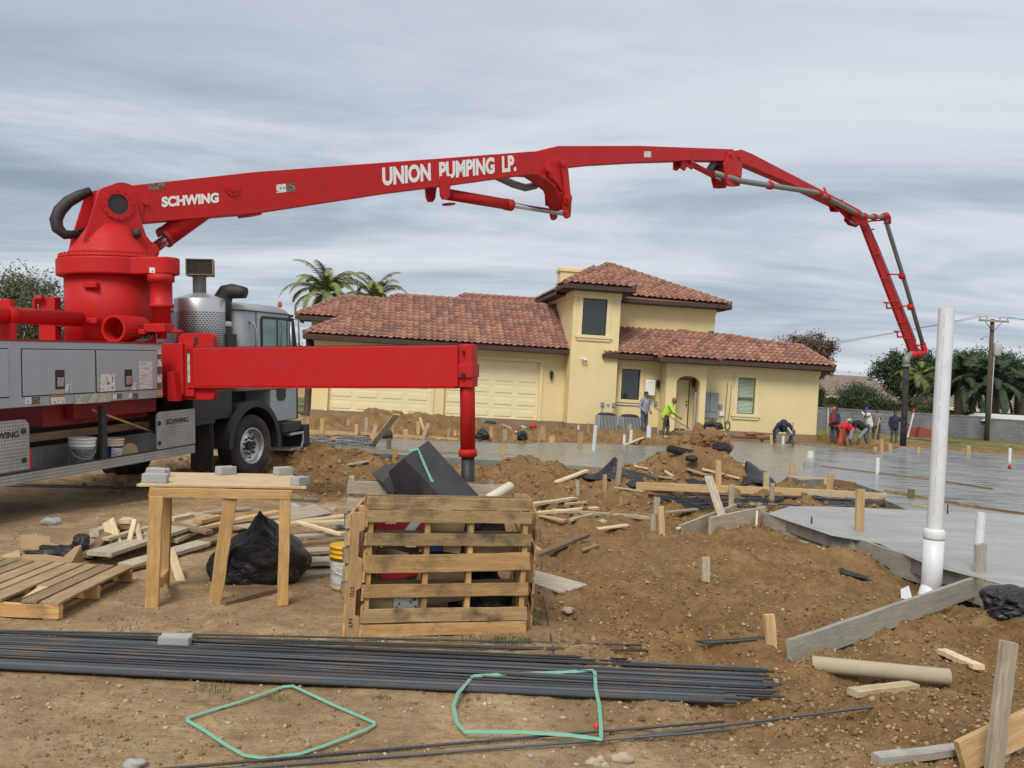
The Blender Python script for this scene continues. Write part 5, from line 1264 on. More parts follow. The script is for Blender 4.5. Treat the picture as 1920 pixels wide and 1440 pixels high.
tree('tree', 'sparse olive green tree behind the tail of the pump truck', 30, 478, 40, 225, LF_OLIVE, clumps=95, per=120, leaf=.085, cr_=.62, low=.24)
tree('tree', 'low dense olive bush behind the red turret of the truck', 95, 560, 44, 150, LF_OLIVE, clumps=45, per=110, leaf=.08, cr_=.6, low=.05)
palm('palm_tree', 'feathery queen palm rising behind the left end of the tiled roof', 612, 552, 56, 3.1, 30, LF_PALM, .14, droop=2.0, els=(-.1, 1.5), leafl=.5, leafw=.026, group='palms behind the house')
palm('palm_tree', 'second smaller feathery palm behind the garage roof, closer to the tower', 703, 566, 58, 3.0, 22, LF_PALM, .14, droop=2.0, els=(-.05, 1.5), leafl=.5, leafw=.026, group='palms behind the house')
tree('tree', 'round brown leaved tree behind the right end of the house', 1508, 620, 78, 135, LF_BROWN, clumps=140, per=150, leaf=.125, cr_=.62, low=.42)
tree('shrub', 'low brownish half bare shrubs behind the block wall beside the house', 1585, 700, 74, 110, LF_BROWN, clumps=26, per=70, leaf=.06, cr_=.7, low=.1, cat='shrub')
tree('cypress', 'narrow dark cypress close behind the right corner of the house', 1536, 712, 62, 20, LF_DARK, clumps=34, per=120, leaf=.06, cr_=.28, low=.02, squash=1.4, trunk=False)
tree('bush', 'broad dark green bush behind the grey block wall, nearest the house', 1617, 712, 60, 135, LF_DARK, clumps=85, per=150, leaf=.075, cr_=.5, low=.05, cat='bush')
tree('tree', 'dark green irregular tree behind the end hose of the boom', 1700, 640, 66, 165, LF_DARK, clumps=120, per=170, leaf=.115, cr_=.55, low=.30)
tree('tree', 'dark green tree crown behind the tall white pipe, left of the utility pole', 1790, 652, 70, 150, LF_DARK, clumps=110, per=170, leaf=.12, cr_=.6, low=.35)
tree('tree', 'dense dark tree behind the utility pole', 1880, 646, 72, 190, LF_DARK, clumps=130, per=170, leaf=.12, cr_=.65, low=.3)
tree('bush', 'mid green bushes behind the wall below the boom tip', 1735, 735, 57, 90, LF_MID, clumps=40, per=110, leaf=.07, cr_=.42, low=.05, cat='bush')
palm('palm_tree', 'light green drooping palm just behind the boom end hose', 1722, 704, 60, 2.2, 16, LF_PALM, .10, droop=2.2, els=(-.5, 1.2), group='palms beyond the wall')
palm('date_palm', 'date palm with a thick scaly trunk just right of the tall white pipe', 1806, 712, 57, 2.9, 34, LF_DPALM, .40, droop=1.5, fat=True, els=(-.7, 1.3), group='date palms beyond the wall', leafw=.03)
palm('date_palm', 'date palm with a thick scaly trunk right behind the utility pole', 1863, 716, 56, 2.9, 34, LF_DPALM, .40, droop=1.5, fat=True, els=(-.7, 1.3), group='date palms beyond the wall', leafw=.03)
palm('date_palm', 'date palm with a thick scaly trunk at the edge of the picture beyond the pole', 1918, 722, 58, 2.9, 30, LF_DPALM, .40, droop=1.5, fat=True, els=(-.7, 1.3), group='date palms beyond the wall', leafw=.03)
# a far belt of trees closes the horizon
def belt(name, x0, x1, y, h, n, mat, leaf=.3):
    P = []
    for k in range(n):
        x = x0 + (x1 - x0) * rng.random(); hh = h * (.55 + .6 * rng.random())
        c = np.array([x, y + rng.normal() * 3, hh * .5]); P.append(c + rng.normal(size=(90, 3)) * np.array([h * .35, h * .3, hh * .26]))
    P = np.concatenate(P); P = P[P[:, 2] > -.6]
    o = leaf_mesh(name, P, leaf, mat, None); return tag(o, 'far band of dark trees closing the horizon behind the site', 'trees', kind='stuff')
belt('far_trees', -130, 130, 130, 5.0, 240, LF_DARK)
# block walls
m, nt, b = newmat('grey_block')
v = coords(nt, 'Object'); cx = nd(nt, 'ShaderNodeSeparateXYZ', {0: v}); cv = nd(nt, 'ShaderNodeCombineXYZ', {0: cx.outputs[0], 1: cx.outputs[2]})
br = nd(nt, 'ShaderNodeTexBrick', {'Vector': cv.outputs[0], 'Scale': 1.0, 'Mortar Size': 0.012, 'Brick Width': 0.4, 'Row Height': 0.2, 'Color1': (0.13, 0.135, 0.14, 1), 'Color2': (0.175, 0.18, 0.185, 1), 'Mortar': (0.09, 0.09, 0.09, 1)})
n_ = nz(nt, v, 0.8, 5, 0.6)
nt.links.new(mixc(nt, ramp(nt, n_, [(0.4, 0.0), (0.7, 0.5)]), br.outputs['Color'], (0.27, 0.27, 0.265)), b.inputs['Base Color']); b.inputs['Roughness'].default_value = 0.95
bump(nt, b, br.outputs['Fac'], -0.6, 0.01)
BLOCK = m
def bwall(label, pa, pb, D0, D1, hpx):
    a_ = at(*pa, D0); c_ = at(*pb, D1); zb = -0.75; h = max(a_.z, c_.z) - zb
    L = Vector((c_.x - a_.x, c_.y - a_.y, 0)); M_ = MB(); tb(M_, 0, L.length, 0, .2, 0, a_.z - zb)
    M_.m = 0; tb(M_, 0, L.length, -.02, .22, a_.z - zb + .002, a_.z - zb + .09)
    o = M_.build('block_wall', BLOCK, mat=basis(L, (0, 0, 1), (a_.x, a_.y, zb)))
    return tag(o, label, 'wall')
bwall('long grey concrete block wall along the lawn behind the workers', (1500, 764), (1848, 786), 54, 53.5, 42)
bwall('darker grey block wall with a capping, right of the utility pole', (1855, 787), (2150, 806), 52.5, 50, 40)
# utility pole, cross arm, transformer, wires
D_ = 52.0
pb = at(1850, 826, D_); ptp = at(1857, 598, D_)
up_ = thing('utility_pole', 'wooden utility pole with a cross arm and a grey transformer', 'utility pole', (pb.x, D_, pb.z - .3))
PH = ptp.z - pb.z + .3
lean = (ptp.x - pb.x) * .4
M_ = MB(); M_.tube([(0, 0, 0), (lean * .5, 0, PH * .5), (lean, 0, PH)], [.15, .135, .115], 12); M_.build('pole', paint('creosoted_wood', (0.085, 0.06, 0.045), 0.85, dirt=.3), up_)
M_ = MB(); M_.box((lean, -.16, PH - .12), (1.75, .1, .11)); arm = M_.build('cross_arm', W_GREY, up_)
M_ = MB(); M_.bar((lean - .5, -.16, PH - .18), (lean, -.13, PH - .75), .05, .02); M_.bar((lean + .5, -.16, PH - .18), (lean, -.13, PH - .75), .05, .02); M_.build('arm_brace', BLACK, arm)
for x in (-.8, -.4, .35, .8):
    M_ = MB(); M_.lathe([(.015, 0), (.015, .08), (.05, .09), (.06, .13), (.03, .17), (.035, .2), (.01, .22)], 8, Matrix.Translation((lean + x, -.16, PH - .065))); M_.build('insulator', GREY, arm)
M_ = MB(); M_.lathe([(.2, -2.15), (.22, -2.1), (.22, -1.45), (.19, -1.4), (.05, -1.38)], 16, Matrix.Translation((lean + .36, -.05, PH))); M_.tube([(lean + .36, -.05, PH - 1.4), (lean + .38, -.05, PH - 1.15)], .03, 8); M_.build('transformer', paint('pale_grey_enamel', (0.42, 0.43, 0.43), .45), up_)
M_ = MB(); M_.tube([(lean - .1, -.1, PH - 1.15), (lean - .4, -.1, PH - 1.05), (lean - .55, -.1, PH - 1.1)], .02, 6); M_.lathe([(.05, 0), (.09, .05), (.05, .12), (.01, .2)], 10, Matrix.Translation((lean - .6, -.1, PH - 1.25))); M_.build('street_lamp_arm', GREY, up_)
M_ = MB(); M_.tube([(lean * .5 + .14, -.1, 0), (lean * .8 + .16, -.1, PH - 2.2)], .03, 6); M_.build('conduit', GREY, up_)
WIRE = paint('black_wire', (0.02, 0.02, 0.022), 0.6)
def wire(label, x, far, sag):
    a_ = Vector((pb.x + lean + x, D_ - .16, pb.z - .3 + PH + .14)); c_ = at(*far)
    pts = [a_.lerp(c_, i / 30) - Vector((0, 0, sag * 4 * (i / 30) * (1 - i / 30))) for i in range(31)]
    M_ = MB(); M_.tube([p - a_ for p in pts], .011, 5)
    o = M_.build('power_line', WIRE, loc=a_); tag(o, label, 'wire', 'overhead wires'); return pts
wa = wire('lower black power line running from the utility pole behind the boom to the house roof', -.8, (1180, 690, 120), .7)
wire('upper black power line running from the utility pole behind the boom to the house roof', -.4, (1180, 678, 120), .7)
wire('power line running from the utility pole out of the picture, nearer strand', .35, (2300, 612, 60), .3)
wire('power line running from the utility pole out of the picture, farther strand', .8, (2300, 630, 64), .3)
for t_, lab in ((.47, 'small dark bird sitting on the lower power line, nearer the house'), (.435, 'small dark bird sitting on the lower power line, nearer the boom')):
    i = t_ * 30; p = wa[int(i)].lerp(wa[int(i) + 1], i % 1)
    M_ = MB(); M_.tube([(-.16, 0, .02), (-.08, 0, .07), (0, 0, .10), (.06, 0, .15), (.085, 0, .2), (.11, 0, .215), (.15, 0, .205)], [.012, .035, .06, .055, .04, .035, .005], 8); M_.tube([(0, .015, .06), (0, .015, 0)], .008, 5); M_.tube([(0, -.015, .06), (0, -.015, 0)], .008, 5)
    tag(M_.build('bird', BLACK, loc=p), lab, 'bird', 'birds on the wire')
# neighbours' low houses behind the trees
def low_house(label, px0, px1, D, zw, zr, roofc, wallc, name='low_house'):
    x0, x1 = at(px0, 760, D).x, at(px1, 760, D).x; zb = -.8
    t = thing(name, label, 'house', ((x0 + x1) / 2, D, zb)); w = (x1 - x0) / 2
    M_ = MB(); tb(M_, -w, w, 0, 8, 0, zw - zb); M_.build('wall', wallc, t)
    M_ = MB(); e_ = zw - zb; r_ = zr - zb; o_ = .6
    V = [(-w - o_, -o_, e_), (w + o_, -o_, e_), (w + o_, 8 + o_, e_), (-w - o_, 8 + o_, e_), (-w + 2.5, 4, r_), (w - 2.5, 4, r_)]
    M_.add(V, [(0, 1, 5, 4), (1, 2, 5), (2, 3, 4, 5), (3, 0, 4), (3, 2, 1, 0)]); M_.build('roof', roofc, t)
    M_ = MB(); tb(M_, -w - o_, w + o_, -o_ - .04, -o_, e_ - .2, e_ + .02); M_.build('fascia', TRIM, t)
    M_ = MB(); tb(M_, -w * .3, -w * .3 + 1.2, -.02, -.003, 1.0, 2.1); M_.build('window', GLASS, t)
SHING = paint('brown_shingle', (0.20, 0.15, 0.125), 0.9, dirt=.4, scale=6); SHING2 = paint('grey_brown_shingle', (0.24, 0.20, 0.18), 0.9, dirt=.4, scale=6)
BRICKW = paint('brown_brick', (0.16, 0.10, 0.08), 0.9, dirt=.3)
low_house('brown roofed low house half hidden by bushes beside the main house', 1500, 1700, 88, 1.9, 4.1, SHING, BRICKW)
low_house('low house with a grey brown roof behind the date palms', 1730, 2100, 66, 1.55, 3.0, SHING2, BRICKW)
sx0 = at(1888, 790, 51.0)
sh = thing('shed', 'small white roofed shed at the right edge beyond the wall', 'shed', (sx0.x + 1.2, 53.6, -.75))
M_ = MB(); tb(M_, -1, 2, 0, 2, 0, sx0.z + .75 - .15); M_.build('wall', GREY, sh); M_ = MB(); M_.prism([(-1.4, -.3, sx0.z + .75 - .1), (2.4, -.3, sx0.z + .75 - .1), (2.0, -.3, sx0.z + .75 + .35), (-.6, -.3, sx0.z + .75 + .35)], (0, 2.6, 0)); M_.build('roof', WHITE, sh)
# dark fluted pillar at the far left corner of the house
hp = Hw(-10.9, 1.6, -.3)
M_ = MB(); M_.lathe([(.28, 0), (.30, .05), (.24, .12), (.17, .2), (.16, 1.0), (.20, 2.2), (.24, 3.2)], 14)
tag(M_.build('pillar', FASCIA, loc=hp), 'dark brown porch pillar at the left corner of the house', 'pillar')
# ================================================================ TIMBER, FORMS, PIPES AND SITE CLUTTER
def zp(px, py, z):
    d = ray(px, py); return CAM + d * ((z - CAM_H) / d.z)
_pm = {}
def board_mesh(L, w, t, seed=0, nb=10):
    """sawn board along X with slightly bowed faces and worn edges"""
    M_ = MB(); rr = random.Random(seed)
    rings = []
    for i in range(nb + 1):
        x = -L / 2 + L * i / nb; bw = (rr.random() - .5) * min(.006, t * .12); b2 = (rr.random() - .5) * min(.006, w * .05)
        e_ = min(w, t) * .08
        prof = [(-w / 2 + e_, -t / 2), (w / 2 - e_, -t / 2), (w / 2, -t / 2 + e_), (w / 2, t / 2 - e_), (w / 2 - e_, t / 2), (-w / 2 + e_, t / 2), (-w / 2, t / 2 - e_), (-w / 2, -t / 2 + e_)]
        sk = (rr.random() - .5) * .012 if i in (0, nb) else 0
        rings.append([(x + sk * (1 if p[0] > 0 else -1), p[0] + b2, p[1] + bw) for p in prof])
    return M_.ring(rings, smooth=False)
def board(name, label, A, B, w, t, mat, up=(0, 0, 1), group=None, cat='board', parent=None, seed=None):
    A, B = Vector(A), Vector(B); L = (B - A).length
    M_ = board_mesh(L, w, t, seed if seed is not None else random.randrange(9999))
    o = M_.build(name, mat, parent, mat=basis(B - A, up, (A + B) / 2))
    if label: tag(o, label, cat, group)
    return o
def plank(label, a, b_, w, t, mat, h0=0.0, h1=0.0, up=(0, 0, 1), group=None, name='plank', edge=False, cat='plank'):
    """a board lying on the earth between two photo pixels; h0, h1 lift its ends"""
    A, B = gp(*a), gp(*b_)
    hz = (w if edge else t) / 2
    A.z += hz + h0 - .006; B.z += hz + h1 - .006
    dz = max(0, max(gzs(A.x + (B.x - A.x) * k / 6, A.y + (B.y - A.y) * k / 6, True) - (A.z + (B.z - A.z) * k / 6 - hz) for k in range(7)) - .012) if not edge else 0
    A.z += dz; B.z += dz
    if edge: return board(name, label, A, B, t, w, mat, up, group, cat)
    return board(name, label, A, B, w, t, mat, up, group, cat)
def stake(label, top, base, wpx, mat, group=None, D=None, dep=.04, yaw=0.25, name='stake', pointed=False):
    bs = gp(*base) if D is None else at(base[0], base[1], D)
    D_ = bs.y; tp = at(top[0], top[1], D_)
    w = max(.02, wpx * D_ / FPX)
    dn = (bs - tp).normalized()
    B = bs + dn * .18
    L = (B - tp).length
    M_ = board_mesh(L, w, min(dep, w), random.randrange(9999), 5)
    X = tp - B
    side = Vector((math.cos(yaw), math.sin(yaw), 0)); Zd = side.cross(X).normalized()
    o = M_.build(name, mat, mat=basis(X, Zd, (tp + B) / 2))
    return tag(o, label, 'stake', group)
# ---- the crate of pallets
C0, C1 = zp(674, 1196, 0), zp(986, 1189, 0)
ce = (C1 - C0).normalized(); cn = Vector((-ce.y, ce.x, 0)); CW = (C1 - C0).length
CMx = Matrix(((ce.x, cn.x, 0, C0.x), (ce.y, cn.y, 0, C0.y), (0, 0, 1, 0), (0, 0, 0, 1)))
def pallet(name, label, mat, W_, Hh, rows, strs, wm, back=True, group='pallets', marks=None):
    """upright pallet: X along the boards, Z up, Y through it"""
    t = thing(name, label, 'pallet', mat=mat, group=group)
    for k, (z0, z1, tilt, wmat) in enumerate(rows):
        A, B = Vector((0, .009, (z0 + z1) / 2 - tilt)), Vector((W_, .009, (z0 + z1) / 2 + tilt))
        board('deck_board', None, A, B, z1 - z0, .018, wmat or wm, (0, -1, 0), parent=t)
        if back and k % 2 == 0: board('deck_board', None, A + Vector((0, .112, 0)), B + Vector((0, .112, 0)), z1 - z0, .018, W_BROWN, (0, -1, 0), parent=t)
    for x in strs: board('stringer', None, (x, .0645, 0.005), (x, .0645, Hh), .088, .040, wm, (1, 0, 0), parent=t)
    return t
PT = W_TAN
W_TAN2 = wood('stained_pallet_wood', (0.40, 0.28, 0.14), (0.28, 0.18, 0.08), 0.95, (0.05, 0.043, 0.036))
zr = [(0.005, .095, .004, None), (.105, .205, 0, W_TAN2), (.290, .385, .004, None), (.475, .605, .012, None), (.665, .755, 0, W_TAN2), (.835, .925, .0, W_TAN2), (.930, 1.02, .002, W_TAN2)]
pallet('pallet', 'upright pallet forming the front of the rubbish crate, its boards stained black', CMx, CW, 1.0, zr, (.04, .46, .785, CW - .04), PT)
rows2 = [(0.01 + .127 * k, .10 + .127 * k, 0, None) for k in range(8)]
_s = Vector((-.045, 1, 0)).normalized(); _L0 = C0 - ce * .006
LM = Matrix(((_s.x, -_s.y, 0, _L0.x), (_s.y, _s.x, 0, _L0.y), (0, 0, 1, 0), (0, 0, 0, 1)))
def side_pallet(label, mat, wm):
    t = thing('pallet', label, 'pallet', mat=mat, group='pallets')
    for x in (.022, .36, .70, 1.04):
        M_ = MB()
        # stringer with two fork notches
        pts = [(.10, 0), (0, 0), (0, .14), (.035, .16), (.035, .34), (0, .36), (0, .56), (.035, .58), (.035, .76), (0, .78), (0, .90), (.10, .90)]
        M_.prism([(x - .02, y, z) for y, z in pts], (.04, 0, 0)); M_.build('stringer', W_TANZ, t, bevel=.003)
    for k in range(7):
        z = .05 + .132 * k
        board('deck_board', None, (0, -.010, z), (1.06, -.010, z), .09, .018, wm, (0, -1, 0), parent=t); board('deck_board', None, (0, .110, z), (1.06, .110, z), .09, .018, wm, (0, -1, 0), parent=t)
    return t
W_TANZ = wood('upright_pallet_wood', (0.50, 0.32, 0.16), (0.38, 0.22, 0.10), 0.35, (0.1, 0.07, 0.05), along='Z')
lp = side_pallet('upright pallet forming the left side of the rubbish crate beside the yellow bucket', LM, PT)
STD = text_mesh('STD', .02)
for txt, z0 in (('STD', .29), ('HT', .06)):
    me = text_mesh(txt, .012)
    # burnt in, reading downwards on the edge of the stringer
    for q in me.vertices: q.co = Vector((-.0012, .080 - q.co.y * .030, z0 + .075 - q.co.x * .070))
    me.materials.clear(); me.materials.append(BLACK)
    link('stamp', me, lp)
side_pallet('upright pallet forming the right side of the rubbish crate', Matrix.Translation(C1 - C0 + ce * .075 + cn * .135 + ce * .0) @ LM, PT)
pallet('pallet', 'upright pallet forming the back of the rubbish crate behind the black cardboard', CMx @ Matrix.Translation((-.05, 1.10, 0)), CW + .1, 1.02, [(.01 + .145 * k, .12 + .145 * k, 0, W_GREY) for k in range(7)], (.04, .5, .85, CW), W_GREY)
# rubbish in the crate
def hull(name, label, pts, mat, cat, group=None, bevel=.004, parent=None):
    P = [Vector(p) for p in pts]; c = sum(P, Vector()) / len(P)
    bm = bmesh.new()
    for p in P: bm.verts.new(p - c)
    r_ = bmesh.ops.convex_hull(bm, input=bm.verts[:])
    bmesh.ops.delete(bm, geom=[v for v in bm.verts if not v.link_faces], context='VERTS')
    bmesh.ops.recalc_face_normals(bm, faces=bm.faces[:])
    me = bpy.data.meshes.new(name); bm.to_mesh(me); bm.free(); me.materials.append(mat)
    o = link(name, me, parent, loc=c)
    if bevel: bev(o, bevel)
    return tag(o, label, cat, group)
BCARD = paint('black_board', (0.022, 0.024, 0.027), 0.6, dirt=.6, dirtcol=(.085, .08, .072), scale=3, bumpy=.2)
CARD = paint('brown_cardboard', (0.48, 0.33, 0.185), 0.85, dirt=.3, dirtcol=(.2, .13, .07), scale=4)
REDC = paint('red_carton', (0.45, 0.02, 0.03), 0.6, dirt=.1)
STRAPG = paint('green_strap', (0.15, 0.38, 0.27), 0.4, dirt=.45, dirtcol=(.25, .3, .2), scale=8)
PLAST = paint('black_plastic_sheet', (0.012, 0.012, 0.014), 0.25, dirt=.3, dirtcol=(.08, .07, .06), scale=3)
A_, B_, C_, D__, E_, F_2 = at(803, 826, 7.45), at(906, 938, 7.35), at(833, 938, 6.95), at(757, 858, 7.0), at(728, 885, 7.2), at(772, 940, 7.1)
bb = hull('cardboard_box', 'big black flattened box sticking out of the pallet crate, tied with a green strap', [A_, B_, C_, D__, E_, F_2, A_ + Vector((-.05, .25, -.1)), B_ + Vector((0, .2, -.25)), E_ + Vector((.05, .25, -.1)), C_ + Vector((.05, .05, -.3)), F_2 + Vector((0, .1, -.3))], BCARD, 'box')
hull('cardboard_box', 'smaller crumpled black box behind the big one in the crate, on its left', [at(697, 888, 7.45), at(722, 871, 7.5), at(756, 867, 7.5), at(738, 935, 7.4), at(716, 905, 7.4), at(735, 925, 7.8), at(725, 872, 7.85), at(757, 868, 7.8)], BCARD, 'box')
def ribbon(name, label, pts, w, mat, cat='strap', group=None, t=.002, nrm=None, tw=None, parent=None):
    """flat band along pts; nrm gives the face normal"""
    P = [Vector(p) for p in pts]; M_ = MB(); rings = []
    for i, p in enumerate(P):
        d = (P[min(i + 1, len(P) - 1)] - P[max(i - 1, 0)]).normalized()
        n_ = Vector(nrm) if nrm is not None else Vector((0, 0, 1))
        if tw: n_ = (n_ + Vector(tw[i % len(tw)]) * 1.0).normalized()
        s_ = d.cross(n_).normalized() * (w / 2); u_ = s_.cross(d).normalized() * (t / 2)
        rings.append([p - s_ - u_, p + s_ - u_, p + s_ + u_, p - s_ + u_])
    M_.ring(rings, smooth=False); o = M_.build(name, mat, parent)
    return tag(o, label, cat, group)
nf = (B_ - A_).cross(C_ - A_).normalized()
if nf.y > 0: nf = -nf
hull('torn_edge', None, [hit(px, py, A_, nf) + nf * .003 for px, py in ((838, 852), (852, 868), (846, 872))] + [hit(845, 866, A_, nf) + nf * .006], CARD, None, parent=None, bevel=0) if False else None
q0 = [hit(px, py, A_, nf) + nf * .006 for px, py in ((783, 843), (790, 860), (799, 881), (810, 905))]
ribbon('packing_strap', 'green packing strap round the big black box in the crate', [D__.lerp(A_, .33) + nf * .006 + Vector((-.03, 0, .004))] + q0, .030, STRAPG, nrm=nf)
def boxh(name, label, c, d, rz, mat, cat='box', rx=0, group=None, ry=0):
    M_ = MB(); M_.box((0, 0, 0), d); o = M_.build(name, mat, mat=Matrix.Translation(c) @ Matrix.Rotation(rz, 4, 'Z') @ Matrix.Rotation(rx, 4, 'X') @ Matrix.Rotation(ry, 4, 'Y'), bevel=.006)
    return tag(o, label, cat, group)
cz_ = math.atan2(ce.y, ce.x)
def cin(x, y, z): return CMx @ Vector((x, y, z))
rb_ = boxh('carton', 'red and white printed carton behind the upper left gap of the crate', cin(.28, .30, .80), (.42, .3, .2), cz_ + .1, REDC)
M_ = MB(); M_.prism([(-.02, -.1512, -.09), (.06, -.1512, -.09), (.17, -.1512, .06), (.09, -.1512, .06)], (0, -.001, 0)); M_.prism([(-.14, -.1512, .0), (-.06, -.1512, .0), (-.02, -.1512, .06), (-.10, -.1512, .06)], (0, -.001, 0)); M_.build('print', WHITE, rb_)
boxh('carton', 'brown cardboard box in the upper middle of the crate', cin(.62, .38, .74), (.34, .4, .3), cz_ - .15, CARD, ry=.12)
boxh('carton', 'brown cardboard box behind the right end of the middle gap in the crate', cin(.98, .36, .56), (.40, .34, .26), cz_ + .08, CARD)
boxh('carton', 'brown cardboard box low in the middle of the crate', cin(.60, .34, .36), (.38, .3, .3), cz_ + .3, CARD, rx=.2)
c_ = boxh('carton', 'brown cardboard box with a white label at the bottom left of the crate', cin(.24, .34, .17), (.46, .32, .3), cz_, CARD)
M_ = MB(); tb(M_, .02, .2, -.163, -.1605, -.06, .08); M_.build('paper_label', DEC_A, c_)
boxh('carton', 'pinkish red flat carton leaning in the lower left of the crate', cin(.34, .24, .44), (.4, .04, .12), cz_, REDC, ry=-.2)
boxh('carton', 'blue printed carton in the middle gap of the crate', cin(.58, .20, .62), (.2, .06, .06), cz_ + .3, BLUE)
board('plank', 'grey board end lying crosswise inside the left half of the crate', cin(.02, .2, .67), cin(.45, .5, .52), .09, .04, W_GREY, cat='plank')
def crumple(name, label, c, r3, mat, cat, amp=.22, fq=1.7, seed=0, flat=True, n=3, knot=None, folds=.05):
    """a bag or heap of sheet: lumpy ball with creases, resting on its flat foot"""
    bm = bmesh.new(); bmesh.ops.create_icosphere(bm, subdivisions=n + 2, radius=1)
    for v in bm.verts:
        p = v.co.copy(); o_ = Vector((seed * 3.7, seed * 1.3, seed * 2.1))
        k = 1 + amp * mnoise.noise(p * fq * .6 + o_) + amp * .5 * abs(mnoise.noise(p * fq * 1.7 + o_)) - folds * (1 - abs(mnoise.noise(p * fq * 2.6 + o_ * 2))) ** 4
        p = p * k
        if knot and v.co.z > .55: s_ = (v.co.z - .55) / .45; p.x *= 1 - .72 * s_; p.y *= 1 - .72 * s_; p.z += s_ * s_ * knot
        if flat and p.z < -.55: p.z = -.55 + (p.z + .55) * .12
        v.co = (p.x * r3[0], p.y * r3[1], (p.z + .6) * r3[2] / 1.6)
    for f in bm.faces: f.smooth = True
    me = bpy.data.meshes.new(name); bm.to_mesh(me); bm.free(); me.materials.append(mat)
    o = link(name, me, loc=c); return tag(o, label, cat)
BAG = paint('black_bin_bag', (0.011, 0.011, 0.012), 0.28, dirt=.18, dirtcol=(.06, .055, .05), scale=4)
for nt in (BAG.node_tree, PLAST.node_tree):
    b = [n for n in nt.nodes if n.type == 'BSDF_PRINCIPLED'][0]
    v = coords(nt); w_ = nz(nt, v, 7, 5, .6, 1.2); bump(nt, b, w_, .9, .05)
crumple('bin_bag', 'small black bin bag in the right half of the crate, seen between the boards', cin(.98, .4, .0), (.24, .22, .42), BAG, 'bag', seed=4)
crumple('bin_bag', 'black bin bag stuffed in the top right of the crate under the black box', cin(.88, .46, .62), (.28, .26, .34), BAG, 'bag', seed=9)
a, b_ = at(912, 938, 7.2), at(956, 912, 7.5)
M_ = MB(); M_.tube([Vector((0, 0, 0)), b_ - a], .042, 16, caps=False); M_.tube([(b_ - a) * .02, (b_ - a) * .999], .034, 16, caps=True)
tag(M_.build('carpet_roll', CREAMP, loc=a), 'short cream cardboard roll sticking out at the right end of the crate', 'roll')
# ---- work table with small concrete spacers
FLt, FRt, BRt, BLt = zp(256, 908, .93), zp(575, 913, .93), zp(548, 889, .93), zp(312, 885, .93)
tbl = thing('work_table', 'rough site table of yellow timber with a plywood top', 'table', ((FLt + FRt) / 2 * 1).to_tuple()[:2] + (0,))
tO = Vector(tbl.location)
PLY = wood('plywood', (0.62, 0.47, 0.29), (0.52, 0.37, 0.21), 0.15)
W_YEL = wood('yellow_pine', (0.58, 0.365, 0.155), (0.47, 0.27, 0.10), 0.12); W_YELZ = wood('yellow_pine_upright', (0.58, 0.385, 0.155), (0.47, 0.29, 0.105), 0.12)
M_ = MB(); M_.prism([p - tO for p in (FLt, FRt, BRt, BLt)], (0, 0, -.018)); M_.build('table_top', PLY, tbl, bevel=.002)
def tleg(top, base, D, wpx, dep=.045, nm='leg', wm=W_YEL):
    a, c = at(*top, D) - tO, at(*base, D) - tO
    board(nm, None, c, a, wpx * D / FPX, dep, wm, (.25, -1, 0), parent=tbl, seed=len(tbl.children))
a, c = at(280, 923, 6.93), at(546, 928, 7.12)
board('apron', None, a - tO, c - tO, .075, .04, W_YEL, (.2, -1, 0), parent=tbl)
tleg((293, 931), (285, 1140), 6.84, 24); tleg((433, 931), (403, 1130), 7.06, 24); tleg((535, 931), (530, 1134), 7.12, 20)
tleg((314, 930), (309, 1104), 7.42, 15, .09); tleg((438, 931), (419, 1075), 7.7, 8, .09); tleg((540, 925), (538, 1040), 7.8, 10, .09)
board('stretcher', None, at(301, 1092, 6.95) - tO, at(312, 1075, 7.4) - tO, .08, .04, W_YEL, (1, 0, 0), parent=tbl); board('apron', None, at(318, 908, 7.45) - tO, at(546, 912, 7.72) - tO, .075, .04, W_YEL, (.2, -1, 0), parent=tbl)
SPACER = paint('concrete_spacer', (0.34, 0.34, 0.33), 0.9, dirt=.25, scale=9, bumpy=.4)
def spacer_mesh(L, w, h):
    M_ = MB(); pr_ = [(-w / 2, 0), (w / 2, 0), (w * .46, h), (w * .2, h), (0, h * .78), (-w * .2, h), (-w * .46, h)]
    M_.prism([(-L / 2, y, z) for y, z in pr_], (L, 0, 0)); return M_
for px, py, z, L, rz, lab, dx in ((291, 904, .931, .19, .15, 'grey concrete spacer block at the front left corner of the table', 0), (296, 893, .931, .17, -.1, 'grey concrete spacer block just behind the front left one on the table', 0), (423, 889, .931, .16, .9, 'grey concrete spacer block in the middle of the table back edge', 0), (530, 890, .931, .15, .8, 'grey concrete spacer block at the back right of the table', 0), (562, 909, .931, .14, 1.1, 'grey concrete spacer block at the front right corner of the table', 0)):
    p = zp(px, py, z); o = spacer_mesh(L, .10, .07).build('concrete_spacer', SPACER, mat=Matrix.Translation(p) @ Matrix.Rotation(rz, 4, 'Z'), bevel=.005); tag(o, lab, 'block', 'concrete spacer blocks')
o = spacer_mesh(.20, .12, .09).build('concrete_spacer', SPACER, mat=Matrix.Translation(gp(328, 1216)) @ Matrix.Rotation(.1, 4, 'Z'), bevel=.005); tag(o, 'grey concrete spacer block lying on the far side of the rebar bundle', 'block', 'concrete spacer blocks')
o = crumple('bin_bag', 'full black bin bag slumped under the work table', gp(462, 1096) + Vector((0, .25, -.03)), (.44, .34, .50), BAG, 'bag', amp=.34, seed=2, knot=.42, n=4, fq=1.25, folds=.03)
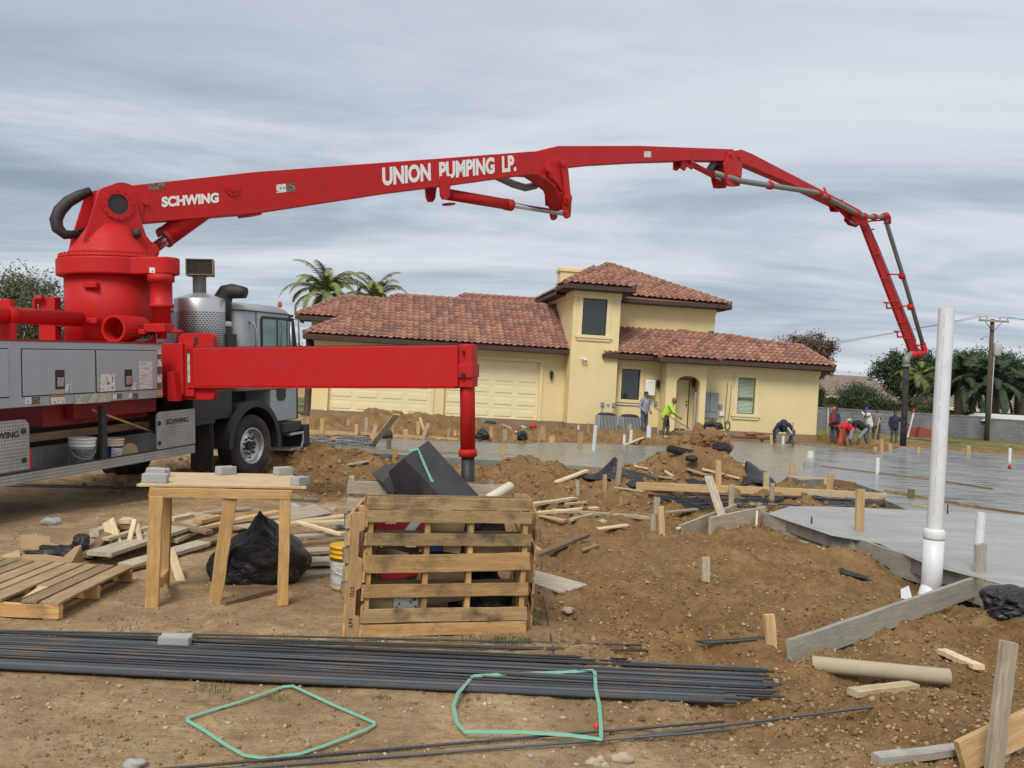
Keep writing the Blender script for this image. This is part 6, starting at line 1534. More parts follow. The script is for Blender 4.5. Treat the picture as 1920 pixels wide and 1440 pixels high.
# ---- pallet lying flat at the left edge
P0 = zp(108, 1166, 0.0); pe = (zp(259, 1086, 0.0) - P0); pe.z = 0; PL_ = 1.22; pe.normalize(); pn = Vector((-pe.y, pe.x, 0))
fp = thing('pallet', 'flat wooden pallet lying on the ground at the left edge, one board broken', 'pallet', mat=Matrix(((pe.x, pn.x, 0, P0.x), (pe.y, pn.y, 0, P0.y), (0, 0, 1, 0), (0, 0, 0, 1))), group='pallets')
yy = 0.0; k = 0
W_PAL = wood('flat_pallet_wood', (0.42, 0.30, 0.175), (0.29, 0.19, 0.10), 0.4, (.14, .1, .07))
while yy < 1.3:
    w = (.135, .115, .10, .14, .09)[k % 5]
    if k == 2:
        board('deck_board', None, (.42, yy + w / 2, .128), (PL_, yy + w / 2, .128), w, .02, W_PAL, parent=fp); hull('splinter', None, [(.22, yy + .02, .12), (.45, yy, .118), (.45, yy + w * .8, .118), (.26, yy + w * .55, .12), (.45, yy, .138), (.45, yy + w * .8, .138), (.10, yy + w * .3, .125)], W_PALE, None, parent=fp, bevel=0)
    else: board('deck_board', None, (0.0, yy + w / 2, .128 + .002 * (k % 2)), (PL_ + .01 * (k % 3), yy + w / 2, .128), w, .02, W_PAL, parent=fp)
    yy += w + .022; k += 1
for x in (.02, .60, PL_ - .03): board('stringer', None, (x, -.01, .065), (x, 1.32, .065), .04, .10, W_TAN, parent=fp)
for y in (.06, 1.1): board('deck_board', None, (0, y, .008), (PL_, y, .008), .1, .016, W_BROWN, parent=fp)
# ---- yellow bucket behind the crate
yb = bucket('paint_bucket', 'yellow plastic bucket with a white label standing against the left side of the crate', tuple(gp(646, 1106) + Vector((0, .06, 0))), .385, .13, .148, YEL, YEL, (-170, 20), DEC_C)
# ---- loose timber at the left, behind the table
G1 = 'loose boards lying around the work table'
def sheet(label, quad, th, mat, h=.02, name='plywood_sheet', cat='board', group=None):
    P = [gp(*q) + Vector((0, 0, (h if not isinstance(h, (list, tuple)) else h[i]))) for i, q in enumerate(quad)]
    c = sum(P, Vector()) / 4; M_ = MB(); M_.prism([p - c for p in P], (0, 0, -th)); o = M_.build(name, mat, loc=c, bevel=.002); return tag(o, label, cat, group)
sheet('pale grey plywood offcut lying behind the black bag, pointing right', [(425, 1000), (590, 953), (622, 968), (470, 1006)], .018, W_GREY, (.1, .06, .05, .1), group=G1)
for args in (
    ('long wide grey board running from the flat pallet up under the table', (185, 1062), (405, 990), .24, .04, W_GREY, .10, .12), ('grey board underneath the long wide grey one', (235, 1068), (380, 1030), .18, .04, W_GREY, .02, .05),
    ('brown board lying under the table between the left legs', (318, 1008), (392, 1022), .10, .04, W_BROWN, .14, .12), ('pale narrow board end under the table top, behind the bag', (350, 985), (410, 990), .09, .04, W_PALE, .12, .1),
    ('pale board lying on the heap between table and crate, topmost', (500, 1014), (650, 1006), .12, .04, W_PALE, .16, .16), ('grey board just below the pale topmost one between table and crate', (540, 1026), (648, 1018), .14, .03, W_GREY, .10, .10),
    ('thin brown board near the bottom of the heap between table and crate', (548, 1032), (648, 1026), .10, .03, W_BROWN, .06, .06), ('thick weathered board on the ground right of the table legs', (540, 1064), (626, 1060), .24, .045, W_GREY, .03, .03),
    ('short grey board end beside the yellow bucket', (545, 1086), (618, 1078), .12, .04, W_GREY, 0, 0), ('brown two by four lying in front of the black bag', (418, 1136), (520, 1110), .07, .045, W_BROWN, 0, 0),
    ('long pale board lying on the heap behind the bag, reaching the crate', (470, 1022), (648, 992), .14, .04, W_PALE, .16, .14), ('pale clean board under the work table pointing at the bag', (322, 1026), (372, 1004), .12, .04, W_PALE, .05, .06),
    ('grey board slanting across the heap left of the table, under the pale offcuts', (150, 1052), (258, 1020), .12, .04, W_GREY, .06, .10), ('pale clean lath on top of the heap left of the table', (196, 1046), (300, 1012), .07, .03, W_PALE, .17, .16), ('brown rough board below the heap behind the table legs', (300, 1050), (420, 1016), .16, .03, W_BROWN, .03, .06),
    ('broad grey board just right of the black bag on the ground', (532, 1048), (636, 1040), .20, .03, W_GREY, .05, .05), ('yellow board crossing the heap behind the black bag', (360, 1012), (520, 984), .11, .04, W_NEW, .10, .14), ('splintered orange board end behind the middle table leg', (368, 1010), (414, 998), .10, .04, W_TAN, .17, .17), ('thin grey lath behind the heap, farthest from the camera', (330, 972), (470, 958), .07, .03, W_GREY, .02, .03),
    ('pale lath leaning on the heap just left of the yellow bucket', (556, 1014), (640, 1030), .06, .03, W_PALE, .20, .15), ('short thick grey block end left of the small stacked blocks', (176, 1010), (212, 998), .10, .08, W_GREY, .02, .02), ('dark brown board at the foot of the heap beside the flat pallet', (210, 1078), (300, 1056), .10, .03, W_BROWN, .01, .02),
    ('small pale board resting on the heap left of the middle table leg', (320, 996), (356, 988), .08, .04, W_PALE, .12, .12),
    ('pale board poking out left of the heap behind the flat pallet', (182, 1034), (222, 1026), .16, .04, W_NEW, .02, .04), ('round grey pole end behind the small offcuts', (190, 1018), (268, 1016), .09, .08, W_GREY, .02, .02)):
    plank(*args, group=G1)
def leaner(label, a, b_, w, t, mat, D0, D1=None, group=G1, up=(.1, -1, .3)):
    A, B = at(*a, D0), at(*b_, D1 or D0); return board('plank', label, A, B, w, t, mat, up, group, 'plank')
leaner('splintered pale plank leaning behind the left table leg', (320, 1032), (344, 1102), .075, .02, W_PALE, 8.0, 7.7)
leaner('dark brown two by four sloping up beside the cardboard box', (164, 1042), (218, 984), .10, .045, W_BROWN, 8.1, 8.9, up=(0, 0, 1))
leaner('pale short two by six leaning upright on the offcut heap', (204, 978), (222, 1036), .12, .04, W_PALE, 8.75, 8.45)
leaner('narrow pale offcut leaning upright right of the small stacked blocks', (252, 974), (241, 1022), .045, .02, W_PALE, 8.8, 8.6); leaner('narrow pale offcut leaning the other way beside the left table leg', (257, 984), (265, 1022), .05, .025, W_PALE, 8.8, 8.6)
boxh('offcut', 'small pale wooden block on top of a brown one on the heap', at(237, 976, 8.9), (.11, .16, .045), .2, W_PALE, 'block', group=G1); boxh('offcut', 'small brown wooden block under the pale one on the heap', at(236, 986, 8.9), (.11, .15, .05), .3, W_BROWN, 'block', group=G1)
boxh('offcut', 'short brown post standing under the two stacked small blocks', at(232, 1001, 8.95), (.07, .07, .13), .3, W_BROWN, 'block', group=G1)
# torn cardboard box with black scraps
cb0 = gp(95, 1052); tcb = thing('cardboard_box', 'torn open brown cardboard box full of black plastic scraps behind the flat pallet', 'box', cb0)
def rel(px, py, D): return at(px, py, D) - cb0
M_ = MB(); Dn, Df = cb0.y, cb0.y + .45
M_.prism([rel(40, 1052, Dn), rel(90, 1056, Dn), rel(132, 1054, Dn), rel(150, 1022, Dn), rel(140, 1025, Dn), rel(118, 1045, Dn), rel(80, 1040, Dn), rel(42, 1040, Dn)], (.01, .012, 0)); M_.build('front_flap', CARD, tcb)
M_ = MB(); M_.prism([rel(38, 1038, Df), rel(128, 1028, Df), rel(95, 1018, Df), rel(94, 1007, Df), rel(40, 1003, Df)], (0, .012, 0)); M_.build('back_flap', CARD, tcb)
M_ = MB(); M_.prism([rel(2, 1044, Dn), rel(15, 1060, Dn - .02), rel(40, 1052, Dn), rel(35, 1033, Dn + .2)], (0, 0, .012)); M_.build('side_flap', CARD, tcb)
M_ = MB(); M_.prism([rel(132, 1054, Dn), rel(156, 1056, Dn + .1), rel(152, 1030, Df), rel(150, 1022, Dn)], (.012, 0, 0)); M_.build('side_panel', CARD, tcb)
crumple('plastic_scraps', 'black plastic scraps heaped inside the torn cardboard box', cb0 + Vector((0, .22, -.02)), (.30, .15, .11), BAG, 'scraps', amp=.4, seed=5, fq=4)
crumple('plastic_bottle', 'shiny black lump of plastic on the right rim of the torn cardboard box', at(151, 1030, Dn + .1), (.085, .08, .14), BAG, 'scraps', amp=.3, seed=6)
# ---- boards right of the crate
G2 = 'loose boards on the dug earth'
sheet('greenish edged plywood sheet lying half under the right side of the crate', [(980, 1078), (1101, 1101), (1055, 1117), (980, 1098)], .02, W_GREY, (.08, .03, .03, .06), group=G2)
for args in (
    ('stout two by four lying right of the crate, its far end raised', (1006, 1049), (1099, 1016), .09, .045, W_BROWN, 0, .04), ('short splintered stick against the right side of the crate', (986, 1018), (1014, 1036), .05, .03, W_TAN, .02, 0),
    ('pale board end at the top of the loose boards right of the crate', (985, 957), (1078, 943), .10, .045, W_PALE, .06, .06), ('pale board crossing the middle of the loose boards right of the crate', (985, 968), (1120, 958), .10, .04, W_PALE, .02, .03),
    ('long grey and yellow board pointing at the pair of stakes', (1036, 962), (1222, 976), .10, .045, W_GREY, .03, .02), ('short grey batten lying below the long board', (1070, 986), (1110, 975), .06, .03, W_GREY, 0, 0), ('little bright yellow batten on the loose boards', (1060, 953), (1098, 950), .06, .03, W_PALE, .06, .06),
    ('splintered pale board on the slope below the second mound', (1040, 915), (1100, 892), .10, .04, W_PALE, -.03, -.03), ('grey board flush with the earth left of the leaning plank', (1252, 968), (1305, 962), .09, .03, W_GREY, -.01, -.01),
    ('narrow batten at the left end of the trench form', (1215, 948), (1258, 938), .05, .03, W_GREY, 0, 0), ('narrow board lying across the end of the rebar trench', (1262, 938), (1312, 950), .06, .03, W_GREY, 0, 0),
    ('grey whitewashed board on the mound above the black sheet', (1288, 884), (1330, 898), .09, .03, W_GREY, .02, .02), ('thin pale batten on the mound left of the tan stake', (1316, 886), (1386, 904), .05, .03, W_PALE, .02, .02),
    ('short grey board on edge beside the thin brown stake', (1232, 902), (1260, 906), .10, .03, W_GREY, 0, 0), ('short pale stick beside the grey board on the mound', (1246, 889), (1262, 899), .05, .03, W_PALE, .02, .02),
    ('white plank on the mound left of the jacket, pointing up', (1140, 850), (1205, 824), .12, .04, W_PALE, .03, .05), ('pale board lying by the slab edge at the top of the mound', (1396, 876), (1446, 890), .08, .03, W_PALE, .03, .03), ('thin batten by the slab edge near the two pale stakes', (1405, 870), (1450, 888), .04, .02, W_PALE, .05, .05)):
    plank(*args, group=G2)
# ---- forms round the pour
G3 = 'form boards edging the concrete'
def form(label, a, b_, mat, h=.27, lift=.012, off=.025, zt=None, t=.04):
    A = pz(*a, slab_z); B = pz(*b_, slab_z); d = (B - A); n_ = Vector((d.y, -d.x, 0)).normalized()
    if n_.y > 0: n_ = -n_
    A += n_ * off; B += n_ * off
    A.z += lift - h / 2; B.z += lift - h / 2
    return board('form_board', label, A, B, h, t, mat, n_, G3, 'form board')
form('long cement stained form board on the near edge of the pour, left stretch', (1436, 962), (1606, 1011), W_CEM)
form('long cement stained form board on the near edge of the pour, behind the white pipe', (1607, 1010), (1852, 1088), W_CEM)
form('cement stained form board at the right edge of the picture, above the black bag', (1854, 1088), (1995, 1127), W_CEM)
plank('grey board on edge left of the near form corner, white tape on it', (1330, 1000), (1432, 984), .26, .04, W_GREY, -.03, .02, edge=True, group=G3, name='form_board', cat='form board'); plank('sloping grey board on edge left of the rusty form piece', (1276, 1000), (1378, 982), .26, .04, W_GREY, -.14, .04, edge=True, group=G3, name='form_board', cat='form board')
plank('rust stained short form piece behind the near corner', (1380, 982), (1424, 988), .24, .04, W_BROWN, .0, .02, edge=True, group=G3, name='form_board', cat='form board')
ribbon('tape', 'white tape over the grey board at the near form corner', [gp(1416, 990) + Vector((0, -.05, z)) for z in (.0, .12, .26)] , .03, WHITE, 'tape', nrm=(0, -1, 0.1))
plank('long yellow form board across the back of the rebar trench', (1192, 922), (1506, 934), .13, .04, W_NEW, .04, .04, edge=True, group=G3, name='form_board', cat='form board')
plank('pale new form board in the middle of the trench, right of the long one', (1504, 933), (1660, 940), .12, .04, W_PALE, .04, .04, edge=True, group=G3, name='form_board', cat='form board')
form('yellow form board at the far side of the trench by the slab edge', (1478, 894), (1558, 899), W_NEW, .16, .02); form('brown form board along the slab behind the leaning stake', (1560, 899), (1606, 906), W_BROWN, .16, .02); form('wet yellow form board between the two pours', (1660, 922), (1832, 953), W_TAN2, .12, .05, 0); form('dark wet form board running on to the right between the two pours', (1833, 953), (1990, 975), W_BROWN, .12, .04, 0); form('pale short board behind the brown stake at the strip', (1712, 948), (1748, 956), W_PALE, .12, .03, 0)
form('dark seam board lying in the wet concrete, left stretch', (1540, 875), (1750, 901), W_BROWN, .06, .035, 0); form('dark seam board lying in the wet concrete, right stretch', (1751, 901), (1860, 918), W_BROWN, .06, .035, 0)
form('long screed board held across the concrete by the crouching workers', (1474, 831), (1652, 852), W_GREY, .18, .10, 0)
form('yellow form board in front of the garage, upper row', (572, 801), (905, 818), W_NEW, .16, .12, 0); form('yellow form board in front of the garage, lower row', (570, 808), (860, 824), W_NEW, .14, .05, 0); form('grey form board on the near side of the garage pour', (600, 842), (905, 851), W_GREY, .2, .04, 0); form('grey form board on the near side of the garage pour, right of the outrigger leg', (880, 851), (990, 852), W_GREY, .2, .02, 0)
# thin board held high: big grey board from the ground up to the grey stake
A, B = gp(1480, 1236), at(1852, 1091, 9.0)
A.z += .045; board('plank', 'long cement grey board on edge sloping from the ground up to the white pipe', A, B, .19, .042, W_CEM, (.6, -1, .1), cat='plank')
a, c = gp(1520, 1258), gp(1779, 1283); a.z += .05; c.z += .05
M_ = MB(); M_.tube([(-(c - a).length / 2, 0, 0), ((c - a).length / 2, 0, 0)], .056, 24, caps=False); M_.tube([(-(c - a).length / 2, 0, 0), ((c - a).length / 2, 0, 0)], .046, 24)
tag(M_.build('cardboard_tube', paint('grey_card_tube', (0.40, 0.335, 0.235), .85, dirt=.25), mat=basis(c - a, None, (a + c) / 2)), 'long beige cardboard tube lying below the grey sloping board', 'tube')
plank('short pale two by four lying below the cardboard tube', (1598, 1312), (1712, 1300), .09, .045, W_PALE, .005, .01, group=G2); plank('short yellow two by four splashed with cement above the upright grey stake', (1765, 1228), (1835, 1262), .09, .04, W_PALE, 0, .01, group=G2)
plank('pointed stake covered in grey cement lying at the bottom right', (1642, 1432), (1795, 1418), .075, .045, W_CEM, .01, .02, group=G2)
leaner('wide new tan board on edge in the bottom right corner', (1800, 1420), (1960, 1345), .17, .042, W_NEW, 4.72, 4.9, None, (.3, -1, .2)); leaner('pale narrow board under the wide tan one in the bottom right corner', (1850, 1425), (1960, 1392), .07, .04, W_PALE, 4.8, 5.0, None, (.3, -1, .3))
leaner('dark cement covered board end between the pointed stake and the wide tan board', (1770, 1412), (1812, 1405), .12, .05, W_CEM, 4.95, 4.9, None, (0, 0, 1))
# ---- stakes
G4 = 'wooden stakes driven into the ground'
for top, base, w, mt, lab in (
    ((1163, 853), (1158, 912), 9, W_GREY, 'tall thin grey stake at the left end of the black sheet'), ((1134, 890), (1134, 924), 7, W_NEW, 'short yellow stake left of the tall grey one by the black sheet'), ((1082, 901), (1083, 923), 7, W_GREY, 'short grey stake left of the two by the black sheet'),
    ((1229, 876), (1229, 899), 7, W_BROWN, 'short brown stake behind the black sheet on the mound'), ((1347, 863), (1347, 912), 11, W_NEW, 'broad yellow stake on the mound below the jackets'), ((1372, 908), (1370, 962), 10, W_GREY, 'grey stake right of the broad leaning plank'),
    ((1449, 906), (1446, 948), 9, W_GREY, 'grey stake standing in the middle of the rebar trench'), ((1451, 864), (1443, 892), 10, W_PALE, 'pale stake leaning right at the slab corner'), ((1437, 886), (1436, 912), 11, W_PALE, 'pale stake below the leaning one at the slab corner'), ((1487, 868), (1487, 902), 11, W_NEW, 'yellow stake at the slab edge right of the pale pair'),
    ((1232, 932), (1230, 966), 11, W_GREY, 'grey stake behind the yellow one of the pair in the open earth'), ((1239, 950), (1241, 1010), 11, W_NEW, 'yellow stake in front of the grey pair in the open earth'), ((1224, 964), (1224, 1001), 10, W_GREY, 'short grey stake left of the yellow one in the open earth'),
    ((1323, 1045), (1323, 1088), 15, W_GREY, 'lone pale stake standing in the open earth in front of the pour'), ((1163, 931), (1163, 949), 6, W_TAN, 'tiny stake stub below the black sheet'), ((1268, 930), (1268, 945), 6, W_TAN, 'tiny stake stub at the left end of the trench'),
    ((1613, 917), (1610, 1024), 17, W_NEW, 'tall yellow stake on the near edge of the pour left of the white pipe'), ((1558, 889), (1552, 938), 12, W_NEW, 'yellow stake leaning in the middle of the pale trench board'), ((1595, 899), (1594, 916), 8, W_NEW, 'short yellow stake at the slab edge behind the trench'), ((1709, 917), (1707, 954), 13, W_BROWN, 'brown stake in the strip just left of the white pipe'),
    ((1424, 942), (1423, 972), 10, W_GREY, 'grey stake at the corner where the near form begins'), ((1839, 1020), (1835, 1130), 23, W_CEM, 'thick cement grey stake holding up the small white pipe'), ((1441, 1152), (1447, 1216), 20, W_NEW, 'short yellow stake standing at the tips of the thin rebars')):
    stake(lab, top, base, w, mt, G4)
stake('big weathered stake in the bottom right corner in front of the tan board', (1891, 1203), (1862, 1462), 34, W_GREY, G4, D=4.62, dep=.04)
leaner('broad grey plank leaning upright beside the rebar trench', (1328, 893), (1354, 970), .12, .025, W_GREY, 12.8, 12.4, None, (0, -1, .2))
far_lab = 'short wooden stake along the forms in front of the garage doors'
for top, base, w, mt in (((577, 783), (577, 806), 5, W_NEW), ((604, 784), (603, 810), 7, W_NEW), ((613, 797), (613, 806), 5, W_NEW), ((653, 787), (653, 806), 6, W_GREY), ((668, 795), (668, 814), 6, W_NEW), ((687, 782), (686, 813), 6, W_GREY), ((705, 797), (696, 832), 7, W_NEW), ((737, 796), (737, 812), 5, W_NEW), ((760, 805), (760, 818), 8, W_NEW), ((784, 790), (784, 814), 6, W_NEW), ((800, 796), (802, 824), 6, W_BROWN), ((842, 804), (840, 822), 5, W_GREY), ((853, 807), (853, 818), 5, W_NEW),
        ((888, 804), (888, 824), 6, W_NEW), ((921, 800), (921, 822), 7, W_NEW), ((947, 805), (947, 827), 8, W_GREY), ((953, 798), (952, 814), 6, W_NEW), ((965, 815), (965, 826), 9, W_NEW), ((1013, 806), (1010, 828), 6, W_NEW), ((1018, 800), (1018, 826), 9, W_NEW), ((1035, 818), (1035, 830), 11, W_NEW)):
    bp_ = pz(*base, slab_z); stake(far_lab, top, base, w, mt, 'stakes along the garage forms', D=bp_.y, dep=.05)
for top, base, w, mt, lab in (((1089, 810), (1088, 834), 10, W_NEW, 'orange brown stake standing in the wet concrete before the tower'), ((1052, 794), (1052, 808), 5, W_TAN, 'small stake on the dirt right of the second garage door'), ((1103, 794), (1103, 812), 5, W_TAN, 'small stake in front of the first condenser'), ((1165, 790), (1162, 813), 7, W_NEW, 'yellow stake between the two condensers'), ((1181, 795), (1180, 818), 6, W_NEW, 'yellow stake in front of the second condenser'),
        ((1358, 812), (1358, 832), 8, W_NEW, 'yellow stake behind the heap of jackets'), ((1429, 811), (1429, 828), 5, W_TAN, 'small stake by the rolled mats at the house wall'), ((1446, 815), (1446, 832), 5, W_NEW, 'small yellow stake left of the crouching worker'), ((942, 834), (943, 853), 8, W_NEW, 'yellow stake on the near form right of the outrigger leg'), ((729, 822), (729, 842), 9, W_BROWN, 'reddish stake on the near form behind the crate'), ((740, 841), (740, 858), 9, W_TAN, 'tan stake below the near form behind the crate'), ((625, 819), (625, 834), 8, W_TAN, 'tan stake on the near form by the truck step'),
        ((1653, 823), (1653, 848), 7, W_NEW, 'yellow stake at the right end of the screed board'), ((1669, 831), (1669, 844), 8, W_NEW, 'short yellow stake in front of the man in navy'), ((1722, 838), (1722, 848), 6, W_NEW, 'small stake beyond the boom hose'), ((1816, 836), (1816, 852), 8, W_NEW, 'small stake at the far edge right of the tall white pipe'), ((1641, 838), (1641, 850), 6, W_GREY, 'small grey stake left of the yellow one at the screed end')):
    bp_ = pz(*base, slab_z); stake(lab, top, base, w, mt, G4, D=bp_.y, dep=.05)
A, B = pz(697, 836, slab_z), at(744, 777, 21.0); board('plank', 'long pale plank leaning diagonally on the forms before the garage', A, B, .16, .04, W_PALE, (.5, -1, .3), None, 'plank')
A, B = at(792, 823, 22), at(803, 794, 22); board('plank', 'thick pale stub of timber leaning on the forms behind the black box', A, B, .10, .08, W_PALE, (0, -1, 0), None, 'plank'); A, B = at(797, 812, 22.3), at(787, 782, 22.3); board('plank', 'pointed pinkish batten sticking up behind the thick stub', A, B, .06, .03, W_PALE, (0, -1, 0), None, 'plank')
# ---- white pipes
for k, (a, c, w, mt, lab) in enumerate((((1120, 1000), (1175, 992), .08, W_PALE, 'thin pale lath on the earth left of the pair of stakes'), ((1010, 975), (1060, 985), .09, W_NEW, 'short yellow lath among the loose boards right of the crate'), ((1150, 930), (1205, 938), .06, W_GREY, 'thin grey lath on the earth below the black sheet'), ((1090, 1040), (1120, 1030), .05, W_BROWN, 'short brown splinter right of the stout two by four'),
        ((590, 985), (640, 975), .10, W_GREY, 'grey lath behind the crate on the left'), ((330, 975), (380, 968), .07, W_PALE, 'pale splinter on the earth behind the table'), ((1270, 1000), (1300, 990), .05, W_PALE, 'pale splinter beside the yellow stake of the pair'), ((1190, 880), (1215, 886), .07, W_PALE, 'short pale block on the mound above the black sheet'), ((640, 880), (690, 872), .08, W_GREY, 'grey lath on the mound behind the table'), ((1500, 1020), (1545, 1036), .04, W_PALE, 'thin pale lath half buried in front of the near form'))):
    plank(lab, a, c, w, .022, mt, group=G2)
G5 = 'white plastic pipe stubs in the concrete'
def pipe(label, top, base, rpx, D=None, group=G5, mt=PVC, name='drain_pipe', extra=None):
    bs = (pz(*base, slab_z) if D is None else at(*base, D)); tp = at(*top, bs.y); r_ = rpx * bs.y / FPX
    t = thing(name, label, 'pipe', bs - (tp - bs).normalized() * .12, group)
    M_ = MB(); v_ = tp - Vector(t.location); M_.tube([(0, 0, 0), v_], r_, 20, caps=False); M_.tube([v_ * .999, v_ * .3], r_ * .86, 20, caps=False); M_.tube([v_ * .32, v_ * .3], r_ * .86, 20)
    M_.build('pipe', mt, t)
    q = MB(); q.tube([v_ - v_.normalized() * .03, v_ - v_.normalized() * .002], r_ * 1.02, 20); 
    for c in (extra or []): c(t, v_, r_)
    return t
PB = at(1746, 1118, 8.9)
def sleeve(t, v_, r_):
    M_ = MB(); M_.tube([v_ * 0, v_ * .245], r_ * 1.30, 24); M_.build('sleeve', PVC, t)
    M_ = MB(); M_.tube([v_ * .232, v_ * .240, v_ * .262, v_ * .268], [r_ * 1.30, r_ * 1.36, r_ * 1.36, r_ * 1.1], 24); M_.build('coupling', PVC, t)
    M_ = MB(); M_.tube([v_ * .085, v_ * .045 + Vector((-.05, -.02, 0)), v_ * -.01 + Vector((-.10, -.03, 0))], [r_ * 1.15, r_ * 1.15, r_ * 1.2], 20); M_.build('branch_stub', PVC, t)
tallp = pipe('tall white plastic drain pipe standing at the near edge of the pour', (1775, 578), (1745, 1120), 14, D=8.9, group=None, extra=[sleeve])
# faint print line down the pipe
M_ = MB(); v_ = at(1775, 578, 8.9) - Vector(tallp.location)
for k in range(60):
    if k % 7 in (5, 6): continue
    p = v_ * (.32 + .66 * k / 60); M_.box(p + Vector((-.075 * .62, -.075 * .79, 0)), (.004, .004, .018))
M_.build('print', GREY, tallp)
pipe('short white pipe on top of the thick cement grey stake', (1840, 961), (1834, 1032), 8.5, D=9.15, group=None)
for top, base, r_, lab in (((1117, 797), (1113, 845), 3.6, 'tall thin white pipe leaning in the concrete before the tower'), ((1077, 785), (1077, 799), 2.2, 'small white pipe stub by the house wall left of the tower condensers'), ((1085, 797), (1084, 813), 2.0, 'thin white pipe stub in front of the tower corner'), ((1171, 815), (1170, 832), 2.8, 'grey white pipe stub left of the worker in lime green'), ((1184, 806), (1182, 830), 3.0, 'white pipe stub second left of the thick one'),
        ((1217, 798), (1216, 828), 4.4, 'thick white pipe stub in front of the man in the grey hoodie'), ((1237, 805), (1236, 818), 4.0, 'thick white pipe stub at the feet of the man in lime green'), ((1249, 817), (1249, 826), 3.6, 'very short white pipe stub right below the man in lime green'), ((1348, 803), (1348, 824), 2.2, 'thin white pipe behind the heap of jackets'), ((1469, 817), (1468, 833), 2.6, 'white pipe stub in front of the crouching man in navy'),
        ((1646, 858), (1645, 888), 3.6, 'white pipe stub alone in the wet concrete, mirrored in it'), ((1894, 840), (1893, 866), 2.8, 'white pipe with a red foot in the wet concrete at the far right'), ((1157, 804), (1157, 814), 1.8, 'very thin white pipe by the second condenser')):
    pipe(lab, top, base, r_)
pp_ = pipe('broken white pipe stub crusted with cement in the wet concrete', (1520, 846), (1518, 874), 6)
p = pz(1518, 874, slab_z); crumple('cement_crust', None, Vector((.0, -.02, .04)), (.17, .15, .34), SPACER, None, seed=3).parent = pp_
for c in ('category',):
    for o in pp_.children:
        if c in o: del o[c]
M_ = MB(); M_.lathe([(.055, 0), (.04, .13), (.02, .15)], 10); tag(M_.build('pipe_cap', REDC, loc=pz(1893, 879, slab_z)), 'small red cone at the foot of the far right white pipe', 'cap')
for px, y0, y1, lab in ((1487, 793, 837, 'tall thin grey rod standing right of the crouching man'), (1274, 797, 822, 'thin steel rod standing below the arched porch')):
    b0 = pz(px, y1, slab_z); t0 = at(px, y0, b0.y); M_ = MB(); M_.tube([Vector((0, 0, 0)), t0 - b0], .025, 8); tag(M_.build('survey_rod', PIPE_GREY, loc=b0), lab, 'rod')
for px, y0, y1, lab in ((1522, 969, 982, 'short black rod sticking out of the near concrete strip'), (1777, 946, 964, 'short black rod sticking out of the strip beside the white pipe')):
    b0 = pz(px, y1, slab_z); t0 = at(px, y0, b0.y); M_ = MB(); M_.tube([Vector((0, 0, -.05)), t0 - b0], .012, 8); tag(M_.build('dowel', BLACK, loc=b0), lab, 'rod')
# ---- rebar
m, nt, b = newmat('steel_rebar')
oi = nt.nodes.new('ShaderNodeObjectInfo'); v = coords(nt); wv = nd(nt, 'ShaderNodeTexWave', {'Vector': v, 'Scale': 26.0, 'Distortion': 0.0}, wave_type='BANDS', bands_direction='X'); n_ = nz(nt, v, 2.0, 6, .65)
col = mixc(nt, ramp(nt, n_, [(0.48, 0.0), (0.72, 0.75)]), (0.088, 0.098, 0.112), (0.21, 0.13, 0.075))
nt.links.new(mixc(nt, 1.0, col, ramp(nt, oi.outputs['Random'], [(0, 0.42), (1, 1.4)]), 'MULTIPLY'), b.inputs['Base Color']); b.inputs['Roughness'].default_value = .5; b.inputs['Metallic'].default_value = .35
bump(nt, b, wv.outputs[0], .7, .006)
REBAR = m
def rod_mesh(L, r_, wob=.0, seed=0, n=14):
    rr = random.Random(seed); a, c = rr.random() * 6, rr.random() * 6
    M_ = MB(); M_.tube([(-L / 2 + L * i / n, wob * math.sin(a + 3.1 * i / n), 0) for i in range(n + 1)], r_, 7)
    me = bpy.data.meshes.new('rebar'); me.from_pydata(M_.v, [], M_.f); me.polygons.foreach_set('use_smooth', [True] * len(me.polygons)); me.materials.append(REBAR); return me
RODS = [rod_mesh(7.0, .0078, .05, k) for k in range(5)]; ROD_THICK = rod_mesh(7.0, .0125, .015, 9)
def rod(me, A, B, label, group, L=7.0):
    A, B = Vector(A), Vector(B); d = (B - A).normalized(); c = B - d * L / 2
    o = bpy.data.objects.new('rebar', me); COL.objects.link(o); o.matrix_world = basis(d, None, c); return tag(o, label, 'rebar', group)
LB = 'long dark steel rebar lying in the thick bundle across the foreground'
rr = random.Random(5)
def gl(x, y): return gzs(x, y) + .012
nb = 40
for k in range(nb):
    f_ = ((k + .5) / nb) ** .8
    th = f_ > .80
    xe = 1436 + 46 * f_ + rr.uniform(-34, 6)
    if f_ < .12: xe = rr.choice((1430, 1330, 1180))
    if th: xe = 1330 + rr.uniform(-40, 95)
    fl = f_ + rr.uniform(-.03, .03); fr = f_ + rr.uniform(-.04, .04)
    A_l = zp(-30, 1190 + 59 * fl, .016); sl_ = (1246 + 70 * fr - 1190 - 59 * fl) / 1300
    B_r = zp(xe, 1190 + 59 * fl + sl_ * (xe + 0), .016)
    lx, ly, ex, ey = A_l.x, A_l.y, B_r.x, B_r.y
    lay = .022 * math.sin(math.pi * f_) * rr.random() + (.012 if k % 4 == 1 else 0)
    rod(ROD_THICK if th else RODS[k % 5], (lx, ly, .016 + lay), (ex, ey, .016 + lay + .012), LB, 'rebars in the bundle')
LB2 = 'thin rebar lying behind the bundle in front of the crate'
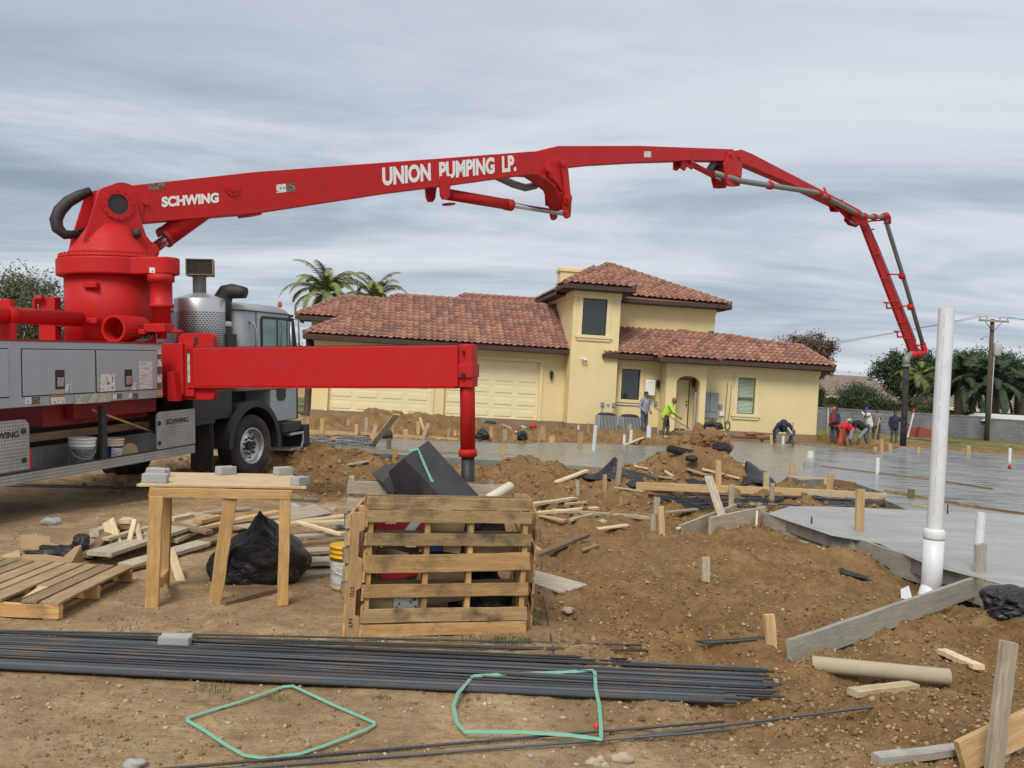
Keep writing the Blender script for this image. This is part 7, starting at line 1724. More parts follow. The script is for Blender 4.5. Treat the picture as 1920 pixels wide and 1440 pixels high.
for k, (a, c) in enumerate((((0, 1182), (1205, 1213)), ((0, 1190), (1190, 1217)), ((100, 1200), (1140, 1222)), ((60, 1196), (1212, 1216)), ((200, 1205), (1080, 1226)))):
    A, B = zp(*a, .012), zp(*c, .02); me = RODS[k % 5]; L = (B - A).length
    rod(me, A, B, LB2, 'rebars behind the bundle')
for k, (a, c) in enumerate((((1305, 1207), (1450, 1196)), ((1318, 1211), (1436, 1204)), ((1310, 1209), (1440, 1201)))):
    A, B = gp(*a) + Vector((0, 0, .02)), gp(*c) + Vector((0, 0, .025)); L = (B - A).length; me = rod_mesh(L, .0088, .0, k); rod(me, A, B, 'short rebar end sticking out by the yellow stake', 'rebar ends by the stake', L)
for k, (a, c, z) in enumerate((((360, 1442), (1366, 1359), .013), ((380, 1450), (1362, 1364), .013))):
    A, B = zp(*a, z), zp(*c, z + .02); rod(RODS[k], A, B, 'thin rebar in the close pair at the bottom of the picture', 'two rebars at the bottom'); 
A, B = zp(1190, 1384, .016), gp(1688, 1321) + Vector((0, 0, .014)); L = (B - A).length; rod(rod_mesh(L, .0085, .01, 3), A, B, 'single thin rebar pointing to the cardboard tube', None, L)
for k, (a, c) in enumerate((((-60, 909), (296, 917)), ((-60, 913), (270, 919)), ((440, 932), (604, 942)), ((450, 934), (596, 944)))):
    A, B = gp(*a) + Vector((0, 0, .02)), gp(*c) + Vector((0, 0, .02)); L = (B - A).length; rod(rod_mesh(L, .011, .01, k + 20), A, B, 'rebar lying on the earth between truck and table' if k < 2 else 'rebar lying behind the right end of the table', 'rebars by the truck' if k < 2 else 'rebars behind the table', L)
pts = [gp(*q) + Vector((0, 0, .01)) for q in ((1011, 985), (1014, 1050), (1017, 1110), (1026, 1160), (1034, 1205), (1041, 1250))]
M_ = MB(); M_.tube([p - pts[0] for p in pts], .006, 6); tag(M_.build('wire', REBAR, loc=pts[0]), 'thin bent wire running down from the crate to the rebar', 'wire')
def rebar_mat(label, quad, nu, nv, zl, z=None):
    P = [gp(*q) + Vector((0, 0, zl)) for q in quad] if z is None else [zp(*q, z) for q in quad]
    c = sum(P, Vector()) / 4; M_ = MB()
    for i in range(nu):
        a, d = P[0].lerp(P[1], i / (nu - 1)), P[3].lerp(P[2], i / (nu - 1)); w = Vector((rr.uniform(-.05, .05), rr.uniform(-.04, .04), rr.uniform(-.02, .04))); M_.tube([a - c, (a + d) / 2 - c + w, d - c], .012, 5)
    for j in range(nv):
        a, d = P[0].lerp(P[3], j / (nv - 1)), P[1].lerp(P[2], j / (nv - 1)); pts = []
        for i in range(9): pts.append(a.lerp(d, i / 8) - c + Vector((0, rr.uniform(-.04, .04), .02 + rr.uniform(-.02, .035))))
        M_.tube(pts, .012, 5)
    return tag(M_.build('rebar_mesh', REBAR, loc=c), label, 'rebar mesh')
rebar_mat('tied rebar mesh lying in the trench between the two pours', [(1262, 950), (1420, 958), (1700, 952), (1500, 938)], 16, 9, .06); rebar_mat('tied rebar mesh along the left end of the trench', [(1215, 934), (1300, 962), (1440, 950), (1480, 936)], 14, 8, .05)
rebar_mat('tied rebar mesh showing in the garage pour beside the truck cab', [(572, 835), (700, 836), (690, 820), (572, 816)], 18, 8, 0, z=.10)
# ---- green straps on the ground
G6 = 'green packing straps on the ground'
def gstrap(label, px, h, w=.017):
    P = [gp(*q) + Vector((0, 0, h)) for q in px]; Q = []
    for i in range(len(P) - 1):
        for k in range(4): Q.append(P[i].lerp(P[i + 1], k / 4))
    Q.append(P[-1])
    return ribbon('packing_strap', label, Q, w, STRAPG, group=G6, t=.003, nrm=(.0, -.55, .85), tw=[(.0, 0, 0), (.12, -.1, 0), (-.1, .15, 0), (.05, -.2, 0), (-.15, .1, 0)])
gstrap('green packing strap lying in a diamond shape on the bare earth', [(550, 1293), (626, 1329), (700, 1361), (702, 1366), (683, 1376), (612, 1404), (562, 1421), (500, 1430), (458, 1424), (421, 1403), (385, 1378), (351, 1358), (352, 1352), (450, 1322), (530, 1294), (551, 1292)], .02)
gstrap('green packing strap lying in a loop over the rebar bundle', [(886, 1281), (950, 1277), (1008, 1275), (1062, 1273), (1111, 1270), (1115, 1275), (1116, 1304), (1123, 1337), (1126, 1377), (1126, 1402), (1064, 1394), (982, 1389), (871, 1388), (856, 1371), (849, 1337), (858, 1314), (886, 1281)], .045, .022)
crumple('red_stopper', 'small bright red plastic cap lying inside the strap loop', gp(1118, 1366), (.016, .016, .03), paint('red_cap', (0.75, 0.03, 0.03), .4, dirt=.05), 'cap', amp=.1, n=1)
# ---- black plastic sheets, jackets, mats
def drape(name, label, quad, mat, cat, hmax, seed, n=36, sup=.02, peak=None):
    """a crumpled sheet lying on the earth between four photo pixels"""
    P = [gp(*q) for q in quad]; bm = bmesh.new(); V = []
    c = sum(P, Vector()) / 4
    for i in range(n + 1):
        for j in range(n + 1):
            s_, t_ = i / n, j / n; p = P[0].lerp(P[1], s_).lerp(P[3].lerp(P[2], s_), t_)
            e_ = min(s_, 1 - s_, t_, 1 - t_); q = Vector((p.x * 3.1, p.y * 3.1, seed))
            k = mnoise.noise(q) + .6 * abs(mnoise.noise(q * 2.3)); p = p + Vector((mnoise.noise(q + Vector((9, 0, 0))) * .12 * (1 if e_ > 0 else 1.6), mnoise.noise(q + Vector((0, 9, 0))) * .12, 0))
            z = gzs(p.x, p.y) + sup + hmax * min(1, e_ * 5) * max(0, .35 + .8 * k)
            if peak: z += peak[2] * math.exp(-((s_ - peak[0]) ** 2 + (t_ - peak[1]) ** 2) * 40)
            V.append(bm.verts.new((p.x - c.x, p.y - c.y, z - c.z)))
    for i in range(n):
        for j in range(n):
            f = bm.faces.new((V[i * (n + 1) + j], V[(i + 1) * (n + 1) + j], V[(i + 1) * (n + 1) + j + 1], V[i * (n + 1) + j + 1])); f.smooth = True
    me = bpy.data.meshes.new(name); bm.to_mesh(me); bm.free(); me.materials.append(mat)
    o = link(name, me, loc=c); s_ = o.modifiers.new('thick', 'SOLIDIFY'); s_.thickness = .004
    return tag(o, label, cat)
drape('plastic_sheet', 'crumpled black plastic sheet with a raised peak in front of the mound', [(1092, 896), (1195, 914), (1238, 903), (1130, 884)], PLAST, 'plastic sheet', .09, 1, peak=(.35, .5, .22)); drape('plastic_sheet', 'small black plastic sheet flat behind the long trench form', [(1258, 910), (1330, 912), (1322, 900), (1262, 900)], PLAST, 'plastic sheet', .08, 2); drape('plastic_sheet', 'black plastic sheet bunched at the slab corner by the pale stakes', [(1380, 912), (1452, 914), (1448, 898), (1400, 893)], PLAST, 'plastic sheet', .14, 3)
drape('plastic_sheet', 'black plastic sheet poking out under the near form, left of the white pipe', [(1662, 1066), (1735, 1092), (1738, 1076), (1668, 1056)], PLAST, 'plastic sheet', .05, 4); drape('plastic_sheet', 'torn scrap of black plastic on the earth before the near form', [(1588, 1082), (1622, 1094), (1618, 1082), (1592, 1068)], PLAST, 'plastic sheet', .05, 5)
drape('plastic_sheet', 'black plastic scraps under the near form of the garage pour', [(705, 855), (745, 862), (742, 850), (712, 846)], PLAST, 'plastic sheet', .1, 7)
crumple('bin_bag', 'black plastic bag bunched at the right edge below the end of the grey board', gp(1906, 1150) + Vector((.1, .12, -.05)), (.34, .24, .24), BAG, 'bag', amp=.5, seed=12, n=4, fq=1.4, folds=.04)
for px, py, lab, s_ in ((903, 824, 'small black bundle of plastic on the garage form right of the outrigger leg', .22), (976, 826, 'small black bundle of plastic by the debris before the garage', .20), (725, 822, 'little black and grey bundle beside the leaning plank', .16)):
    crumple('plastic_bundle', lab, pz(px, py, slab_z), (s_, s_, s_ * 1.5), BAG, 'bundle', amp=.4, seed=px % 17)
JBR = paint('brown_canvas', (0.235, 0.125, 0.062), 0.95, dirt=.35, dirtcol=(.14, .08, .045), scale=6, bumpy=.5); JNV = paint('navy_cloth', (0.018, 0.018, 0.03), .9, dirt=.2)
pj = at(1325, 850, 16.4); pj.z = gzs(pj.x, 16.4)
jk = thing('jacket', 'brown canvas work jacket thrown in a heap on top of the mound', 'jacket', pj)
def heap(name, dx, dy, dz, r3, mt, seed, par, amp=.35, fq=2.2):
    o = crumple(name, None, Vector((dx, dy, dz)), r3, mt, None, amp=amp, seed=seed, fq=fq, folds=.2); o.parent = par
    for k in ('category', 'label'):
        if k in o: del o[k]
heap('body', .05, .0, -.05, (.32, .24, .36), JBR, 3, jk, .5, 1.3); heap('sleeve', -.20, -.05, -.02, (.12, .13, .46), JBR, 8, jk, .3, 1.2); heap('collar', .24, -.10, -.12, (.18, .18, .30), JBR, 14, jk)
crumple('dark_cap', 'dark navy lining and cap lying at the right side of the brown jacket', pj + Vector((.22, -.22, -.06)), (.17, .12, .16), JNV, 'clothing', seed=21, amp=.3); crumple('work_gloves', 'black work gloves lying on top of the brown jacket', pj + Vector((.10, .10, .30)), (.17, .10, .14), BAG, 'gloves', seed=22, amp=.5, fq=4)
pg = at(1278, 846, 16.0); pg.z = gzs(pg.x, 16.0)
M_ = MB()
for k in range(9): M_.tube([(-.22 + .05 * k - .01, .02, .10 - .008 * k), (-.22 + .05 * k + .02, -.02, .10 - .008 * k)], [.065, .07], 12)
tag(M_.build('rubber_boot', BLACK, loc=pg), 'black ribbed hose coil lying on the mound left of the jacket', 'hose'); crumple('rubber_lump', 'black rubber glove lying below the hose on the mound', pg + Vector((.12, -.35, -.08)), (.10, .09, .12), BAG, 'gloves', seed=31, amp=.3)
pmat = Hw(8.2, -.1, -.28)
for k, (dx, dz, l_) in enumerate(((-.3, .07, 1.2), (.1, .20, .8), (.55, .07, .8))):
    M_ = MB(); M_.tube([(-l_ / 2, 0, 0), (0, .02, .01), (l_ / 2, 0, 0)], [.085, .1, .08], 12); o = M_.build('rolled_mat', JBR, mat=basis((1, .12, 0), None, pmat + Vector((dx, 0, dz)))); tag(o, ('brown rolled mat at the foot of the house wall, left one', 'brown rolled mat lying on top of the two others', 'brown rolled mat at the foot of the house wall, right one')[k], 'mat', 'rolled mats')
# broken white sheet by the tall pipe, red barrows and marker post on the lawn
sheet('broken piece of white plastic at the foot of the tall pipe', [(1690, 1128), (1712, 1126), (1703, 1112), (1688, 1116)], .006, PVC, (.0, .0, .08, .06), name='plastic_piece')
for px0, px1, y0, y1, D, lab in ((1700, 1722, 798, 817, 48, 'dull red wheelbarrow tub upended on the lawn beyond the hose'), (1722, 1752, 802, 820, 47.5, 'second dull red wheelbarrow tub on the lawn, right of the first')):
    a, c = at(px0, y1, D), at(px1, y0, D); w, h = c.x - a.x, c.z - a.z
    t = thing('wheelbarrow', lab, 'wheelbarrow', (a.x + w / 2, D, a.z), 'wheelbarrows on the lawn')
    hull('tub', None, [(-w * .5, 0, 0), (w * .4, 0, 0), (w * .5, .1, h * .8), (-w * .35, .1, h), (-w * .45, .7, 0), (w * .4, .7, 0), (w * .45, .6, h * .75), (-w * .3, .6, h)], paint('dull_red_tub', (0.23, 0.035, 0.03), .6, dirt=.3), None, parent=t, bevel=.02)
    M_ = MB(); M_.tube([(w * .3, .1, h * .3), (w * .75, 0, h * .15)], .025, 6); M_.tube([(w * .3, .5, h * .3), (w * .75, .5, h * .15)], .025, 6); M_.build('handles', W_TAN, t)
a, c = at(1702, 812, 43), at(1713, 774, 43)
t = thing('marker_post', 'white marker post with a red top leaning by the boom hose', 'post', a); M_ = MB(); M_.bar((0, 0, -.2), c - a, .09, .05); M_.build('post', PVC, t); crumple('ribbon', None, c - a, (.06, .04, .20), REDC, None, seed=41, amp=.4, n=1).parent = t
# pipes and scraps before the garage
for k, (a, c, mt, r_) in enumerate((((930, 790), (985, 806), PVC, .035), ((905, 794), (930, 797), PIPE_GREY, .09), ((975, 818), (1000, 798), PIPE_GREY, .03), ((940, 800), (968, 815), PVC, .03))):
    A, B = gp(*a) + Vector((0, 0, .1)), gp(*c) + Vector((0, 0, .1)); M_ = MB(); M_.tube([Vector((0, 0, 0)), (B - A) * .5 + Vector((0, 0, .03)), B - A], r_, 8); tag(M_.build('scrap_pipe', mt, loc=A), ('thin white pipe lying on the dirt before the second garage door', 'fat grey pipe end on the dirt right of the outrigger leg', 'thin grey pipe leaning in the debris before the tower', 'short white pipe in the debris before the second garage door')[k], 'pipe', 'scrap pipes before the garage')
crumple('red_scrap', 'small red plastic item in the debris before the tower corner', gp(999, 808) + Vector((0, 0, .12)), (.14, .12, .2), REDC, 'cap', seed=51, n=1)
# ---- stones, clods and grass (nobody could count them)
def clods(name, label, n, xr, yr, sz, mat, msk=None, seed=3, kind='stuff', pw=2.2):
    g_ = np.random.default_rng(seed); X, Y = [], []
    while len(X) < n:
        y = math.exp(g_.uniform(math.log(yr[0]), math.log(yr[1]))); th = g_.uniform(xr[0], xr[1]); x = y * th
        if msk is not None and g_.random() > msk(x, y): continue
        X.append(x); Y.append(y)
    X, Y = np.array(X), np.array(Y)
    for poly in SLABS:
        k = ~(in_poly(X, Y, poly) | (poly_dist(X, Y, poly) < .08)); X, Y = X[k], Y[k]
    Z = ground_z(X, Y); n = len(X)
    ico = bmesh.new(); bmesh.ops.create_icosphere(ico, subdivisions=1, radius=1); B0 = np.array([v.co[:] for v in ico.verts]); F0 = np.array([[v.index for v in f.verts] for f in ico.faces]); ico.free()
    s_ = sz[0] * (sz[1] / sz[0]) ** (g_.random(n) ** pw)
    A3 = g_.uniform(.55, 1.25, size=(n, 1, 3)) * np.array([1, 1, .8])
    V = B0[None] * A3 * g_.uniform(.55, 1.35, size=(n, len(B0), 1)) * s_[:, None, None]
    a = g_.uniform(0, 6.28, n); ca, sa = np.cos(a)[:, None], np.sin(a)[:, None]
    V = np.stack([V[..., 0] * ca - V[..., 1] * sa, V[..., 0] * sa + V[..., 1] * ca, V[..., 2]], -1)
    V += np.stack([X, Y, Z + s_ * .25], -1)[:, None]
    Fc = (F0[None] + (np.arange(n) * len(B0))[:, None, None]).reshape(-1, 3); V = V.reshape(-1, 3)
    me = bpy.data.meshes.new(name); me.vertices.add(len(V)); me.vertices.foreach_set('co', V.ravel()); me.loops.add(Fc.size); me.loops.foreach_set('vertex_index', Fc.ravel())
    me.polygons.add(len(Fc)); me.polygons.foreach_set('loop_start', np.arange(0, Fc.size, 3)); me.polygons.foreach_set('loop_total', np.full(len(Fc), 3)); me.update(calc_edges=True); me.materials.append(mat)
    return tag(link(name, me), label, 'earth', kind=kind)
CLOD = leafmat('earth_clods', [(0.15, 0.085, 0.035), (0.22, 0.13, 0.055), (0.31, 0.20, 0.092), (0.42, 0.30, 0.165)], .95); PEB = leafmat('pebbles', [(0.30, 0.22, 0.14), (0.40, 0.31, 0.21), (0.50, 0.43, 0.33), (0.33, 0.31, 0.28)], .9)
def rmask(x, y): return float(rough_mask(np.array([x]), np.array([y]))[0]) * (0.15 + .85 * max(0, min(1, 1.2 * vnoise(np.array([x * 1.1]), np.array([y * 1.1]), 12)[0] + .6)))
clods('dirt_clods', 'crumbly clods of freshly dug brown earth', 60000, (-.62, .62), (4.0, 34), (.0035, .022), CLOD, rmask, 3, pw=3.4)
clods('spoil_clods', 'coarse clods on the spoil heaps', 17000, (-.5, .5), (12.5, 36), (.012, .06), CLOD, rmask, 5, pw=3.4)
clods('gravel', 'small pale stones and crumbs scattered over the trodden earth', 6500, (-.62, .62), (3.6, 17), (.0025, .021), PEB, lambda x, y: .25 + .75 * max(0, min(1, 1.6 * vnoise(np.array([x * .8]), np.array([y * .8]), 14)[0] + .4)), 8, pw=3.2)
clods('dirt_crumbs', 'crumbs of brown earth on the trodden ground', 14000, (-.62, .62), (3.6, 17), (.002, .014), CLOD, lambda x, y: .2 + .8 * max(0, min(1, 1.8 * vnoise(np.array([x * .9]), np.array([y * .9]), 17)[0] + .35)), 28, pw=2.8)
STONE = paint('pale_stone', (0.42, 0.34, 0.24), .9, dirt=.3, scale=12, bumpy=.6); STONEG = paint('grey_stone', (0.36, 0.355, 0.34), .9, dirt=.3, scale=12, bumpy=.6)
for k, (px, py, s_, mt, lab) in enumerate(((1165, 1425, .055, STONE, 'largest pale stone at the bottom centre below the strap loop'), (1112, 1432, .036, STONE, 'brown stone left of the largest one at the bottom centre'), (1126, 1424, .026, STONE, 'small stone between the two big ones at the bottom centre'), (1135, 1435, .022, STONE, 'small stone in front of the group at the bottom centre'), (1065, 1147, .05, STONE, 'round pale stone on the earth right of the crate'), (97, 983, .10, STONEG, 'flat pale grey stone in the truck shadow'), (622, 957, .06, STONE, 'round tan stone between the table and the crate'), (1130, 981, .06, STONE, 'yellowish stone near the short grey batten'), (253, 1438, .05, STONEG, 'small grey stone at the bottom left'), (555, 955, .10, STONEG, 'flat whitish stone behind the right table leg'), (635, 990, .07, STONEG, 'white crumbly stone beside the crate back'))):
    crumple('stone', lab, gp(px, py) + Vector((0, 0, -.008)), (s_, s_ * .8, s_ * .9), mt, 'stone', amp=.5, seed=60 + k, n=1, folds=0)
GRB = leafmat('grass_blades', [(0.06, 0.09, 0.025), (0.11, 0.14, 0.045), (0.22, 0.20, 0.09)], .8)
def grass_tufts(name, label, spots, seed=4):
    g_ = np.random.default_rng(seed); M_ = MB()
    for (px, py, n, rad, h) in spots:
        c = gp(px, py)
        for k in range(n):
            a = g_.uniform(0, 6.28); r_ = rad * math.sqrt(g_.random()); x, y = c.x + r_ * math.cos(a), c.y + r_ * math.sin(a) * .6; z = gzs(x, y)
            hh = h * g_.uniform(.4, 1.1); b_ = g_.uniform(0, 6.28); l_ = g_.uniform(.2, .9) * hh; d = Vector((math.cos(b_), math.sin(b_), 0)); s_ = Vector((-d.y, d.x, 0)) * .0018; p = Vector((x, y, z))
            M_.add([p - s_, p + s_, p + d * l_ * .4 + Vector((0, 0, hh * .6)) + s_ * .7, p + d * l_ * .4 + Vector((0, 0, hh * .6)) - s_ * .7, p + d * l_ + Vector((0, 0, hh * .8))], [(0, 1, 2, 3), (3, 2, 4)])
    return tag(M_.build(name, GRB), label, 'grass', kind='stuff')
grass_tufts('grass_tufts', 'thin tufts of green and dry grass on the trodden earth', [(960, 1205, 260, .16, .06), (905, 1200, 90, .16, .05), (830, 1200, 60, .18, .04), (1005, 1175, 70, .05, .09), (400, 1293, 90, .12, .05), (200, 1395, 90, .22, .04), (700, 1205, 60, .1, .05), (520, 1310, 40, .08, .04), (235, 1165, 60, .2, .04), (240, 1180, 40, .15, .04), (880, 1310, 40, .15, .05), (715, 1310, 30, .06, .04)])
# ================================================================ PEOPLE
def cloth(name, col, rough=.9, dirt=.3, dc=(.2, .17, .13)): return paint(name, col, rough, dirt=dirt, dirtcol=dc, scale=7, bumpy=.3)
SKIN = paint('skin', (0.20, 0.105, 0.065), .6, dirt=.1, dirtcol=(.12, .06, .04)); HAIR = paint('dark_hair', (0.012, 0.010, 0.009), .6, dirt=.05)
BOOT = cloth('rubber_boots', (0.07, 0.072, 0.055), .6, .5, (.25, .24, .21)); JEANS = cloth('blue_jeans', (0.06, 0.10, 0.17)); PALEJ = cloth('pale_jeans', (0.20, 0.25, 0.30)); DARKT = cloth('dark_trousers', (0.035, 0.038, 0.04), dirt=.4)
BASE_POSE = dict(pel=(0, 0, .93), che=(0, .0, 1.28), nec=(0, .01, 1.47), hea=(0, .04, 1.60), shl=(-.185, 0, 1.40), shr=(.185, 0, 1.40), ell=(-.25, -.03, 1.13), elr=(.25, -.03, 1.13), wrl=(-.24, .10, .90), wrr=(.24, .10, .90),
                 hil=(-.095, 0, .90), hir=(.095, 0, .90), knl=(-.11, .03, .49), knr=(.11, .03, .49), anl=(-.12, -.02, .09), anr=(.12, -.02, .09), look=(0, 1, -.15))
def person(label, feet, D, yaw, mats, pose=None, scale=1.0, bulk=1.0, boots=True, hat=None, group=None, zlift=0.0):
    """one continuous body grown over a posed skeleton; faces +Y before the yaw"""
    P = dict(BASE_POSE); P.update(pose or {})
    J = {k: Vector(v) for k, v in P.items()}
    f = at(feet[0], feet[1], D)
    M = Matrix.Translation(f + Vector((0, 0, zlift))) @ Matrix.Rotation(yaw, 4, 'Z') @ Matrix.Scale(scale, 4)
    top, leg, boot, skin = mats[0], mats[1], mats[2] if len(mats) > 2 else BOOT, SKIN
    B = []                                                   # a, b, radius a, radius b, material slot
    k = bulk
    B += [('pel', 'che', .150 * k, .158 * k, 1), ('che', 'nec', .150 * k, .075, 1), ('nec', 'hea', .058, .06, 0)]
    for s in 'lr':
        B += [('sh' + s, 'el' + s, .070 * k, .056 * k, 1), ('el' + s, 'wr' + s, .056 * k, .040, 1), ('hi' + s, 'kn' + s, .098, .070, 2), ('kn' + s, 'an' + s, .072, .055, 3 if boots else 2), ('che', 'sh' + s, .12 * k, .075 * k, 1), ('pel', 'hi' + s, .135, .105, 2)]
    segs, M_ = [], MB()
    for a, b_, ra, rb, sl in B:
        p, q = J[a], J[b_]; segs.append((p, q, ra, rb, sl))
        d = (q - p); L = max(d.length, 1e-3); d = d / L; n_ = d.orthogonal().normalized(); bb_ = d.cross(n_)
        rings = []
        for t_, rr_ in [(-.9, .44), (-.55, .84), (0, 1)] + [(1e3, 1)] * 0:
            rings.append((p + d * ra * t_, ra * rr_))
        rings += [(p.lerp(q, .5), (ra + rb) / 2), (q, rb), (q + d * rb * .55, rb * .84), (q + d * rb * .9, rb * .44)]
        M_.ring([[c + (n_ * math.cos(2 * math.pi * i / 12) + bb_ * math.sin(2 * math.pi * i / 12)) * r_ for i in range(12)] for c, r_ in rings])
    look = J['look'].normalized(); up = Vector((0, 0, 1)); rt = look.cross(up)
    if rt.length < .2: rt = Vector((1, 0, 0))
    rt.normalize(); up = rt.cross(look)
    H = J['hea'] + (J['hea'] - J['nec']).normalized() * .03
    HM_ = Matrix(((rt.x, look.x, up.x, H.x), (rt.y, look.y, up.y, H.y), (rt.z, look.z, up.z, H.z), (0, 0, 0, 1)))
    M_.lathe([(.02, -.125), (.05, -.12), (.068, -.08), (.076, -.03), (.079, .02), (.076, .06), (.055, .10), (.02, .12)], 14, HM_ @ Matrix.Scale(1.22, 4, (0, 1, 0)))
    M_.lathe([(.004, .035), (.012, .01), (.017, -.02), (.006, -.03)], 8, HM_ @ Matrix.Translation((0, .098, 0)))                        # nose
    M_.lathe([(.02, -.03), (.03, 0), (.01, .02)], 8, HM_ @ Matrix.Translation((0, .07, -.09)))                                          # chin
    for sx in (-1, 1): M_.lathe([(.004, -.03), (.02, -.02), (.022, .015), (.006, .03)], 8, HM_ @ Matrix.Translation((sx * .078, -.005, 0)) @ Matrix.Scale(.5, 4, (1, 0, 0)))  # ears
    for s in 'lr':                                          # feet
        a = J['an' + s]; t_ = Vector(P.get('to' + s, (a.x * 1.15, a.y + .19, max(.0, a.z - .055))))
        M_.tube([a + Vector((0, -.05, -.04)), a + Vector((0, 0, -.035)), a.lerp(t_, .6), t_], [.045, .058, .05, .035], 10)
        segs.append((a, t_, .05, .04, 3 if boots else 4))
    for s in 'lr':                                          # palms
        w, e_ = J['wr' + s], J['el' + s]; d = (w - e_).normalized(); M_.tube([w - d * .02, w + d * .04, w + d * .09], [.033, .042, .036], 10); segs.append((w + d * .03, w + d * .10, .04, .03, 0))
    segs.append((H + up * -.06, H + up * .08, .085, .08, 0))
    me = bpy.data.meshes.new('person'); me.from_pydata(M_.v, [], M_.f); me.update()
    o = bpy.data.objects.new('tmp', me); COL.objects.link(o)
    rm = o.modifiers.new('r', 'REMESH'); rm.mode = 'VOXEL'; rm.voxel_size = .014
    sm = o.modifiers.new('s', 'SMOOTH'); sm.factor = .5; sm.iterations = 3
    dg = bpy.context.evaluated_depsgraph_get(); bm = bmesh.new(); bm.from_mesh(bpy.data.meshes.new_from_object(o.evaluated_get(dg)))
    bpy.data.objects.remove(o)
    # cloth folds, then one material per region of the skeleton
    SA = np.array([s[0][:] for s in segs]); SB = np.array([s[1][:] for s in segs]); RA = np.array([s[2] for s in segs]); RB = np.array([s[3] for s in segs]); SL = np.array([s[4] for s in segs])
    C = np.array([q.calc_center_median()[:] for q in bm.faces]); D_ = SB - SA; L2 = (D_ ** 2).sum(1) + 1e-9
    T = np.clip(((C[:, None] - SA[None]) * D_[None]).sum(-1) / L2, 0, 1); dist = np.linalg.norm(C[:, None] - SA[None] - T[..., None] * D_[None], axis=-1) - (RA + (RB - RA) * T)
    near = SL[dist.argmin(1)]
    for q, sl in zip(bm.faces, near): q.material_index = int(sl); q.smooth = True
    # five fingers and a thumb side on each palm, rooted in it
    F_ = MB()
    for s in 'lr':
        w, e_ = J['wr' + s], J['el' + s]; d = (w - e_).normalized(); sd = d.cross(Vector((0, 0, 1)))
        if sd.length < .2: sd = Vector((0, 1, 0)) if abs(d.z) > .8 else Vector((1, 0, 0))
        sd.normalize(); cu_ = d.cross(sd) * (1 if s == 'l' else 1)
        for i, l_ in enumerate((.062, .074, .070, .055)):
            r0 = w + d * .085 + sd * (.024 - .016 * i); F_.tube([r0, r0 + d * l_ * .5, r0 + d * l_ * .75 + cu_ * .018, r0 + d * l_ * .8 + cu_ * .036], [.0095, .009, .008, .006], 6)
        r0 = w + d * .035 + sd * .035; F_.tube([r0, r0 + d * .03 + sd * .018, r0 + d * .055 + sd * .014 + cu_ * .012], [.012, .010, .007], 6)
    nb_ = len(bm.verts); VV = [bm.verts.new(p) for p in F_.v]
    for q in F_.f:
        try: nf_ = bm.faces.new([VV[i] for i in q]); nf_.smooth = True
        except ValueError: pass
    me2 = bpy.data.meshes.new('person'); bm.to_mesh(me2); bm.free()
    for mt in (skin, top, leg, boot if boots else leg, boot): me2.materials.append(mt)
    po = bpy.data.objects.new('person', me2); COL.objects.link(po); po.matrix_world = M; tag(po, label, 'person', group)
    # eyes and mouth, hair or hat
    E_ = MB()
    for sx in (-1, 1): E_.lathe([(.002, -.008), (.012, 0), (.002, .008)], 8, HM_ @ Matrix.Translation((sx * .031, .089, .022)))
    E_.box(HM_ @ Vector((0, .097, -.052)), (.035, .006, .006), HM_.to_3x3()); E_.build('face_features', HAIR, po)
    if hat and hat[0] in ('cap', 'back'):
        q = MB(); q.lathe([(.088, .03), (.09, .055), (.085, .095), (.06, .128), (.01, .142)], 16, HM_ @ Matrix.Scale(1.16, 4, (0, 1, 0))); 
        q.ring([[HM_ @ Vector((x, y, z)) for x, y, z in ((-.07, .07, z0), (-.06, .16, z0 - .012), (0, .185, z0 - .016), (.06, .16, z0 - .012), (.07, .07, z0))] for z0 in (.04, .05)], smooth=False)
        q.build('cap', hat[1], po)
    elif hat and hat[0] == 'beanie':
        q = MB(); q.lathe([(.09, .015), (.093, .05), (.085, .10), (.055, .14), (.01, .152)], 16, HM_ @ Matrix.Scale(1.14, 4, (0, 1, 0))); q.build('beanie', hat[1], po)
    else:
        q = MB(); q.lathe([(.082, .02), (.086, .06), (.075, .10), (.045, .128), (.005, .135)], 16, HM_ @ Matrix.Translation((0, -.012, 0)) @ Matrix.Scale(1.16, 4, (0, 1, 0))); q.build('hair', HAIR, po)
    if hat and len(hat) > 2 and hat[2] == 'hood':
        q = MB(); q.lathe([(.05, -.02), (.11, -.01), (.12, .04), (.09, .09), (.07, .09)], 14, Matrix.Translation(J['nec'] + Vector((0, -.04, -.03))) @ Matrix.Rotation(R(15), 4, 'X')); q.build('hood', top, po)
    return po, M, J
GHOOD = cloth('grey_hoodie', (0.26, 0.28, 0.33), dirt=.15); LIME = cloth('lime_jacket', (0.42, 0.60, 0.06), dirt=.1); NAVY = cloth('navy_jacket', (0.018, 0.022, 0.055), dirt=.15); MAR = cloth('maroon_hoodie', (0.055, 0.012, 0.018), dirt=.15); VEST = cloth('crimson_vest', (0.22, 0.025, 0.05), dirt=.1); REDH = cloth('red_hoodie', (0.55, 0.012, 0.018), dirt=.05); BLK = cloth('black_shirt', (0.012, 0.013, 0.014), dirt=.1); WHT = cloth('white_shirt', (0.62, 0.60, 0.57), dirt=.15)
ORCAP = cloth('orange_cap', (0.42, 0.13, 0.06)); GRCAP = cloth('pale_cap', (0.5, 0.5, 0.47)); REDCAP = cloth('red_cap_cloth', (0.35, 0.10, 0.08)); WGLOVE = cloth('cement', (0.3, 0.3, 0.29))
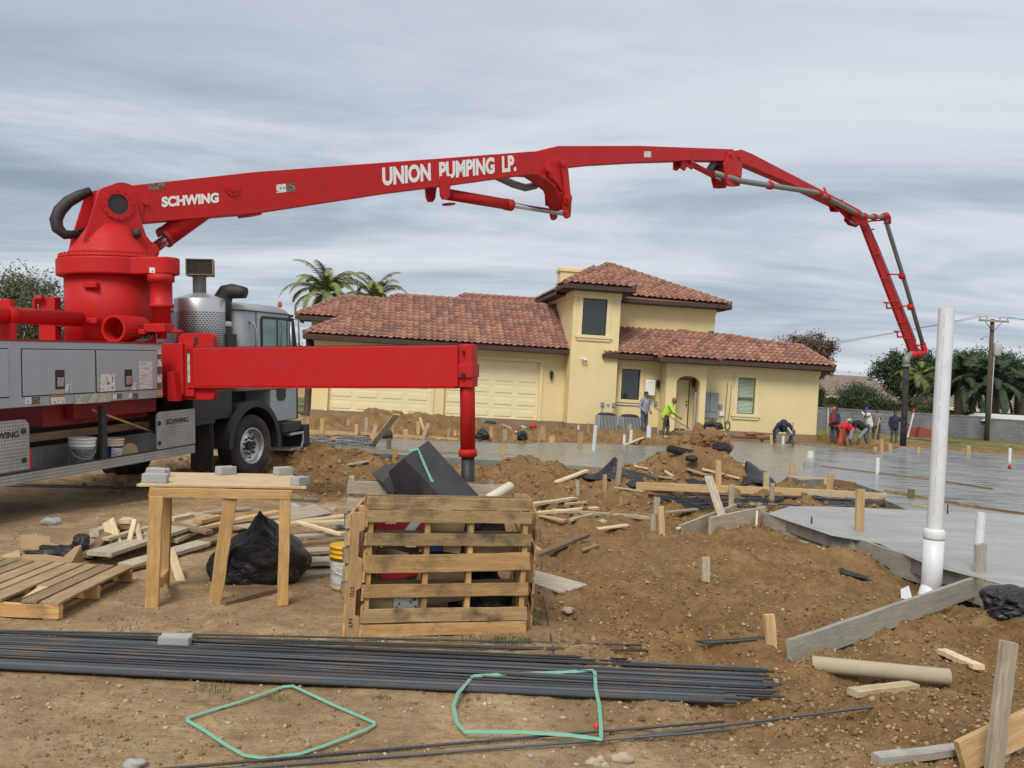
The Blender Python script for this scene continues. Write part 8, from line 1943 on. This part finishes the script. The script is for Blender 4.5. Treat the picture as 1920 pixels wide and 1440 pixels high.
person('man in a grey hoodie and jeans standing before the white box on the house wall', (1206, 815), 36.0, R(-140), (GHOOD, JEANS), dict(wrl=(-.20, .14, .96), wrr=(.20, .14, .96), ell=(-.27, -.04, 1.15), elr=(.27, -.04, 1.15)), bulk=1.12, hat=('none', None, 'hood'))
lp_, LMx, LJ = person('man in a lime green jacket and red cap pushing a long float pole', (1247, 823), 35.0, R(-105), (LIME, DARKT), dict(pel=(0, -.06, .90), che=(0, .10, 1.20), nec=(0, .20, 1.37), hea=(0, .26, 1.49), shl=(-.19, .15, 1.32), shr=(.19, .15, 1.32), ell=(-.27, .24, 1.05), elr=(.25, .30, 1.08), wrl=(-.12, .42, .93), wrr=(.06, .52, .90), look=(0, 1, -.35), knl=(-.13, .08, .48), knr=(.12, -.04, .48), anl=(-.15, .06, .09), anr=(.14, -.16, .09)), bulk=1.18, hat=('cap', REDCAP, 'hood'))
def tool(name, label, a, b_, r_, mt, head=None, cat='tool'):
    a, b_ = Vector(a), Vector(b_); t = thing(name, label, cat, a); M_ = MB(); M_.tube([Vector((0, 0, 0)), b_ - a], r_, 8); M_.build('pole', mt, t)
    if head: q = MB(); q.box(b_ - a, head); q.build('blade', GREY, t)
    return t
wl_, wr_ = LMx @ (LJ['wrl'] + Vector((.0, .06, -.06))), LMx @ (LJ['wrr'] + Vector((0, .06, -.05)))
pa, pb_ = at(1226, 763, 35.3), at(1296, 806, 34.0)
tool('float_pole', 'long thin float pole held across by the man in lime green', pa, pb_, .022, BROWNP if 'BROWNP' in globals() else W_BROWN, (.5, .12, .05))
BEND = dict(pel=(0, -.12, .86), che=(0, .20, 1.00), nec=(0, .42, 1.00), hea=(0, .55, .93), shl=(-.19, .36, .98), shr=(.19, .36, .98), ell=(-.26, .40, .68), elr=(.26, .40, .68), wrl=(-.24, .44, .40), wrr=(.24, .44, .40), look=(0, .5, -.85), hil=(-.11, -.12, .84), hir=(.11, -.12, .84), knl=(-.20, .02, .46), knr=(.20, .02, .46), anl=(-.22, -.08, .09), anr=(.22, -.08, .09))
def bend(**k): d = dict(BEND); d.update(k); return d
person('man in navy bent double at the house corner, working the concrete with both hands', (1466, 834), 38.0, R(170), (NAVY, PALEJ), bend(pel=(0, -.12, .70), che=(0, .16, .92), nec=(0, .38, .90), hea=(0, .50, .80), shl=(-.22, .32, .88), shr=(.22, .32, .88), ell=(-.42, .34, .60), elr=(.40, .34, .58), wrl=(-.36, .44, .28), wrr=(.34, .44, .26), hil=(-.12, -.12, .68), hir=(.12, -.12, .68), knl=(-.34, .10, .42), knr=(.34, .10, .42), anl=(-.30, -.08, .09), anr=(.30, -.08, .09)), bulk=1.2, hat=('none', None))
vp, VM, VJ = person('man in a crimson vest with navy sleeves and an orange cap, holding a rake', (1562, 837), 39.5, R(110), (NAVY, JEANS), dict(wrl=(-.10, .30, 1.05), ell=(-.26, .08, 1.12), wrr=(.22, .12, .92), look=(0, 1, -.25)), bulk=1.22, hat=('cap', ORCAP))
# the vest is a sleeveless shell of its own
q = MB(); q.lathe([(.205, .88), (.215, 1.0), (.215, 1.2), (.205, 1.34), (.14, 1.44), (.085, 1.48)], 20, cap=False); q.build('vest', VEST, vp)
person('man in a dark maroon hoodie almost hidden behind the crimson vest', (1566, 834), 41.0, R(75), (MAR, DARKT), dict(ell=(-.42, -.02, 1.18), wrl=(-.30, .24, 1.10), elr=(.40, .0, 1.16), wrr=(.36, .20, .96)), bulk=1.15, hat=('beanie', BLK), scale=.97)
person('man in a bright red hoodie bending down to the concrete with blue gloves', (1588, 843), 38.6, R(105), (REDH, PALEJ), bend(pel=(0, -.20, .84), che=(0, .14, 1.02), nec=(0, .36, .98), hea=(0, .50, .90), wrl=(-.22, .42, .26), wrr=(.22, .34, .24), ell=(-.26, .38, .62), elr=(.28, .30, .60)), bulk=1.12, hat=('beanie', BLK))
person('man in a black shirt and pale cap leaning forward in pale jeans', (1613, 842), 39.8, R(80), (BLK, PALEJ), bend(pel=(0, -.16, .90), che=(0, .14, 1.14), nec=(0, .36, 1.18), hea=(0, .49, 1.20), look=(0, .9, -.4), shl=(-.19, .30, 1.14), shr=(.19, .30, 1.14), ell=(-.26, .34, .86), elr=(.26, .30, .84), wrl=(-.20, .46, .64), wrr=(.22, .40, .62), knl=(-.16, .12, .48), knr=(.16, -.22, .50), anl=(-.18, .14, .09), anr=(.18, -.42, .09), hil=(-.1, -.16, .88), hir=(.1, -.16, .88)), bulk=1.12, hat=('cap', GRCAP))
person('man in a white shirt and black cap with a raised arm', (1626, 834), 41.0, R(70), (WHT, JEANS), dict(ell=(-.30, .18, 1.36), wrl=(-.10, .30, 1.50), wrr=(.18, .20, 1.02), pel=(0, -.05, .92), che=(0, .04, 1.26), nec=(0, .10, 1.44), hea=(0, .16, 1.57), look=(0, 1, -.3)), bulk=1.15, hat=('cap', BLK))
gp_, GM, GJ = person('man in a grey hoodie and black beanie leaning on a rake behind the others', (1641, 832), 42.2, R(160), (cloth('dull_grey_hoodie', (0.17, 0.17, 0.165)), DARKT), dict(wrl=(-.12, .30, 1.02), wrr=(.16, .32, .95), ell=(-.28, .06, 1.14), elr=(.28, .06, 1.12)), bulk=1.1, hat=('beanie', BLK))
person('man in a navy jacket standing apart with one hand on the black boom hose', (1675, 834), 43.0, R(175), (NAVY, DARKT), dict(ell=(-.40, .06, 1.22), wrl=(-.62, .16, 1.14), wrr=(.26, .08, .90)), scale=.93, bulk=1.3, hat=('none', None, 'hood'))
a = VM @ (VJ['wrl'] + Vector((0, .06, .04)))
tool('rake', 'long handled concrete rake standing by the man in the crimson vest', at(1553, 766, 39.2), at(1551, 838, 39.2), .022, W_PALE, (.55, .04, .12)); tool('rake', 'concrete rake handle held by the man in grey behind the others', at(1649, 783, 41.8), at(1640, 834, 41.8), .022, W_PALE, (.5, .04, .12)); tool('float_pole', 'short blue pole behind the head of the man in the white shirt', at(1627, 762, 40.6), at(1621, 784, 40.6), .03, BLUE); tool('shovel', 'wooden shovel handle in the hand of the man in the navy jacket', at(1693, 792, 42.5), at(1692, 834, 42.5), .022, W_TAN, (.24, .03, .3))
